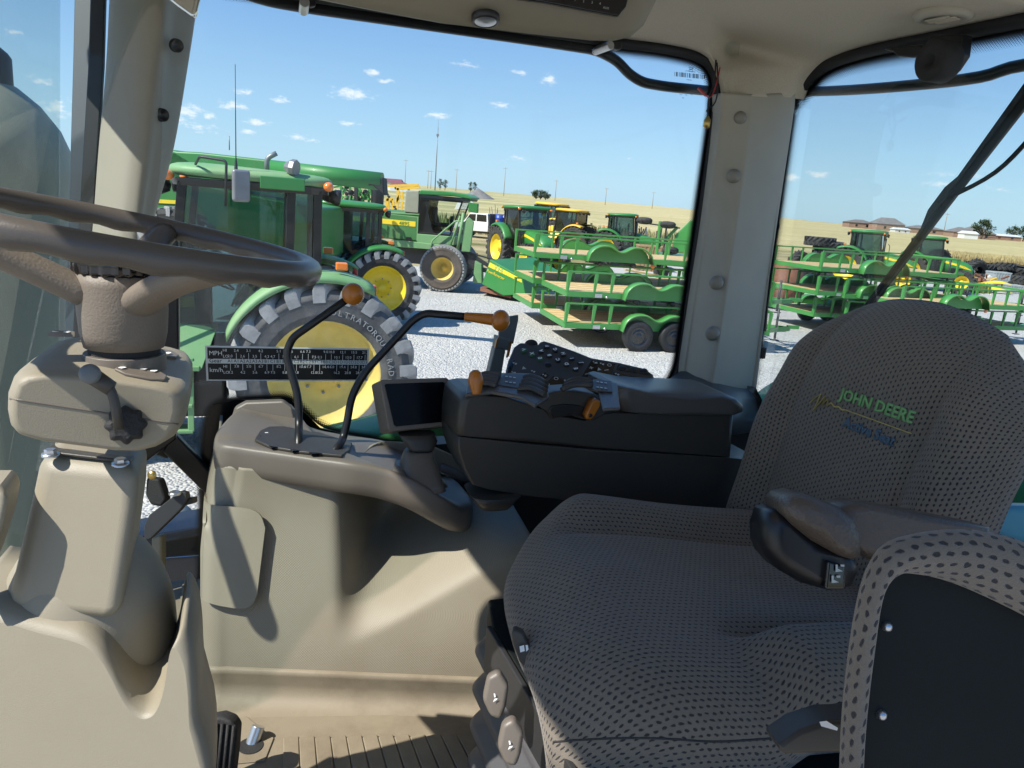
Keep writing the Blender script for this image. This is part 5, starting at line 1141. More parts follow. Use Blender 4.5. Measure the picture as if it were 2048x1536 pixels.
def rim_mb(ri, w, dish=.12, holes=8, seg=40, hub=.0, face=1):
    """face=+1: outer side towards +y"""
    b = MB(); h = w/2*.8; f = face
    prof = [(ri-.012, -h*f), (ri+.022, -h*f), (ri+.03, -h*.96*f), (ri-.02, -h*.8*f), (ri-.05, 0), (ri-.02, h*.8*f), (ri+.03, h*.96*f), (ri+.022, h*1.0*f), (ri-.012, h*.98*f), (ri-.03, h*.80*f), (ri-.055, h*.45*f), (ri*.80, (h*.45-dish*.25)*f), (ri*.62, (h*.45-dish)*f), (ri*.34, (h*.45-dish)*f), (ri*.32, (h*.45-dish+.03)*f), (ri*.20, (h*.45-dish+.035)*f), (ri*.19, (h*.45-dish+.08)*f), (0, (h*.45-dish+.085)*f)]
    b.lathe(prof, (0, 0, 0), (0, 1, 0), seg)
    return b, (h*.45-dish)*f
def bolts_mb(ri, yf, n, face, r=.016):
    b = MB(); ex, ey, _ = frame_of((0, 0, 0), (0, 1, 0))
    for k in range(n):
        a = 2*math.pi*k/n; c = (ex*math.cos(a)+ey*math.sin(a))*ri*.40+Vector((0, yf, 0)); b.lathe([(r, 0), (r, .02*1), (0, .024)], c, (0, face, 0), 6, smooth=False)
    return b
def wheel(parent, c, R, w, ri, face, mt='tyre', mr='yellow', lugs=22, ml=None, style='lug', yaw=0, fine=True, dish=.12, nb=8, name='wheel'):
    b, yf = rim_mb(ri, w, dish, face=face, seg=40 if fine else 24); o = b.build(name, MATS[mr], parent); o.location = c; o.rotation_euler = (0, 0, yaw)
    tb = tyre_mb(R, w, ri, lugs, seg=48 if fine else 28, style=style, lug_h=.062*R if style == 'lug' else .03, lugw=.10*R if fine else .09*R); t = tb.build('tyre', MATS[mt], o)
    if ml:
        t.data.materials.append(MATS[ml])
        for p in t.data.polygons:
            if not p.use_smooth: p.material_index = 1
    bolts_mb(ri, yf, nb, face, .018*R).build('wheel_bolts', MATS['grey_metal'], o)
    return o
def P3(*a): return Vector(a)
def arc(c, r, a0, a1, n=14): return [(c[0]+r*math.cos(a0+(a1-a0)*i/n), c[1]+r*math.sin(a0+(a1-a0)*i/n)) for i in range(n+1)]
def tractor(name, loc, heading, label, cat='tractor', group=None, scale=1, Rr=.90, Rf=.62, hood='round', g='green', groof='green', rimc='yellow', tm='tyre', lm=None, lugs=22, fine=True, detail=1, steps=True, stack=True, cabg='tractor_glass', hoodL=2.0, cabh=1.68, stripe=True, amber=True, bigwheels=True):
    t = thing(name, loc, label, cat, group, rotz=heading, scale=scale)
    wb = 2.55; tr = .86
    # frame and hood
    b = MB(); b.box((1.2, 0, Rr*.78), (3.0, .50, .42)); b.box((0, 0, Rr), (.7, .62, .6)); b.box((0, 0, Rr), (.34, 2*tr-.3, .30)); b.box((wb, 0, Rf), (.25, 1.3, .16)); b.build('chassis', MATS['dark_metal'], t, bevel=.02)
    hz = Rr*.98
    secs = []
    for x, hw, zt_, zb_ in ((.72, .44, hz+.90, hz+.1), (1.1, .43, hz+.88, hz+.05), (1.8, .40, hz+.78, hz), (2.4, .37, hz+.66, hz-.05), (2.75, .34, hz+.52, hz-.08), (2.90, .29, hz+.32, hz-.05)):
        x = 1.30+(x-.72)*(hoodL/2.0)*.76; cr_ = .16
        secs.append([P3(x, -hw, zb_), P3(x, -hw, zt_-cr_), P3(x, -hw*.82, zt_-cr_*.35), P3(x, -hw*.45, zt_), P3(x, 0, zt_+.02), P3(x, hw*.45, zt_), P3(x, hw*.82, zt_-cr_*.35), P3(x, hw, zt_-cr_), P3(x, hw, zb_)])
    b = MB(); b.loft(secs); hd = b.build('hood', MATS[g], t)
    if stripe:
        for sgn_ in (-1, 1):
            b = MB(); q = [sec[1 if sgn_ < 0 else 7]+P3(0, sgn_*.006, -.02) for sec in secs[:5]]; lo_ = [p-P3(0, 0, .11) for p in q]; lo_[-1] = q[-1]-P3(0, 0, .02)
            b.prism(q+lo_[::-1], (0, sgn_*.004, 0)); b.build('hood_stripe', MATS['yellow'], hd)
    b = MB(); xg = 1.30+2.05*(hoodL/2)*.76; b.box((xg+.10, 0, hz+.12), (.12, .50, .36)); 
    for s_ in (-1, 1): b.box((1.30+.9*(hoodL/2), s_*.405, hz+.22), (.55, .03, .28))
    b.build('grille', MATS['black_plastic'], t, bevel=.015)
    for s_ in (-1, 1): b = MB(); b.box((xg+.165, s_*.16, hz+.27), (.03, .13, .09)); b.build('headlight', MATS['chrome'], t, bevel=.01)
    # cab
    z0, z1 = Rr*1.02+.08, Rr*1.0+cabh; CX = .68
    F0, F1 = (.78, .46), (.66, .62)      # lower / upper front half-widths
    cor = {'fl': (P3(CX+.90, .62, z0-.35), P3(CX+.68, .72, z1)), 'fr': (P3(CX+.90, -.62, z0-.35), P3(CX+.68, -.72, z1)), 'ml': (P3(CX-.30, .80, z0+.15), P3(CX-.34, .76, z1)), 'mr': (P3(CX-.30, -.80, z0+.15), P3(CX-.34, -.76, z1)), 'rl': (P3(CX-.60, .72, z0+.32), P3(CX-.60, .72, z1)), 'rr': (P3(CX-.60, -.72, z0+.32), P3(CX-.60, -.72, z1))}
    b = MB()
    for k, (a, c_) in cor.items(): b.bar(a, c_, .085 if k[0] != 'm' else .06, .085)
    for e in (0, 1):
        L = [cor[k][e] for k in ('fl', 'ml', 'rl', 'rr', 'mr', 'fr')]
        for p, q in zip(L, L[1:]+L[:1]): b.bar(p, q, .075, .075)
    b.build('cab_frame', MATS['black_plastic'], t, bevel=.01)
    def pane(k1, k2, nm='window'):
        a, b1 = cor[k1]; c_, d_ = cor[k2]; m_ = MB(); cen = P3(0, 0, (z0+z1)/2)
        nrm = (c_-a).cross(b1-a).normalized()
        m_.prism([a.lerp(b1, .02), b1, d_, c_.lerp(d_, .02)], nrm*.006); m_.build(nm, MATS[cabg], t)
    for q in (('fl', 'fr', 'windscreen'), ('fl', 'ml', 'window'), ('ml', 'rl', 'window'), ('rl', 'rr', 'window'), ('rr', 'mr', 'window'), ('mr', 'fr', 'window')): pane(*q)
    # interior
    b = MB(); b.box((CX-.15, 0, z0+.32), (.50, .50, .14)); b.box((CX-.40, 0, z0+.62), (.14, .48, .55), M=Matrix.Rotation(rad(-8), 3, 'Y')); b.box((CX-.36, -.34, z0+.52), (.40, .10, .16)); b.build('seat', MATS['cab_seat'], t, bevel=.04)
    b = MB(); b.box((CX+.60, 0, z0+.35), (.24, .30, .6)); b.lathe([(.185, -.012), (.205, 0), (.185, .012)], P3(CX+.42, 0, z0+.72), P3(-.45, 0, .9), 24); b.box((CX+.15, 0, z0+.0), (1.4, 1.2, .06)); b.build('steering', MATS['interior_dark'], t)
    # roof
    secs = []
    for dz, k, kk in ((-.03, .95, 0), (.0, 1.0, 0), (.05, 1.01, 0), (.09, .97, 0), (.115, .84, 0), (.125, .4, 0)):
        pts = []
        for (x, y) in ((.86, .52), (.74, .84), (.1, .92), (-.56, .90), (-.74, .72), (-.78, .3)): pts.append(P3(CX+.05+(x-.05)*k, y*k, z1+.06+dz+.02*x))
        pts += [P3(p.x, -p.y, p.z) for p in pts[::-1]]; secs.append(pts)
    b = MB(); b.loft(secs); rf = b.build('roof', MATS[groof], t, sub=1 if fine else 0)
    b = MB(); b.loft([[P3(p.x*.98, p.y*.98, z1-.035) for p in secs[0]], [P3(p.x, p.y, z1+.035) for p in secs[0]]], smooth=False); b.build('roof_trim', MATS['black_plastic'], rf)
    if amber:
        for (x, y) in ((.80, .76), (.80, -.76), (-.70, .82), (-.70, -.82)): b = MB(); b.lathe([(0, -.09), (.035, -.06), (.05, 0), (.045, .05), (0, .09)], P3(CX+x, y, z1+.05), (.3, 1 if y > 0 else -1, 0), 12); b.build('marker_light', MATS['amber'], rf)
    if detail:
        for (x, y) in ((.86, .60), (.86, -.60), (-.78, .62), (-.78, -.62)): b = MB(); s_ = 1 if x > 0 else -1; b.lathe([(0, -.07), (.06, -.05), (.085, .02), (.085, .05), (.07, .055), (0, .05)], P3(CX+x, y, z1-.05), (s_, 0, -.1), 14); b.build('work_light', MATS['black_plastic'], rf)
    # fenders
    for s_ in (-1, 1):
        b = MB(); A = arc((0, Rr), Rr+.10, rad(117), rad(25), 18); y0, y1 = s_*(tr-.28), s_*(tr+.24)
        rows = [[P3(x, y0, z), P3(x, y0+(y1-y0)*.85, z), P3(x*.995, y1, z-.03), P3(x*.99, y1+s_*.01, z-.09)] for x, z in A]
        b.grid(rows, uv=False); b.build('fender', MATS[g], t, solid=.025)
        if detail:
            b = MB(); b.box((-Rr*.50, s_*(tr+.05), Rr*1.93), (.06, .14, .10)); b.build('tail_light', MATS['red_lens'], t, bevel=.01)
            b = MB(); b.box((-.15, s_*(tr+.12), Rr*2+.17), (.12, .10, .08)); b.build('fender_light', MATS['amber'], t, bevel=.015)
    wheel(t, (0, tr, Rr), Rr, .46, Rr*.60, 1, tm, rimc, lugs, lm, fine=fine); wheel(t, (0, -tr, Rr), Rr, .46, Rr*.60, -1, tm, rimc, lugs, lm, fine=fine)
    wheel(t, (wb*hoodL/2*.98+.02, tr-.02, Rf), Rf, .34, Rf*.55, 1, tm, rimc, 20, lm, fine=fine); wheel(t, (wb*hoodL/2*.98+.02, -tr+.02, Rf), Rf, .34, Rf*.55, -1, tm, rimc, 20, lm, fine=fine)
    if stack: b = MB(); b.tube([P3(1.55, -.50, hz+.3), P3(1.55, -.52, hz+1.0), P3(1.55, -.52, hz+1.55)], .06, 12); b.build('exhaust', MATS['dark_metal'], t)
    if steps:
        b = MB()
        for i, z in enumerate((.35, .62, .90)): b.box((1.52, .84, z), (.46, .24, .035))
        b.bar(P3(1.31, .94, .35), P3(1.31, .86, 1.1), .03, .06); b.bar(P3(1.73, .94, .35), P3(1.73, .86, 1.1), .03, .06)
        b.prism([P3(1.18, .60, .98), P3(1.78, .60, .98), P3(1.82, .94, .98), P3(1.22, .94, .98)], (0, 0, .05)); b.prism([P3(1.05, .66, 1.42), P3(1.62, .66, 1.42), P3(1.80, .92, 1.0), P3(1.20, .92, 1.0)], (0, -.02, 0)) 
        b.build('steps', MATS[g], t, bevel=.008)
        b = MB(); b.box((1.45, .50, .75), (.95, .5, .62)); b.build('fuel_tank', MATS['black_plastic'], t, bevel=.06)
    if detail:
        b = MB(); b.tube(round_path([P3(CX+.98, .74, z0+.05), P3(CX+1.0, .86, z0+.2), P3(CX+.98, .86, z0+1.05), P3(CX+.92, .72, z0+1.15)], .05), .015, 8); b.build('grab_handle', MATS['black_plastic'], t)
    return t
def mirror(t, at_, z, sc=1, px=0):
    b = MB(); b.tube([P3(*at_), P3(at_[0], at_[1]+.42, z), P3(at_[0], at_[1]+.50, z)], .014, 8); a = b.build('mirror_arm', MATS['dark_metal'], t)
    b = MB(); b.box((at_[0]+px, at_[1]+.52, z-.16), (.05, .22, .40)); b.build('mirror_head', MATS['grey_metal'], a, bevel=.03, bseg=4)

# T1 the dusty tractor right beside us
D1 = 8.35; rw = W(650, 747, 8.3); h1 = rad(198)
tr_l = Vector((-math.sin(h1), math.cos(h1), 0))   # its left side (towards us)
sc1 = 1.04; p1 = Vector((rw.x, rw.y, 0))-tr_l*(.86+.2)*sc1
t1 = tractor('dusty_tractor', (p1.x, p1.y, 0), h1, 'dusty green tractor parked right beside us with mirror, aerial and pale yellow rims', g='green_dusty', groof='green_dusty', rimc='yellow_dusty', tm='tyre_dusty', lm='lug_dusty', lugs=20, scale=sc1, Rr=.965, Rf=.66, stack=False, cabh=1.86)
EXTRA_T1 = True
def t1part(b, name, m, **k): return b.build(name, MATS[m], t1, **k)
z1_ = .965+1.86; CX = .68
b = MB(); b.tube([P3(CX+.18, .90, z1_+.16), P3(CX+.18, .90, z1_+1.10)], [.006, .0035], 6); b.lathe([(.02, 0), (.014, .08), (.006, .14)], P3(CX+.18, .90, z1_+.12), (0, 0, 1), 10); t1part(b, 'aerial', 'dark_metal')
b = MB(); b.tube(round_path([P3(CX+.55, .80, z1_+.17), P3(CX+.50, .96, z1_+.24), P3(CX+.26, 1.04, z1_+.22), P3(CX+.27, 1.04, z1_-.20)], .04), .013, 8); ma = t1part(b, 'mirror_arm', 'dark_metal')
b = MB(); b.box((CX+.13, 1.06, z1_-.0), (.17, .06, .30), rz=rad(20)); b.build('mirror_head', MATS['grey_metal'], ma, bevel=.03, bseg=4)
b = MB(); b.lathe([(0, -.07), (.045, -.065), (.085, .0), (.085, .045), (.075, .055), (0, .05)], P3(CX-.34, .82, z1_+.21), (-.9, .5, -.1), 8, smooth=False); b.tube([P3(CX-.34, .80, z1_+.12), P3(CX-.34, .82, z1_+.2)], .02, 8); t1part(b, 'spot_light', 'grey_metal')
b = MB(); b.box((CX-.25, .95, z1_+.05), (.42, .05, .12)); t1part(b, 'number_board', 'green', bevel=.008)
b = MB(); b.tube(round_path([P3(CX-.1, .1, z1_+.15), P3(CX-.1, .1, z1_+.30), P3(CX-.2, .1, z1_+.36)], .05), .028, 10); t1part(b, 'intake_pipe', 'grey_metal')
# raised lettering on its rear tyre
b = MB(); ex_, ey_, _ = frame_of((0, 0, 0), (0, 1, 0)); RR = .945
def arc_text(b, s, r0, a0, size, y):
    """letters set round a tyre wall"""
    for i, ch in enumerate(s):
        if ch == ' ': continue
        a = a0-i*size*.86/r0
        c = P3(r0*math.cos(a), y, r0*math.sin(a)); up = P3(math.cos(a), 0, math.sin(a)); rt = P3(math.sin(a), 0, -math.cos(a))
        M = Matrix.Translation(c) @ Matrix((-rt if False else rt*-1, up, (rt*-1).cross(up))).transposed().to_4x4(); b.text(ch, size, M, .003, 1, 'CENTER')
arc_text(b, 'ULTRATORQUE RADIAL', .665, rad(58+0), .085, 0) if False else None
for i, ch in enumerate('ULTRATORQUE RADIAL'):
    if ch == ' ': continue
    a = rad(100)+i*.086*.95/.665     # tractor x forward points left in the photo: text runs away from the front
    a = rad(96)+i*.100
    c = P3(.655*math.cos(a), .242, .655*math.sin(a)); up = P3(math.cos(a), 0, math.sin(a)); rt = P3(-math.sin(a), 0, math.cos(a))
    b.text(ch, .085, Matrix.Translation(c) @ Matrix((rt, up, rt.cross(up))).transposed().to_4x4(), .004, 1, 'CENTER')
lt = b.build('tyre_lettering', MATS['lug_dusty'], [c for c in t1.children if c.name.startswith('wheel')][0].children[0])

# T2 the second tractor, bright rims and tinted glass
p = W(766, 578, 17.2); h2 = rad(197); lf = Vector((-math.sin(h2), math.cos(h2), 0)); p2 = Vector((p.x, p.y, 0))-lf*1.02
t2 = tractor('second_tractor', (p2.x, p2.y, 0), h2, 'clean green tractor with blue tinted cab and bright yellow rims behind the dusty tractor', g='green', cabg='blue_glass', Rr=.86, Rf=.6, lm='lug_dusty', scale=1.0, stack=False)
# T3 tractor facing us beyond the trailers; two yellow ones and a green one to its right
t3 = tractor('yard_tractor', (atx(1035, 35), 35, 0), rad(-62), 'green tractor with yellow rims facing us just behind the left end of the stacked trailers', Rr=.95, Rf=.66, fine=False, detail=1, stack=False)
def far_tractor(px, Y, hd, label, **k):
    return tractor('far_tractor', (atx(px, Y), Y, 0), rad(hd), label, fine=False, **k)
far_tractor(1122, 52, 150, 'yellow industrial tractor with its loader arms, left of the two yellow ones', g='yellow_ind', groof='yellow_ind', rimc='rust', stripe=False, Rr=.9, scale=1.1, group='yellow tractors in the back row', amber=False)
far_tractor(1163, 47, 150, 'yellow industrial tractor parked nearest the green tractor, right of the two yellow ones', g='yellow_ind', groof='yellow_ind', rimc='rust', stripe=False, Rr=.9, scale=1.0, group='yellow tractors in the back row', amber=False)
far_tractor(1215, 43, -12, 'dark green tractor with open mower hitch parked right of the yellow tractors', g='green', rimc='yellow', Rr=.9, scale=1.0, stripe=False)
t7 = far_tractor(1698, 40, -155, 'green tractor with black exhaust pipe and yellow hood stripe behind the right-hand trailers', Rr=.95, scale=1.03, hoodL=2.1); t7.rotation_euler.z = rad(-30)
far_tractor(1822, 42, -28, 'green tractor with pale cab glass partly behind the rear wiper', Rr=.95, scale=1.0, stack=False)

# ------------------------------------------------------------------ windrower
sx_, sy_ = W(885, 538, 24.3).x, W(885, 538, 24.3).y
sw_ = thing('windrower', (sx_, sy_, 0), 'green self-propelled windrower with tall glass cab and fat turf tyre beside the trailers', 'windrower', rotz=rad(-4), scale=1.0)
def swp(b, name, m, par=None, **k): return b.build(name, MATS[m], par or sw_, **k)
# local: x to the right (its front), y away, z up ; near wheel centre at (0,0,.75)
b, yf = rim_mb(.36, .55, .20, face=-1); wr_ = b.build('wheel', MATS['yellow_dusty'], sw_); wr_.location = (0, .15, .74)
tb = tyre_mb(.75, .55, .36, 40, style='turf', seg=40); ty_ = tb.build('tyre', MATS['tyre_brown'], wr_); ty_.data.materials.append(MATS['lug_dusty'])
for p in ty_.data.polygons:
    if not p.use_smooth: p.material_index = 1
bolts_mb(.36, yf, 10, -1, .02).build('wheel_bolts', MATS['yellow_dusty'], wr_)
b, yf = rim_mb(.36, .55, .20, face=1); w2 = b.build('wheel', MATS['yellow_dusty'], sw_); w2.location = (0, 2.9, .74); ty2 = ty_.copy(); COL.objects.link(ty2); ty2.parent = w2
b = MB(); b.prism([P3(-4.2, .45, 1.50), P3(-.90, .45, 1.50), P3(-.90, .45, 2.28), P3(-3.0, .45, 2.34), P3(-4.2, .45, 2.20)], (0, 2.1, 0)); bd = swp(b, 'engine_body', 'green_old', bevel=.05)
b = MB(); b.prism([P3(-4.22, .44, 2.22), P3(-.88, .44, 2.30), P3(-.88, .5, 2.40), P3(-4.22, .5, 2.36)], (0, 2.0, 0)); swp(b, 'engine_cover', 'green_old', bevel=.05)
b = MB(); b.prism([P3(-4.1, .44, 2.00), P3(-1.02, .44, 1.95), P3(-1.02, .44, 2.11), P3(-4.1, .44, 2.15)], (0, .008, 0)); swp(b, 'side_stripe', 'yellow', bd)
MT = lambda x, y, z: Matrix.Translation((x, y, z)) @ Matrix.Rotation(rad(90), 4, 'X')
b = MB(); b.text('4895', .17, MT(-1.55, .434, 1.97), .002); b.text('JOHN DEERE', .13, MT(-3.9, .434, 2.02), .002); swp(b, 'side_lettering', 'green', bd)
b = MB(); b.box((-1.22, .435, 1.55), (.16, .02, .12)); swp(b, 'vent_slot', 'black_plastic', bd)
for x in (-2.2, -.95): b = MB(); b.box((x, .435, 1.88), (.03, .02, .80)); swp(b, 'panel_joint', 'green_dusty', bd)
b = MB(); b.prism([P3(-1.75, .32, 1.28), P3(-.15, .32, 1.28), P3(-.15, .32, 1.46), P3(-1.75, .32, 1.50)], (0, 2.4, 0)); b.prism([P3(-.95, .42, 1.46), P3(.25, .42, 1.46), P3(.28, .42, 1.74), P3(-.95, .42, 1.74)], (0, 1.8, 0)); swp(b, 'platform', 'green_dusty', bevel=.02)
b = MB(); b.box((-1.6, 1.4, 1.0), (4.6, 1.2, .5)); b.box((0, 1.55, .80), (.3, 1.9, .25)); swp(b, 'chassis', 'dark_metal', bevel=.03)
# cab of the windrower
cb = [P3(-.92, .45, 1.74), P3(.10, .45, 1.74), P3(.42, .45, 2.9), P3(-.92, .45, 2.95)]
b = MB(); b.prism([P3(-.92, .45, 1.74), P3(-.78, .45, 1.74), P3(-.62, .45, 2.82), P3(-.92, .45, 2.95)], (0, 1.7, 0)) 
b.prism([P3(-.93, .44, 2.82), P3(.45, .44, 2.80), P3(.45, .44, 2.95), P3(-.93, .44, 2.97)], (0, 1.72, 0)); b.prism([P3(-.93, .44, 1.70), P3(.14, .44, 1.70), P3(.10, .44, 1.80), P3(-.93, .44, 1.80)], (0, 1.72, 0))
for y in (.45, 2.09): b.prism([P3(-.92, y, 1.76), P3(-.38, y, 1.76), P3(-.48, y, 1.9), P3(-.74, y, 2.7), P3(-.74, y, 2.85), P3(-.92, y, 2.85)], (0, .05, 0)); b.bar(P3(.10, y+.03, 1.78), P3(.44, y+.03, 2.85), .05, .05)
cf = swp(b, 'cab_frame', 'black_plastic', bevel=.012)
b = MB(); b.prism([P3(-.7, .47, 1.8), P3(.12, .47, 1.8), P3(.42, .47, 2.85), P3(-.65, .47, 2.85)], (0, .006, 0)); swp(b, 'window', 'cab_glass')
b = MB(); b.prism([P3(-.7, 2.10, 1.8), P3(.12, 2.10, 1.8), P3(.42, 2.10, 2.85), P3(-.65, 2.10, 2.85)], (0, .006, 0)); swp(b, 'window', 'cab_glass')
b = MB(); b.prism([P3(.12, .47, 1.8), P3(.43, .47, 2.85), P3(.43, 2.1, 2.85), P3(.12, 2.1, 1.8)], (.006, 0, 0)); swp(b, 'windscreen', 'cab_glass')
b = MB(); b.box((-.35, 1.3, 2.05), (.45, .5, .12)); b.box((-.58, 1.3, 2.35), (.12, .48, .5)); b.box((0, 1.3, 2.1), (.1, .2, .5)); swp(b, 'cab_seat', 'interior_dark', bevel=.03)
b = MB(); b.prism([P3(-.95, .36, 2.96), P3(.10, .36, 2.99), P3(.72, .36, 2.93), P3(.76, .36, 2.98), P3(.55, .36, 3.08), P3(-.2, .36, 3.12), P3(-.90, .36, 3.10)], (0, 1.9, 0)); swp(b, 'cab_roof', 'green', bevel=.04)
b = MB(); b.prism([P3(-.9, .38, 2.88), P3(.66, .38, 2.86), P3(.70, .38, 2.93), P3(-.9, .38, 2.96)], (0, 1.86, 0)); swp(b, 'roof_trim', 'black_plastic')
b = MB(); b.prism([P3(-1.40, .45, 2.38), P3(-.95, .45, 2.38), P3(-.95, .45, 3.08), P3(-1.38, .45, 3.05)], (0, 1.0, 0)); swp(b, 'air_screen', 'olive_mesh', bevel=.03) if 'olive_mesh' in MATS else swp(b, 'air_screen', 'exhaust_shield', bevel=.03)
# ladder rails, lift arms, header
b = MB(); b.tube(round_path([P3(-.45, .3, 1.35), P3(-.45, .3, 1.55), P3(.30, .28, 2.25), P3(.50, .28, 2.25)], .12), .025, 8); b.tube([P3(.15, .28, 1.4), P3(.42, .28, 2.4)], .03, 8); b.tube([P3(.40, .28, 1.3), P3(.52, .28, 2.5)], .05, 8); swp(b, 'hand_rail', 'green_dusty')
b = MB(); b.prism([P3(.52, .30, 1.30), P3(.80, .30, 1.30), P3(.86, .30, 2.25), P3(.70, .30, 2.38), P3(.52, .30, 2.2)], (0, .12, 0)); swp(b, 'lift_arm', 'green_dusty', bevel=.02)
b = MB(); b.prism([P3(.66, .30, 2.55), P3(.95, .30, 2.52), P3(.95, .30, 2.82), P3(.66, .30, 2.84)], (0, .3, 0)); swp(b, 'lamp_box', 'green', bevel=.02)
b = MB(); b.bar(P3(.6, .4, .9), P3(1.35, .5, .75), .14, .14); b.bar(P3(.6, .45, 1.3), P3(1.9, .5, 1.05), .05, .05); b.bar(P3(.75, .5, 1.25), P3(1.6, .5, .80), .08, .12); b.box((.85, .7, 1.0), (.25, .5, .5)); b.bar(P3(.5, .4, 1.4), P3(1.2, .6, .9), .12, .05); swp(b, 'header_linkage', 'dark_metal', bevel=.01)
b = MB(); b.prism([P3(.95, .25, .35), P3(1.25, .25, .35), P3(1.20, .25, .95), P3(.98, .25, 1.05)], (0, .5, 0)); swp(b, 'header_bracket', 'green_dusty', bevel=.02)
hd_ = [P3(1.30, -.2, .38), P3(2.05, -.85, .16), P3(2.75, -1.2, .30), P3(2.62, -1.15, .78), P3(1.52, -.35, 1.18)]
b = MB(); b.prism(hd_, (1.2, 2.6, 0)); hh = swp(b, 'header', 'green', bevel=.02)
hx = (hd_[3]-hd_[4]).normalized(); nx = Vector((1.2, 2.6, 0)).normalized(); hy_ = P3(0, 0, 1)
def HP(u, v): a = hd_[4].lerp(hd_[3], u); c_ = hd_[0].lerp(hd_[2], u); return a.lerp(c_, v)-nx*.012
b = MB(); b.prism([HP(.03, .10), HP(.97, .12), HP(.97, .34), HP(.03, .28)], nx*.006); swp(b, 'header_stripe', 'yellow', hh)
X_ = (HP(.9, .2)-HP(.1, .2)).normalized(); Z_ = -nx; Y_ = Z_.cross(X_).normalized(); HM = lambda u, v: Matrix.Translation(HP(u, v)-nx*.006) @ Matrix((X_, Y_, Z_)).transposed().to_4x4()
b = MB(); b.text('994', .26, HM(.18, .30), .002); swp(b, 'header_number', 'green_trailer_lip', hh)
b = MB(); b.text('PowrReverser', .13, HM(.03, .48), .002); swp(b, 'header_lettering', 'yellow', hh)
b = MB(); b.prism([P3(1.25, -.1, .15), P3(2.3, -.8, .08), P3(2.4, .3, .08), P3(1.4, .9, .15)], (0, 0, .12)); swp(b, 'header_skid', 'rust', hh)

# ------------------------------------------------------------------ combine with folded unloading tube
cy = 15.5; cm = thing('combine', (atx(430, cy, 2.5), cy, 0), 'big green combine with long unloading tube behind the dusty tractor', 'combine', rotz=rad(-3))
def cmp_(b, name, m, par=None, **k): return b.build(name, MATS[m], par or cm, **k)
Zp = lambda px, py, Y: W(px, py, Y/CF.y).z
lc = lambda px, py, dy=0: P3(atx(px, cy+dy, 3)-atx(430, cy, 2.5), dy, plane_hit(px, py, Vector((0, 1, 0)), cy+dy).z)
b = MB(); b.prism([lc(250, 470), lc(640, 520), lc(640, 415), lc(560, 400), lc(420, 372), lc(380, 318), lc(350, 300), lc(250, 290)], (0, 2.6, 0)); bd = cmp_(b, 'body', 'green', bevel=.06)
b = MB(); b.prism([lc(240, 296), lc(398, 304), lc(560, 322), lc(560, 360), lc(240, 380)], (0, .5, 0)); cmp_(b, 'grain_tank', 'green', bevel=.05)
b = MB(); b.prism([lc(250, 395, -.02), lc(372, 402, -.02), lc(372, 409, -.02), lc(250, 403, -.02)], (0, .03, 0)); cmp_(b, 'yellow_line', 'yellow', bd)
b = MB(); b.tube([lc(545, 338, -.4), lc(770, 364, -.4)], .165, 20); tbp = cmp_(b, 'unloading_tube', 'green')
b = MB(); b.prism([lc(742, 356, -.55), lc(772, 356, -.55), lc(776, 392, -.55), lc(752, 372, -.55), lc(742, 372, -.55)], (0, .35, 0)); cmp_(b, 'tube_spout', 'rubber', tbp, bevel=.03)
b, yf = rim_mb(.50, .6, .2, face=-1, seg=24); wv = b.build('wheel', MATS['yellow'], cm); wv.location = lc(345, 505, -.5); tb = tyre_mb(.88, .65, .50, 18, seg=30); tq = tb.build('tyre', MATS['tyre'], wv); tq.data.materials.append(MATS['lug_dusty'])
for p in tq.data.polygons:
    if not p.use_smooth: p.material_index = 1
b = MB(); b.tube([lc(457, 300, .5), lc(457, 272, .5)], .01, 6); cmp_(b, 'aerial', 'grey_metal')
# planter frame full of green row units standing behind
py_ = 24; pn = thing('planter', (atx(715, py_, 2.6), py_, 0), 'tangle of green and black planter row units folded high under the combine tube', 'planter')
lp_ = lambda px, py, dy=0: P3(atx(px, py_+dy, 2.8)-atx(715, py_, 2.6), dy, plane_hit(px, py, Vector((0, 1, 0)), py_+dy).z)
rg = random.Random(11)
b = MB()
for i in range(46): x, y = rg.uniform(678, 742), rg.uniform(360, 405); dy = rg.uniform(-.4, .5); p = lp_(x, y, dy); b.bar(p, p+P3(rg.uniform(-.25, .25), rg.uniform(-.1, .1), rg.uniform(-.25, .25)), .045, .05)
for x in (682, 700, 718, 738): b.bar(lp_(x, 356), lp_(x, 420), .06, .06)
b.build('row_frames', MATS['green_trailer'], pn)
b = MB()
for i in range(30): x, y = rg.uniform(690, 735), rg.uniform(362, 410); p = lp_(x, y, rg.uniform(-.4, .4)); b.lathe([(.02, -.02), (.09, -.01), (.09, .01), (.02, .02)], p, (rg.uniform(-1, 1), 1, rg.uniform(-1, 1)), 12)
for x in (712, 746): b.bar(lp_(x, 350, -.5), lp_(x, 415, -.5), .10, .10)
b.build('row_discs', MATS['dark_metal'], pn)
b = MB(); b.lathe([(.17, -.35), (.18, 0), (.17, .28)], lp_(756, 388, -.6), (0, 0, 1), 16); b.build('canister', MATS['black_plastic'], pn)
b = MB(); b.lathe([(.19, .28), (.2, .34), (.14, .40), (0, .41)], lp_(756, 388, -.6), (0, 0, 1), 16); b.build('canister_cap', MATS['wood'], pn)
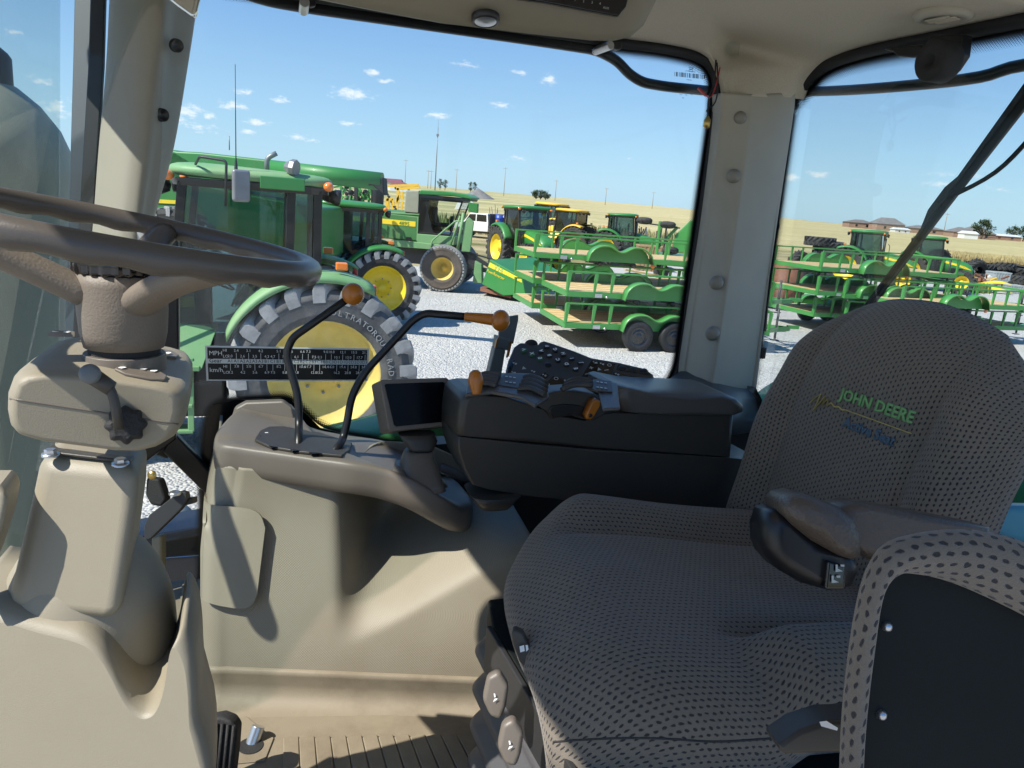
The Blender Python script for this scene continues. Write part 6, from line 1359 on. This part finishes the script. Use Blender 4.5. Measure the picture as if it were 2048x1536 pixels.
# yellow tillage tool beyond
ty = 40; tl = thing('tillage_tool', (atx(790, ty, 2.6), ty, 0), 'yellow tillage implement with upright springs behind the windrower', 'implement')
lt_ = lambda px, py, dy=0: P3(atx(px, ty+dy, 2.6)-atx(790, ty, 2.6), dy, plane_hit(px, py, Vector((0, 1, 0)), ty+dy).z)
b = MB()
for (a, c_) in (((770, 400), (786, 398)), ((786, 398), (788, 412)), ((795, 376), (796, 405)), ((792, 378), (838, 374)), ((776, 396), (774, 414)), ((800, 390), (792, 405)), ((768, 372), (836, 370)), ((803, 383), (804, 398))): b.bar(lt_(*a), lt_(*c_), .12, .12)
for i in range(5): b.bar(lt_(778+i*9, 402), lt_(776+i*9, 440), .1, .1)
b.build('yellow_frame', MATS['yellow_ind'], tl)
b = MB()
for i in range(9): b.bar(lt_(766+i*3, 378+i*5), lt_(774+i*3, 384+i*5), .10, .06)
b.build('springs', MATS['dark_metal'], tl)

# ------------------------------------------------------------------ flatbed truck
tk = thing('flatbed_truck', (atx(975, 60), 60, 0), 'white flatbed pickup truck carrying blue drums, parked on dry grass', 'truck', rotz=rad(150))
b = MB(); b.prism([P3(2.7, -.95, .6), P3(2.7, -.95, 1.05), P3(2.5, -.95, 1.15), P3(1.5, -.95, 1.25), P3(1.0, -.95, 1.85), P3(-.6, -.95, 1.90), P3(-.7, -.95, 1.2), P3(-.7, -.95, .55), P3(1.2, -.95, .5)], (0, 1.9, 0)); tb_ = b.build('truck_body', MATS['white_paint'], tk, bevel=.06)
for s_ in (-1, 1): b = MB(); b.prism([P3(1.35, s_*.955, 1.28), P3(1.0, s_*.955, 1.75), P3(.45, s_*.955, 1.78), P3(.45, s_*.955, 1.28)], (0, s_*.01, 0)); b.prism([P3(.35, s_*.955, 1.28), P3(.35, s_*.955, 1.78), P3(-.5, s_*.955, 1.78), P3(-.55, s_*.955, 1.28)], (0, s_*.01, 0)); b.build('side_window', MATS['black_gloss'], tb_)
b = MB(); b.prism([P3(-.72, -.85, 1.3), P3(-.66, -.85, 1.82), P3(-.66, .85, 1.82), P3(-.72, .85, 1.3)], (-.02, 0, 0)); b.build('back_window', MATS['black_gloss'], tb_)
b = MB(); b.box((-1.9, 0, .95), (2.3, 2.1, .12)); b.box((-.8, 0, 1.45), (.08, 1.9, .9)); b.box((-1.5, .9, .7), (.8, .2, .4)); b.box((-1.5, -.9, .7), (.8, .2, .4)); b.box((0, 0, .5), (5.0, .8, .25)); b.build('flatbed', MATS['dark_metal'], tk, bevel=.02)
for x in (2.0, -1.9):
    for s_ in (-1, 1): b = MB(); b.lathe([(0, .1), (.2, .1), (.22, .12), (.36, .12), (.38, 0), (.36, -.12), (.2, -.12), (0, -.12)], P3(x, s_*.85, .38), (0, s_, 0), 20); b.build('truck_wheel', MATS['tyre'], tk)
for i, (x, y) in enumerate(((-1.3, .4), (-1.35, -.3), (-1.95, .1))):
    d_ = thing('blue_drum', Vector((atx(975, 60), 60, 1.0))+Matrix.Rotation(rad(150), 3, 'Z') @ P3(x, y, 0), ['blue drum on the truck bed, nearest the cab on the far side', 'blue drum on the truck bed, nearest the cab on our side', 'blue drum standing alone at the middle of the truck bed'][i], 'drum', 'blue drums on the flatbed')
    b = MB(); b.lathe([(0, 0), (.28, 0), (.29, .05), (.28, .3), (.295, .32), (.28, .34), (.28, .6), (.295, .62), (.28, .64), (.28, .88), (0, .88)], (0, 0, 0), (0, 0, 1), 18); b.build('drum_body', MATS['blue_drum'], d_)

# ------------------------------------------------------------------ batwing mower folded, seen right of the tractors
mw = thing('folding_mower', (atx(1368, 36), 36, 0), 'green folding mower with raised wings and small tyres near the window edge', 'mower', rotz=rad(-10))
b = MB(); b.box((0, 0, .9), (2.4, 1.8, .5)); b.prism([P3(-.5, -.9, 1.2), P3(.9, -.9, 1.5), P3(1.5, -.9, 2.5), P3(1.2, -.9, 2.75), P3(.1, -.9, 2.72), P3(-.5, -.9, 2.0)], (0, .2, 0)); b.prism([P3(.9, -1.5, .5), P3(1.9, -1.5, .5), P3(1.9, -1.5, 2.0), P3(1.3, -1.5, 2.1), P3(.95, -1.5, 1.6)], (0, .3, 0)); b.bar(P3(-1.2, -.8, 1.4), P3(-.4, -.8, 2.4), .14, .14); b.bar(P3(-1.2, -.9, .6), P3(-1.2, -.9, 2.6), .14, .14); b.build('mower_deck', MATS['green_trailer'], mw, bevel=.04)
b = MB(); b.prism([P3(.2, -.93, 1.9), P3(1.2, -.93, 2.25), P3(1.6, -.93, 2.2), P3(1.5, -.93, 2.0), P3(1.2, -.93, 2.0), P3(.3, -.93, 1.6)], (0, .02, 0)); b.build('blade_housing', MATS['dark_metal'], mw)
for (x, y, z, ax) in ((-1.9, -.9, 2.55, (0, .2, 1)), (-.85, -.9, 2.45, (0, .2, 1)), (-.6, -1.2, 1.35, (0, .3, 1)), (-.9, -.6, .35, (0, 1, 0)), (.4, -.6, .35, (0, 1, 0))): b = MB(); b.lathe([(.1, -.1), (.3, -.11), (.36, -.05), (.36, .05), (.3, .11), (.1, .1)], P3(x, y, z), ax, 18); b.build('mower_wheel', MATS['tyre'], mw)
b = MB(); b.bar(P3(-1.9, -.9, 2.45), P3(-.3, -.9, 2.35), .06, .06); b.bar(P3(-.9, -.9, .5), P3(-.9, -.9, 2.4), .08, .08); b.build('wheel_arm', MATS['dark_metal'], mw)

# ------------------------------------------------------------------ stacked utility trailers
TL_, TWd = 4.9, 2.05
def fender_prof(n=30):
    pts = []
    for i in range(n+1):
        x = -.82+1.64*i/n; u = abs(x); z = 0
        h = .38*math.sqrt(max(0, 1-((u-.42)/.40)**2)) if u > .42 else .38-.13*(1-sst(0, .34, u))
        pts.append((x, max(h, 0)))
    return pts
def mk_trailer(name, wheels):
    t = thing(name, (0, 0, 0), 'x', 'trailer', 'new utility trailers stacked in the yard')
    # x along, y across (near side y=0), deck at z .50
    b = MB()
    for y in (0.02, TWd-.02): b.box((TL_/2, y, .50), (TL_, .05, .12)); b.box((TL_/2, y, .97), (TL_, .04, .038))
    for x in (.02, TL_-.02): b.box((x, TWd/2, .50), (.05, TWd-.06, .12))
    b.box((.02, .06, .74), (.05, .06, .44)); b.box((.02, TWd-.06, .74), (.05, .06, .44))
    for x in (1.2, 2.0, 2.9, 3.8): b.box((x, TWd/2, .46), (.05, TWd-.08, .06))
    b.box((TL_-.02, TWd/2, .97), (.05, TWd-.08, .05)); b.build('trailer_frame', MATS['green_trailer'], t, bevel=.006, bseg=2)
    for y in (.0, TWd): 
        for x in (.02, .62, 1.0, 3.25, 3.75, 4.25, TL_-.04): b = MB(); b.box((x, y+(.02 if y == 0 else -.02), .735), (.038, .038, .44)); b.bar(P3(x, y, .56), P3(x+.04, y, .95), .012, .04); b.build('stake', MATS['green_trailer'], t)
    b = MB(); b.box((TL_/2, TWd/2, .545), (TL_-.08, TWd-.10, .035)); b.build('plank_deck', MATS['wood'], t)
    for k in range(5): b = MB(); b.box((TL_/2, .25+k*.38, .5645), (TL_-.1, .012, .004)); b.build('plank_gap', MATS['wood_dark'], t)
    for s_, y in ((-1, 0), (1, TWd)):
        P_ = fender_prof(); b = MB(); x0 = 2.05
        out, inn = y+s_*.25, y+s_*.012
        b.grid([[P3(x0+x, inn, .44+z), P3(x0+x, out, .44+z), P3(x0+x*1.0, out, .44+z-.035)] for x, z in P_], uv=False); fo_ = b.build('fender', MATS['green_trailer'], t, solid=.008)
        b = MB(); b.grid([[P3(x0+x, out+s_*.003, .445+z), P3(x0+x*.985, out+s_*.003, .445+z-.018)] for x, z in P_], uv=False); b.build('fender_lip', MATS['green_trailer_lip'], fo_, solid=.004)
        b = MB(); b.prism([P3(x0+x*.97, y+s_*.02, .44+z*.97) for x, z in P_], (0, s_*.01, 0)); b.build('fender_plate', MATS['green_trailer'], fo_)
        if wheels:
            for dx in (-.42, .42):
                b = MB(); b.lathe([(.20, .09), (.215, .10), (.30, .105), (.335, .08), (.34, 0), (.335, -.08), (.3, -.1), (.2, -.09)], P3(x0+dx, y+s_*.13, .34), (0, s_, 0), 32); ty_ = b.build('tyre', MATS['tyre_new'], t)
                b = MB(); b.lathe([(.20, -.09), (.205, .09), (.19, .085), (.17, .05), (.15, .07), (.10, .075), (.06, .06), (.055, .10), (.03, .105), (0, .105)], P3(x0+dx, y+s_*.13, .34), (0, s_, 0), 28); b.build('rim', MATS['black_gloss'], ty_)
    if not wheels:
        b = MB()
        for dx in (-.42, .42): b.box((2.05+dx, TWd/2, .38), (.06, TWd-.2, .06)); b.lathe([(0, 0), (.06, 0), (.06, .1), (0, .12)], P3(2.05+dx, .1, .38), (0, -1, 0), 12); b.bar(P3(2.05+dx-.35, .12, .40), P3(2.05+dx+.3, .12, .37), .03, .02)
        b.build('axle', MATS['dark_metal'], t)
    b = MB()
    for s_ in (-1, 1): b.bar(P3(TL_-.2, TWd/2+s_*.7, .46), P3(TL_+1.15, TWd/2, .46), .06, .10)
    b.box((TL_+1.25, TWd/2, .50), (.30, .08, .08)); b.build('tongue', MATS['green_trailer'], t)
    b = MB(); b.tube([P3(TL_+.8, TWd/2, .2), P3(TL_+.8, TWd/2, .95)], .03, 10); b.box((TL_+.8, TWd/2, .17), (.18, .12, .02)); b.build('jack', MATS['dark_metal'], t)
    b = MB(); b.box((.7, -.035, .49), (.16, .03, .08)); b.lathe([(0, 0), (.03, 0), (.03, .02), (0, .03)], P3(.9, -.02, .46), (0, -1, 0), 10); b.build('side_marker', MATS['steel'], t)
    b = MB(); b.lathe([(0, 0), (.05, 0), (.05, .03), (0, .035)], P3(2.9, -.10, .40), (0, -1, 0), 12); b.build('side_reflector', MATS['amber'], t)
    return t
protoW, protoN = mk_trailer('utility_trailer', True), mk_trailer('utility_trailer', False)
first = {True: True, False: True}
def put_trailer(px, py, z, heading, wheels, label, swap=False):
    """px,py: near left lower deck corner at height z+.45"""
    c = OZ(px, py, z+.45); src = protoW if wheels else protoN
    o = src if first[wheels] else copy_tree(src); first[wheels] = False
    o.location = (c.x, c.y, z); o.rotation_euler.z = heading; o['label'] = label; return o
HA = rad(14)
put_trailer(1129, 655, 0, HA, True, 'bottom trailer of the nearest stack, standing on black double wheels')
put_trailer(1133, 592, .66, HA, False, 'wheel-less trailer lying on top of the nearest stack, with wood offcuts on it')
put_trailer(1063, 616, 0, HA, True, 'bottom trailer of the second stack, mostly hidden behind the nearest stack')
put_trailer(1066, 566, .66, HA, False, 'middle trailer of the second stack, level with the header of the windrower')
put_trailer(1068, 514, 1.32, HA, False, 'top trailer of the tallest stack before the yellow tractors')
HC = rad(20)
put_trailer(1626, 633, 0, HC, True, 'bottom trailer of the stack seen just right of the rear pillar')
put_trailer(1634, 590, .66, HC, False, 'middle trailer of the stack seen just right of the rear pillar')
put_trailer(1641, 542, 1.32, HC, False, 'top trailer right of the rear pillar, before the two green tractors')
put_trailer(1800, 655, 0, HC, True, 'bottom trailer of the stack directly above the driver seat, mostly hidden')
put_trailer(1803, 612, .60, HC, False, 'upper trailer of the stack directly above the driver seat, double fender in view')
put_trailer(1690, 640, 0, HC, True, 'bottom trailer between two stacks, hidden behind the driver seat')
put_trailer(1688, 596, .62, HC, False, 'trailer with open pale deck between the two right-hand stacks')
rg = random.Random(2)
for i, (px, py, z, dx, h, lb) in enumerate(((1255, 548, 1.25, 1.5, 24, 'long pine plank lying slantwise across the nearest stack of trailers'), (1262, 560, 1.28, .5, -30, 'short pile of pine boards under the slanting plank on the trailers'), (1285, 612, .62, .45, 70, 'pine block wedged above the left fender hump of the bottom trailer'), (1352, 618, .62, .45, 70, 'pine block wedged above the right fender hump of the bottom trailer'), (1198, 532, 1.30, .45, 70, 'pine block wedged under the tallest stack left of the fender'))):
    p = OZ(px, py, z); o = thing('timber', p, lb, 'timber', 'pine offcuts between stacked trailers', rotz=rad(h)); b = MB()
    if i == 1: 
        for k in range(4): b.box((dx/2, .0+.02*(k % 2), .05*k-.12), (dx, .3, .042))
    elif i == 0: b.bar(P3(-.1, 0, .12), P3(dx+.3, -.5, -.10), .12, .05)
    else: b.box((dx/2-.2, 0, 0), (dx, .12, .07))
    b.build('board', MATS['wood'], o, bevel=.004)
# ================================================================== tyres, scrap, plants, buildings, poles
def loose_tyre(R, w, m='tyre'):
    return tyre_mb(R, w, R*.55, 18, seg=26, lugw=.07)
TY = {}
def put_tyre(px, Y, z, R, lay, label, group, tilt=0, yaw=0):
    key = round(R, 1)
    if key not in TY:
        b = tyre_mb(R, R*.55, R*.55, 18, seg=26, lugw=.075*R); o = b.build('loose_tyre', MATS['tyre']); TY[key] = o; o.data.materials.append(MATS['lug_dusty'])
        for p in o.data.polygons:
            if not p.use_smooth and p.index % 1 == 0: p.material_index = 0
    else: o = TY[key].copy(); COL.objects.link(o)
    o.location = (atx(px, Y, z), Y, z+height(atx(px, Y, z), Y)); o.rotation_euler = (rad(90) if lay else rad(tilt), 0, rad(yaw)) if not lay else (rad(90+tilt), 0, rad(yaw))
    o.name = 'loose_tyre'; tag(o, label, 'tyre', group); return o
G1 = 'tractor tyres heaped behind the right-hand trailers'
k = 0
for (px, z, lay, yaw, tilt, lb) in ((1592, .6, False, 40, 20, 'tractor tyre leaning upright at the left end of the heap behind the pillar'), (1580, .25, True, 0, 0, 'tractor tyre lying flat below the leaning one beside the pillar'), (1618, .8, False, 70, 35, 'tractor tyre slumped in the middle of the heap left of the green tractor'), (1612, .25, True, 0, 0, 'tractor tyre lying flat at the foot of the heap left of the green tractor'), (1650, .3, True, 0, 0, 'lowest tractor tyre of the pile touching the green tractor'), (1652, .8, True, 10, 4, 'second tractor tyre up in the pile touching the green tractor'), (1655, 1.3, True, 0, -3, 'third tractor tyre up in the pile touching the green tractor'), (1658, 1.8, True, 0, 3, 'topmost tractor tyre of the pile touching the green tractor'), (1640, 2.0, True, 15, 0, 'tractor tyre capping the heap at its highest left part')):
    put_tyre(px, 44, z+.05, .85, lay, lb, G1, tilt, yaw)
G2 = 'worn tractor tyres heaped on the stubble at right'
for (px, Y, z, lay, yaw, tilt, lb) in ((1874, 54, 1.0, False, 15, 10, 'upright tractor tyre showing lugs just right of the wiper arm'), (1893, 52, .3, True, 0, 0, 'tyre lying flat behind the top trailer rail, left one'), (1898, 52, .85, True, 0, 5, 'tyre stacked on the flat one behind the top trailer rail'), (1915, 50, .4, True, 0, 0, 'small tyre with tan rim edge right of the trailer rail end'), (1945, 52, .6, False, 20, 25, 'leaning tyre at the left end of the long heap'), (1960, 52, .3, True, 0, 0, 'wide flat tyre with a pale yellow bead in the long heap'), (1962, 53, .95, True, 0, 3, 'tyre on top of the one with a pale yellow bead'), (1985, 52, .3, True, 0, 0, 'flat tyre at ground level in the middle of the long heap'), (2000, 53, .95, True, 0, -12, 'tilted top tyre in the middle of the long heap'), (2010, 52, .35, True, 0, 0, 'flat tyre behind the grey bins in the long heap'), (2038, 53, .9, True, 0, 8, 'top tyre at the right end of the long heap'), (2045, 51, .35, True, 0, 0, 'bottom tyre at the right end of the long heap')):
    put_tyre(px, Y, z+.05, .95, lay, lb, G2, tilt, yaw)
def box_thing(name, px, Y, size, m, label, cat, z=0, rz=0, group=None, slat=False):
    x = atx(px, Y, z+.5); o = thing(name, (x, Y, z+height(x, Y)), label, cat, group, rotz=rad(rz)); w, d, h = size; b = MB()
    for (cx, cy, sx2, sy2) in ((0, -d/2, w, .06), (0, d/2, w, .06), (-w/2, 0, .06, d), (w/2, 0, .06, d)):
        b.box((cx, cy, h/2), (sx2, sy2, h)); b.box((cx, cy, h-.05), (sx2+.04, sy2+.05, .08))
    b.box((0, 0, .1), (w, d, .06)); b.build('bin_body', MATS[m], o, bevel=.015); b = MB()
    for i in range(6): b.box((-w/2+w*(i+.5)/6, -d/2-.04, h/2), (.06, .04, h*.9))
    b.build('bin_ribs', MATS[m], o); return o
box_thing('grey_bin', 1998, 48, (1.0, .9, .5), 'grey_box', 'grey slatted bin on top of another bin near the tyre heap', 'bin', .48)
box_thing('grey_bin', 1992, 48, (.9, .9, .48), 'grey_box', 'grey slatted bin at ground level under another bin near the tyres', 'bin', 0)
box_thing('wooden_bin', 1296, 40, (1.2, 1.0, 1.3), 'wood_dark', 'brown slatted crate standing behind the trailers left of the folding mower', 'crate', 0)
box_thing('white_bin', 2026, 44, (.8, .8, .5), 'grey_box', 'whitish slatted bin at the right edge beside yellow scrap', 'bin', 0)
for (px, Y, lb) in ((1990, 43, 'yellow curved hood panel lying lower on the scrap heap'), (1995, 44.5, 'yellow curved hood panel lying higher on the scrap heap')):
    x = atx(px, Y, .4); o = thing('hood_sheet', (x, Y, .02 if Y < 44 else .3), lb, 'scrap panel', 'yellow scrap panels', rotz=rad(-8)); b = MB(); b.grid([[P3(-.9+1.8*i/10, -.35+.7*j/6, .22*math.sin(math.pi*i/10)*math.sin(math.pi*(j+1)/8)+.1) for j in range(7)] for i in range(11)]); b.build('panel_sheet', MATS['yellow'], o, solid=.02)
rg = random.Random(21)
x = atx(1955, 46, .3); o = thing('scrap_heap', (x, 46, 0), 'heap of rusty and yellow implement parts at the edge of the gravel', 'scrap', rotz=0)
for nm, m, cnt in (('rusty_parts', 'rust', 18), ('yellow_parts', 'yellow_ind', 9), ('pale_parts', 'white_paint', 4), ('black_parts', 'dark_metal', 12)):
    b = MB()
    for i in range(cnt): p = P3(rg.uniform(-1.6, 1.8), rg.uniform(-.8, .8), rg.uniform(.1, .7)); b.bar(p, p+P3(rg.uniform(-.6, .6), rg.uniform(-.3, .3), rg.uniform(-.35, .35)), rg.uniform(.06, .16), rg.uniform(.04, .1))
    b.build(nm, MATS[m], o)
# rusty implement beside the pillar
x = atx(1562, 27, 1); o = thing('rusty_roller', (x, 27, 0), 'rusty brown implement roller partly hidden behind the right-hand trailers', 'implement', rotz=rad(20)); b = MB(); b.lathe([(.1, -.5), (.75, -.45), (.8, 0), (.75, .45), (.1, .5)], (0, 0, .9), (1, .3, 0), 24); b.bar(P3(-1, .3, .9), P3(1, -.2, 1.0), .15, .15); b.build('roller_drum', MATS['rust'], o)

# crop field strip standing tall, weeds
def tufts(name, label, pts, h, w, m, n, seed, kindcat='grass'):
    rg = random.Random(seed); b = MB()
    for i in range(n):
        (x, y) = pts(rg); z = height(x, y); a = rg.uniform(0, math.pi); hh = h*rg.uniform(.6, 1.2); ww = w*rg.uniform(.6, 1.3); dx, dy = math.cos(a)*ww, math.sin(a)*ww; l_ = rg.uniform(-.3, .3)*hh
        v = [b.bm.verts.new(q) for q in ((x-dx, y-dy, z), (x+dx, y+dy, z), (x+dx*.3+l_*.5, y+dy*.3, z+hh))]; b.face(v)
    o = b.build(name, MATS[m]); tag(o, label, kindcat, kind='stuff'); return o
mat('straw', (.50, .40, .19), .95, var=.15, vs=.2); mat('weed', (.10, .14, .04), .95, var=.3, vs=.3); mat('straw_dark', (.33, .25, .11), .95, var=.2, vs=.2)
def strip(rg):
    u = rg.random(); px = 1820+u*300; Y = 88-u*6+rg.uniform(0, 9); return (atx(px, Y, .5), Y)
tufts('standing_straw', 'band of standing straw-coloured crop crossing the field at right', strip, 1.0, .16, 'straw', 9000, 3)
def strip2(rg):
    u = rg.random(); px = 1820+u*300; Y = 87-u*6+rg.uniform(-.6, .6); return (atx(px, Y, .5), Y)
tufts('straw_edge', 'darker front edge of the standing crop at right', strip2, .8, .10, 'straw_dark', 1500, 4)
def weeds(rg):
    px = rg.uniform(905, 1420); Y = rg.uniform(66, 84); return (atx(px, Y, .5), Y)
tufts('weeds', 'pale dry weeds behind the row of parked tractors', weeds, .9, .10, 'straw', 3800, 5)
def weeds2(rg):
    px = rg.gauss(960, 40) if rg.random() < .5 else rg.uniform(900, 1420); Y = rg.uniform(68, 90); return (atx(px, Y, .5), Y)
tufts('green_weeds', 'green weeds along the back of the yard', weeds2, 1.1, .12, 'weed', 2600, 6)
def weeds3(rg): px = rg.gauss(1962, 9); Y = rg.gauss(43, .5); return (atx(px, Y, .2), Y)
tufts('heap_weeds', 'green weeds growing before the scrap heap', weeds3, .45, .06, 'weed', 500, 8)

# leafy trees
mat('leaf', (.055, .085, .03), .8, var=.35, vs=.8); mat('bark', (.13, .10, .075), .9, var=.2, vs=3)
def tree(px, Y, h, w, label, seed, group=None, z=None):
    x = atx(px, Y, 3); z = height(x, Y); rg = random.Random(seed); o = thing('broadleaf_tree', (x, Y, z), label, 'tree', group)
    b = MB(); b.tube([P3(0, 0, -.5), P3(.05*w, 0, h*.3), P3(0, .05*w, h*.6)], [w*.05, w*.035, w*.015], 8)
    for k in range(6): a = k*1.05; b.tube([P3(0, 0, h*.25), P3(math.cos(a)*w*.25, math.sin(a)*w*.25, h*.6)], [w*.02, w*.006], 6)
    b.build('trunk', MATS['bark'], o); b = MB(); cl = []
    for k in range(26):
        a, r_, zz = rg.uniform(0, 6.28), rg.random()**.6, rg.uniform(-1, 1); s_ = math.sqrt(max(0, 1-zz*zz)); cl.append((P3(math.cos(a)*r_*s_*w*.42, math.sin(a)*r_*s_*w*.42, h*.60+zz*h*.36), w*rg.uniform(.10, .2)))
    for c, r_ in cl:
        for k in range(70):
            v = P3(rg.gauss(0, 1), rg.gauss(0, 1), rg.gauss(0, .8)).normalized()*r_*rg.uniform(.5, 1.1); p = c+v; s_ = w*.028*rg.uniform(.6, 1.4); u = P3(rg.uniform(-1, 1), rg.uniform(-1, 1), rg.uniform(-1, 1)).normalized(); t_ = u.cross(P3(0, 0, 1.01)).normalized()
            b.face([b.bm.verts.new(p-u*s_), b.bm.verts.new(p+t_*s_), b.bm.verts.new(p+u*s_), b.bm.verts.new(p-t_*s_)])
    b.build('crown', MATS['leaf'], o); return o
tree(1962, 300, 7.0, 8.5, 'round dark tree beside the white shed at far right', 1, 'trees along the horizon')
tree(2024, 330, 6.0, 6.0, 'small pointed tree near the red fence at far right', 2, 'trees along the horizon')
tree(2046, 330, 6.5, 6.5, 'tree cut by the right edge of the rear window', 3, 'trees along the horizon')
for i, px in enumerate((1071, 1080, 1090)): tree(px, 420, 4.5, 6, ['left tree of the small clump on the ridge', 'middle tree of the small clump on the ridge', 'right tree of the small clump on the ridge'][i], 10+i, 'clump of trees on the ridge')
for i, px in enumerate((940, 948, 879, 889)): tree(px, 380, 5.0, 3.2, ['slim tree on the ridge left of the tower of poles', 'slim tree on the ridge right beside its twin', 'dark tree over the windrower cab, left one', 'dark tree over the windrower cab, right one'][i], 20+i, 'slim trees on the ridge')
# houses, sheds
def house(px, Y, w, h, d, label, wall='brick', roof='roof_shingle', rz=0, hip=.35, rh=None, win=2):
    w, h, d, rh = w*.62, h*.8, d*.7, (rh or h*.7)*.62; x = atx(px, Y, 3); z = height(x, Y)-.3; o = thing('far_house', (x, Y, z), label, 'house', None, rotz=rad(rz))
    b = MB(); b.box((0, 0, h/2), (w, d, h)); wl_ = b.build('wall', MATS[wall], o)
    e = .35; b = MB(); A = [P3(-w/2-e, -d/2-e, h), P3(w/2+e, -d/2-e, h), P3(w/2+e, d/2+e, h), P3(-w/2-e, d/2+e, h)]; r1, r2 = P3(-w/2+w*hip, 0, h+rh), P3(w/2-w*hip, 0, h+rh)
    for q in ((A[0], A[1], r2, r1), (A[2], A[3], r1, r2), (A[1], A[2], r2), (A[3], A[0], r1), (A[3], A[2], A[1], A[0])): b.poly(q)
    b.build('roof', MATS[roof], o)
    for k in range(win): b = MB(); b.box((-w/2+w*(k+.7)/(win+.4), -d/2-.03, h*.55), (w*.08, .06, h*.35)); b.build('window', MATS['black_gloss'], o)
    return o
house(1716, 330, 17, 3, 10, 'low house with grey shingle roof behind the left green tractor')
house(1772, 320, 18, 3.6, 11, 'large brick house with steep dark roof on the horizon', hip=.25, rh=4)
house(1800, 300, 9, 1.8, 6, 'long low white shed on the horizon', 'roof_white', 'roof_white', hip=.02, rh=1)
house(1845, 320, 22, 2.8, 10, 'tan-roofed house seen through the wiper arm', hip=.3)
house(1918, 300, 13, 2.8, 10, 'dark-roofed brick house left of the white shed', hip=.4, rh=3)
house(1936, 285, 8, 2.6, 6, 'white gabled shed beside the round tree', 'white_paint', 'roof_white', hip=.0, rh=1.5, win=0)
house(1948, 310, 20, 2.8, 11, 'house with long rising roof behind the round tree', hip=.4, rh=4.5)
house(2003, 320, 20, 2.4, 8, 'pale-roofed open barn behind the red fence', 'brick', 'roof_white', hip=.02, rh=1.2)
house(783, 260, 11, 3.4, 8, 'shop building with maroon roof on the far left horizon', 'white_paint', 'roof_maroon', hip=.02, rh=2.0)
house(800, 255, 9, 2.8, 7, 'smaller maroon-roofed shed right of the shop building', 'roof_white', 'roof_maroon', hip=.3, rh=1.6)
x0, x1 = atx(1975, 300, 1), atx(2090, 290, 1); o = thing('red_fence', (x0, 300, height(x0, 300)), 'long rust-red fence in front of the far barn', 'fence'); b = MB(); b.bar(P3(0, 0, .9), P3(x1-x0, -10, height(x1, 290)-height(x0, 300)+.9), 1.5, .2) ; b.build('fence_panel', MATS['rust'], o)
# gravel pile, white scrap, poles, tower
x = atx(955, 250, 2); o = thing('gravel_pile', (x, 250, height(x, 250)-.2), 'dark cone of gravel on the far hillside left of centre', 'gravel pile'); b = MB(); b.grid([[P3(math.cos(a)*r_, math.sin(a)*r_*.8, 3.3*(1-r_/5.6)+.15*math.sin(a*5)*r_/5) for r_ in (0, 1.5, 3, 4.5, 5.6)] for a in [2*math.pi*k/28 for k in range(29)]]); b.build('pile', MATS['gravel_pile'], o)
x = atx(930, 150, 1); o = thing('white_debris', (x, 150, height(x, 150)), 'crumpled white sheet metal lying at the edge of the yard', 'debris'); b = MB(); b.prism([P3(-2, 0, 0), P3(-1.4, 0, 1.6), P3(-.4, .5, 2.8), P3(1.6, 0, 1.4), P3(2.2, 0, .4)], (0, 1.5, 0)); b.build('sheet', MATS['white_paint'], o)
def pole(px, Y, h, label, arms=1, r=.14, cat='pole', name='utility_pole', grp='utility poles on the horizon'):
    x = atx(px, Y, h); o = thing(name, (x, Y, height(x, Y)), label, cat, grp); b = MB(); b.tube([P3(0, 0, 0), P3(0, 0, h)], [r, r*.7], 8); b.build('shaft', MATS['grey_metal' if cat == 'tower' else 'wood_dark'], o)
    for k in range(arms): b = MB(); b.box((0, 0, h-.6-k*1.2), (2.2, .12, .12)); b.build('cross_arm', MATS['wood_dark'], o)
    return o
tw = pole(875, 330, 25, 'tall thin lattice mast standing left of centre on the horizon', 0, .22, 'tower', 'radio_mast', None)
b = MB(); b.box((0, 0, 22), (.9, .9, .9)); b.tube([P3(0, 0, 25), P3(0, 0, 28)], .05, 6); b.build('aerial', MATS['grey_metal'], tw)
for i, (px, Y, h) in enumerate(((811, 400, 13), (856, 400, 9), (862, 400, 9), (913, 400, 11), (1010, 400, 14), (1112, 430, 11), (1212, 420, 9), (1306, 430, 9), (1893, 330, 9))):
    pole(px, Y, h, ['thin pole between the maroon roofs and the mast', 'left of two close short poles by the mast', 'right of two close short poles by the mast', 'single pole between mast and gravel pile', 'tallest pole above the green tractor', 'pole right of the clump of trees', 'short pole on the ridge above the green tractor with mower hitch', 'faint pole on the ridge nearest the window edge', 'pole between roofs seen beside the wiper arm'][i])
# distant machines and low scrap along the back of the yard
mat('far_mix', (.25, .26, .25), .8, var=.4, vs=.4)
rg = random.Random(31)
for i, (px, lb) in enumerate(((1010, 'row of grey harrow tines standing far behind the green tractor'), (1040, 'second grey harrow section right of the first'), (1258, 'grey blades of a folded implement right of the dark green tractor'), (1276, 'black pipe scrap leaning right of the folded blades'))):
    Y = 95 if i < 2 else 52; x = atx(px, Y, 1); o = thing('scrap_implement', (x, Y, height(x, Y)), lb, 'implement', 'distant scrap implements'); b = MB()
    for k in range(16): p = P3(rg.uniform(-1.8, 1.8), rg.uniform(-.6, .6), 0); b.bar(p, p+P3(rg.uniform(-.7, .7), 0, rg.uniform(1.0, 2.4)*(1 if i < 2 else .9)), .07, .07)
    b.bar(P3(-2, 0, 1), P3(2, 0, 1.1), .12, .12); b.build('tines', MATS['grey_metal' if i < 3 else 'dark_metal'], o)
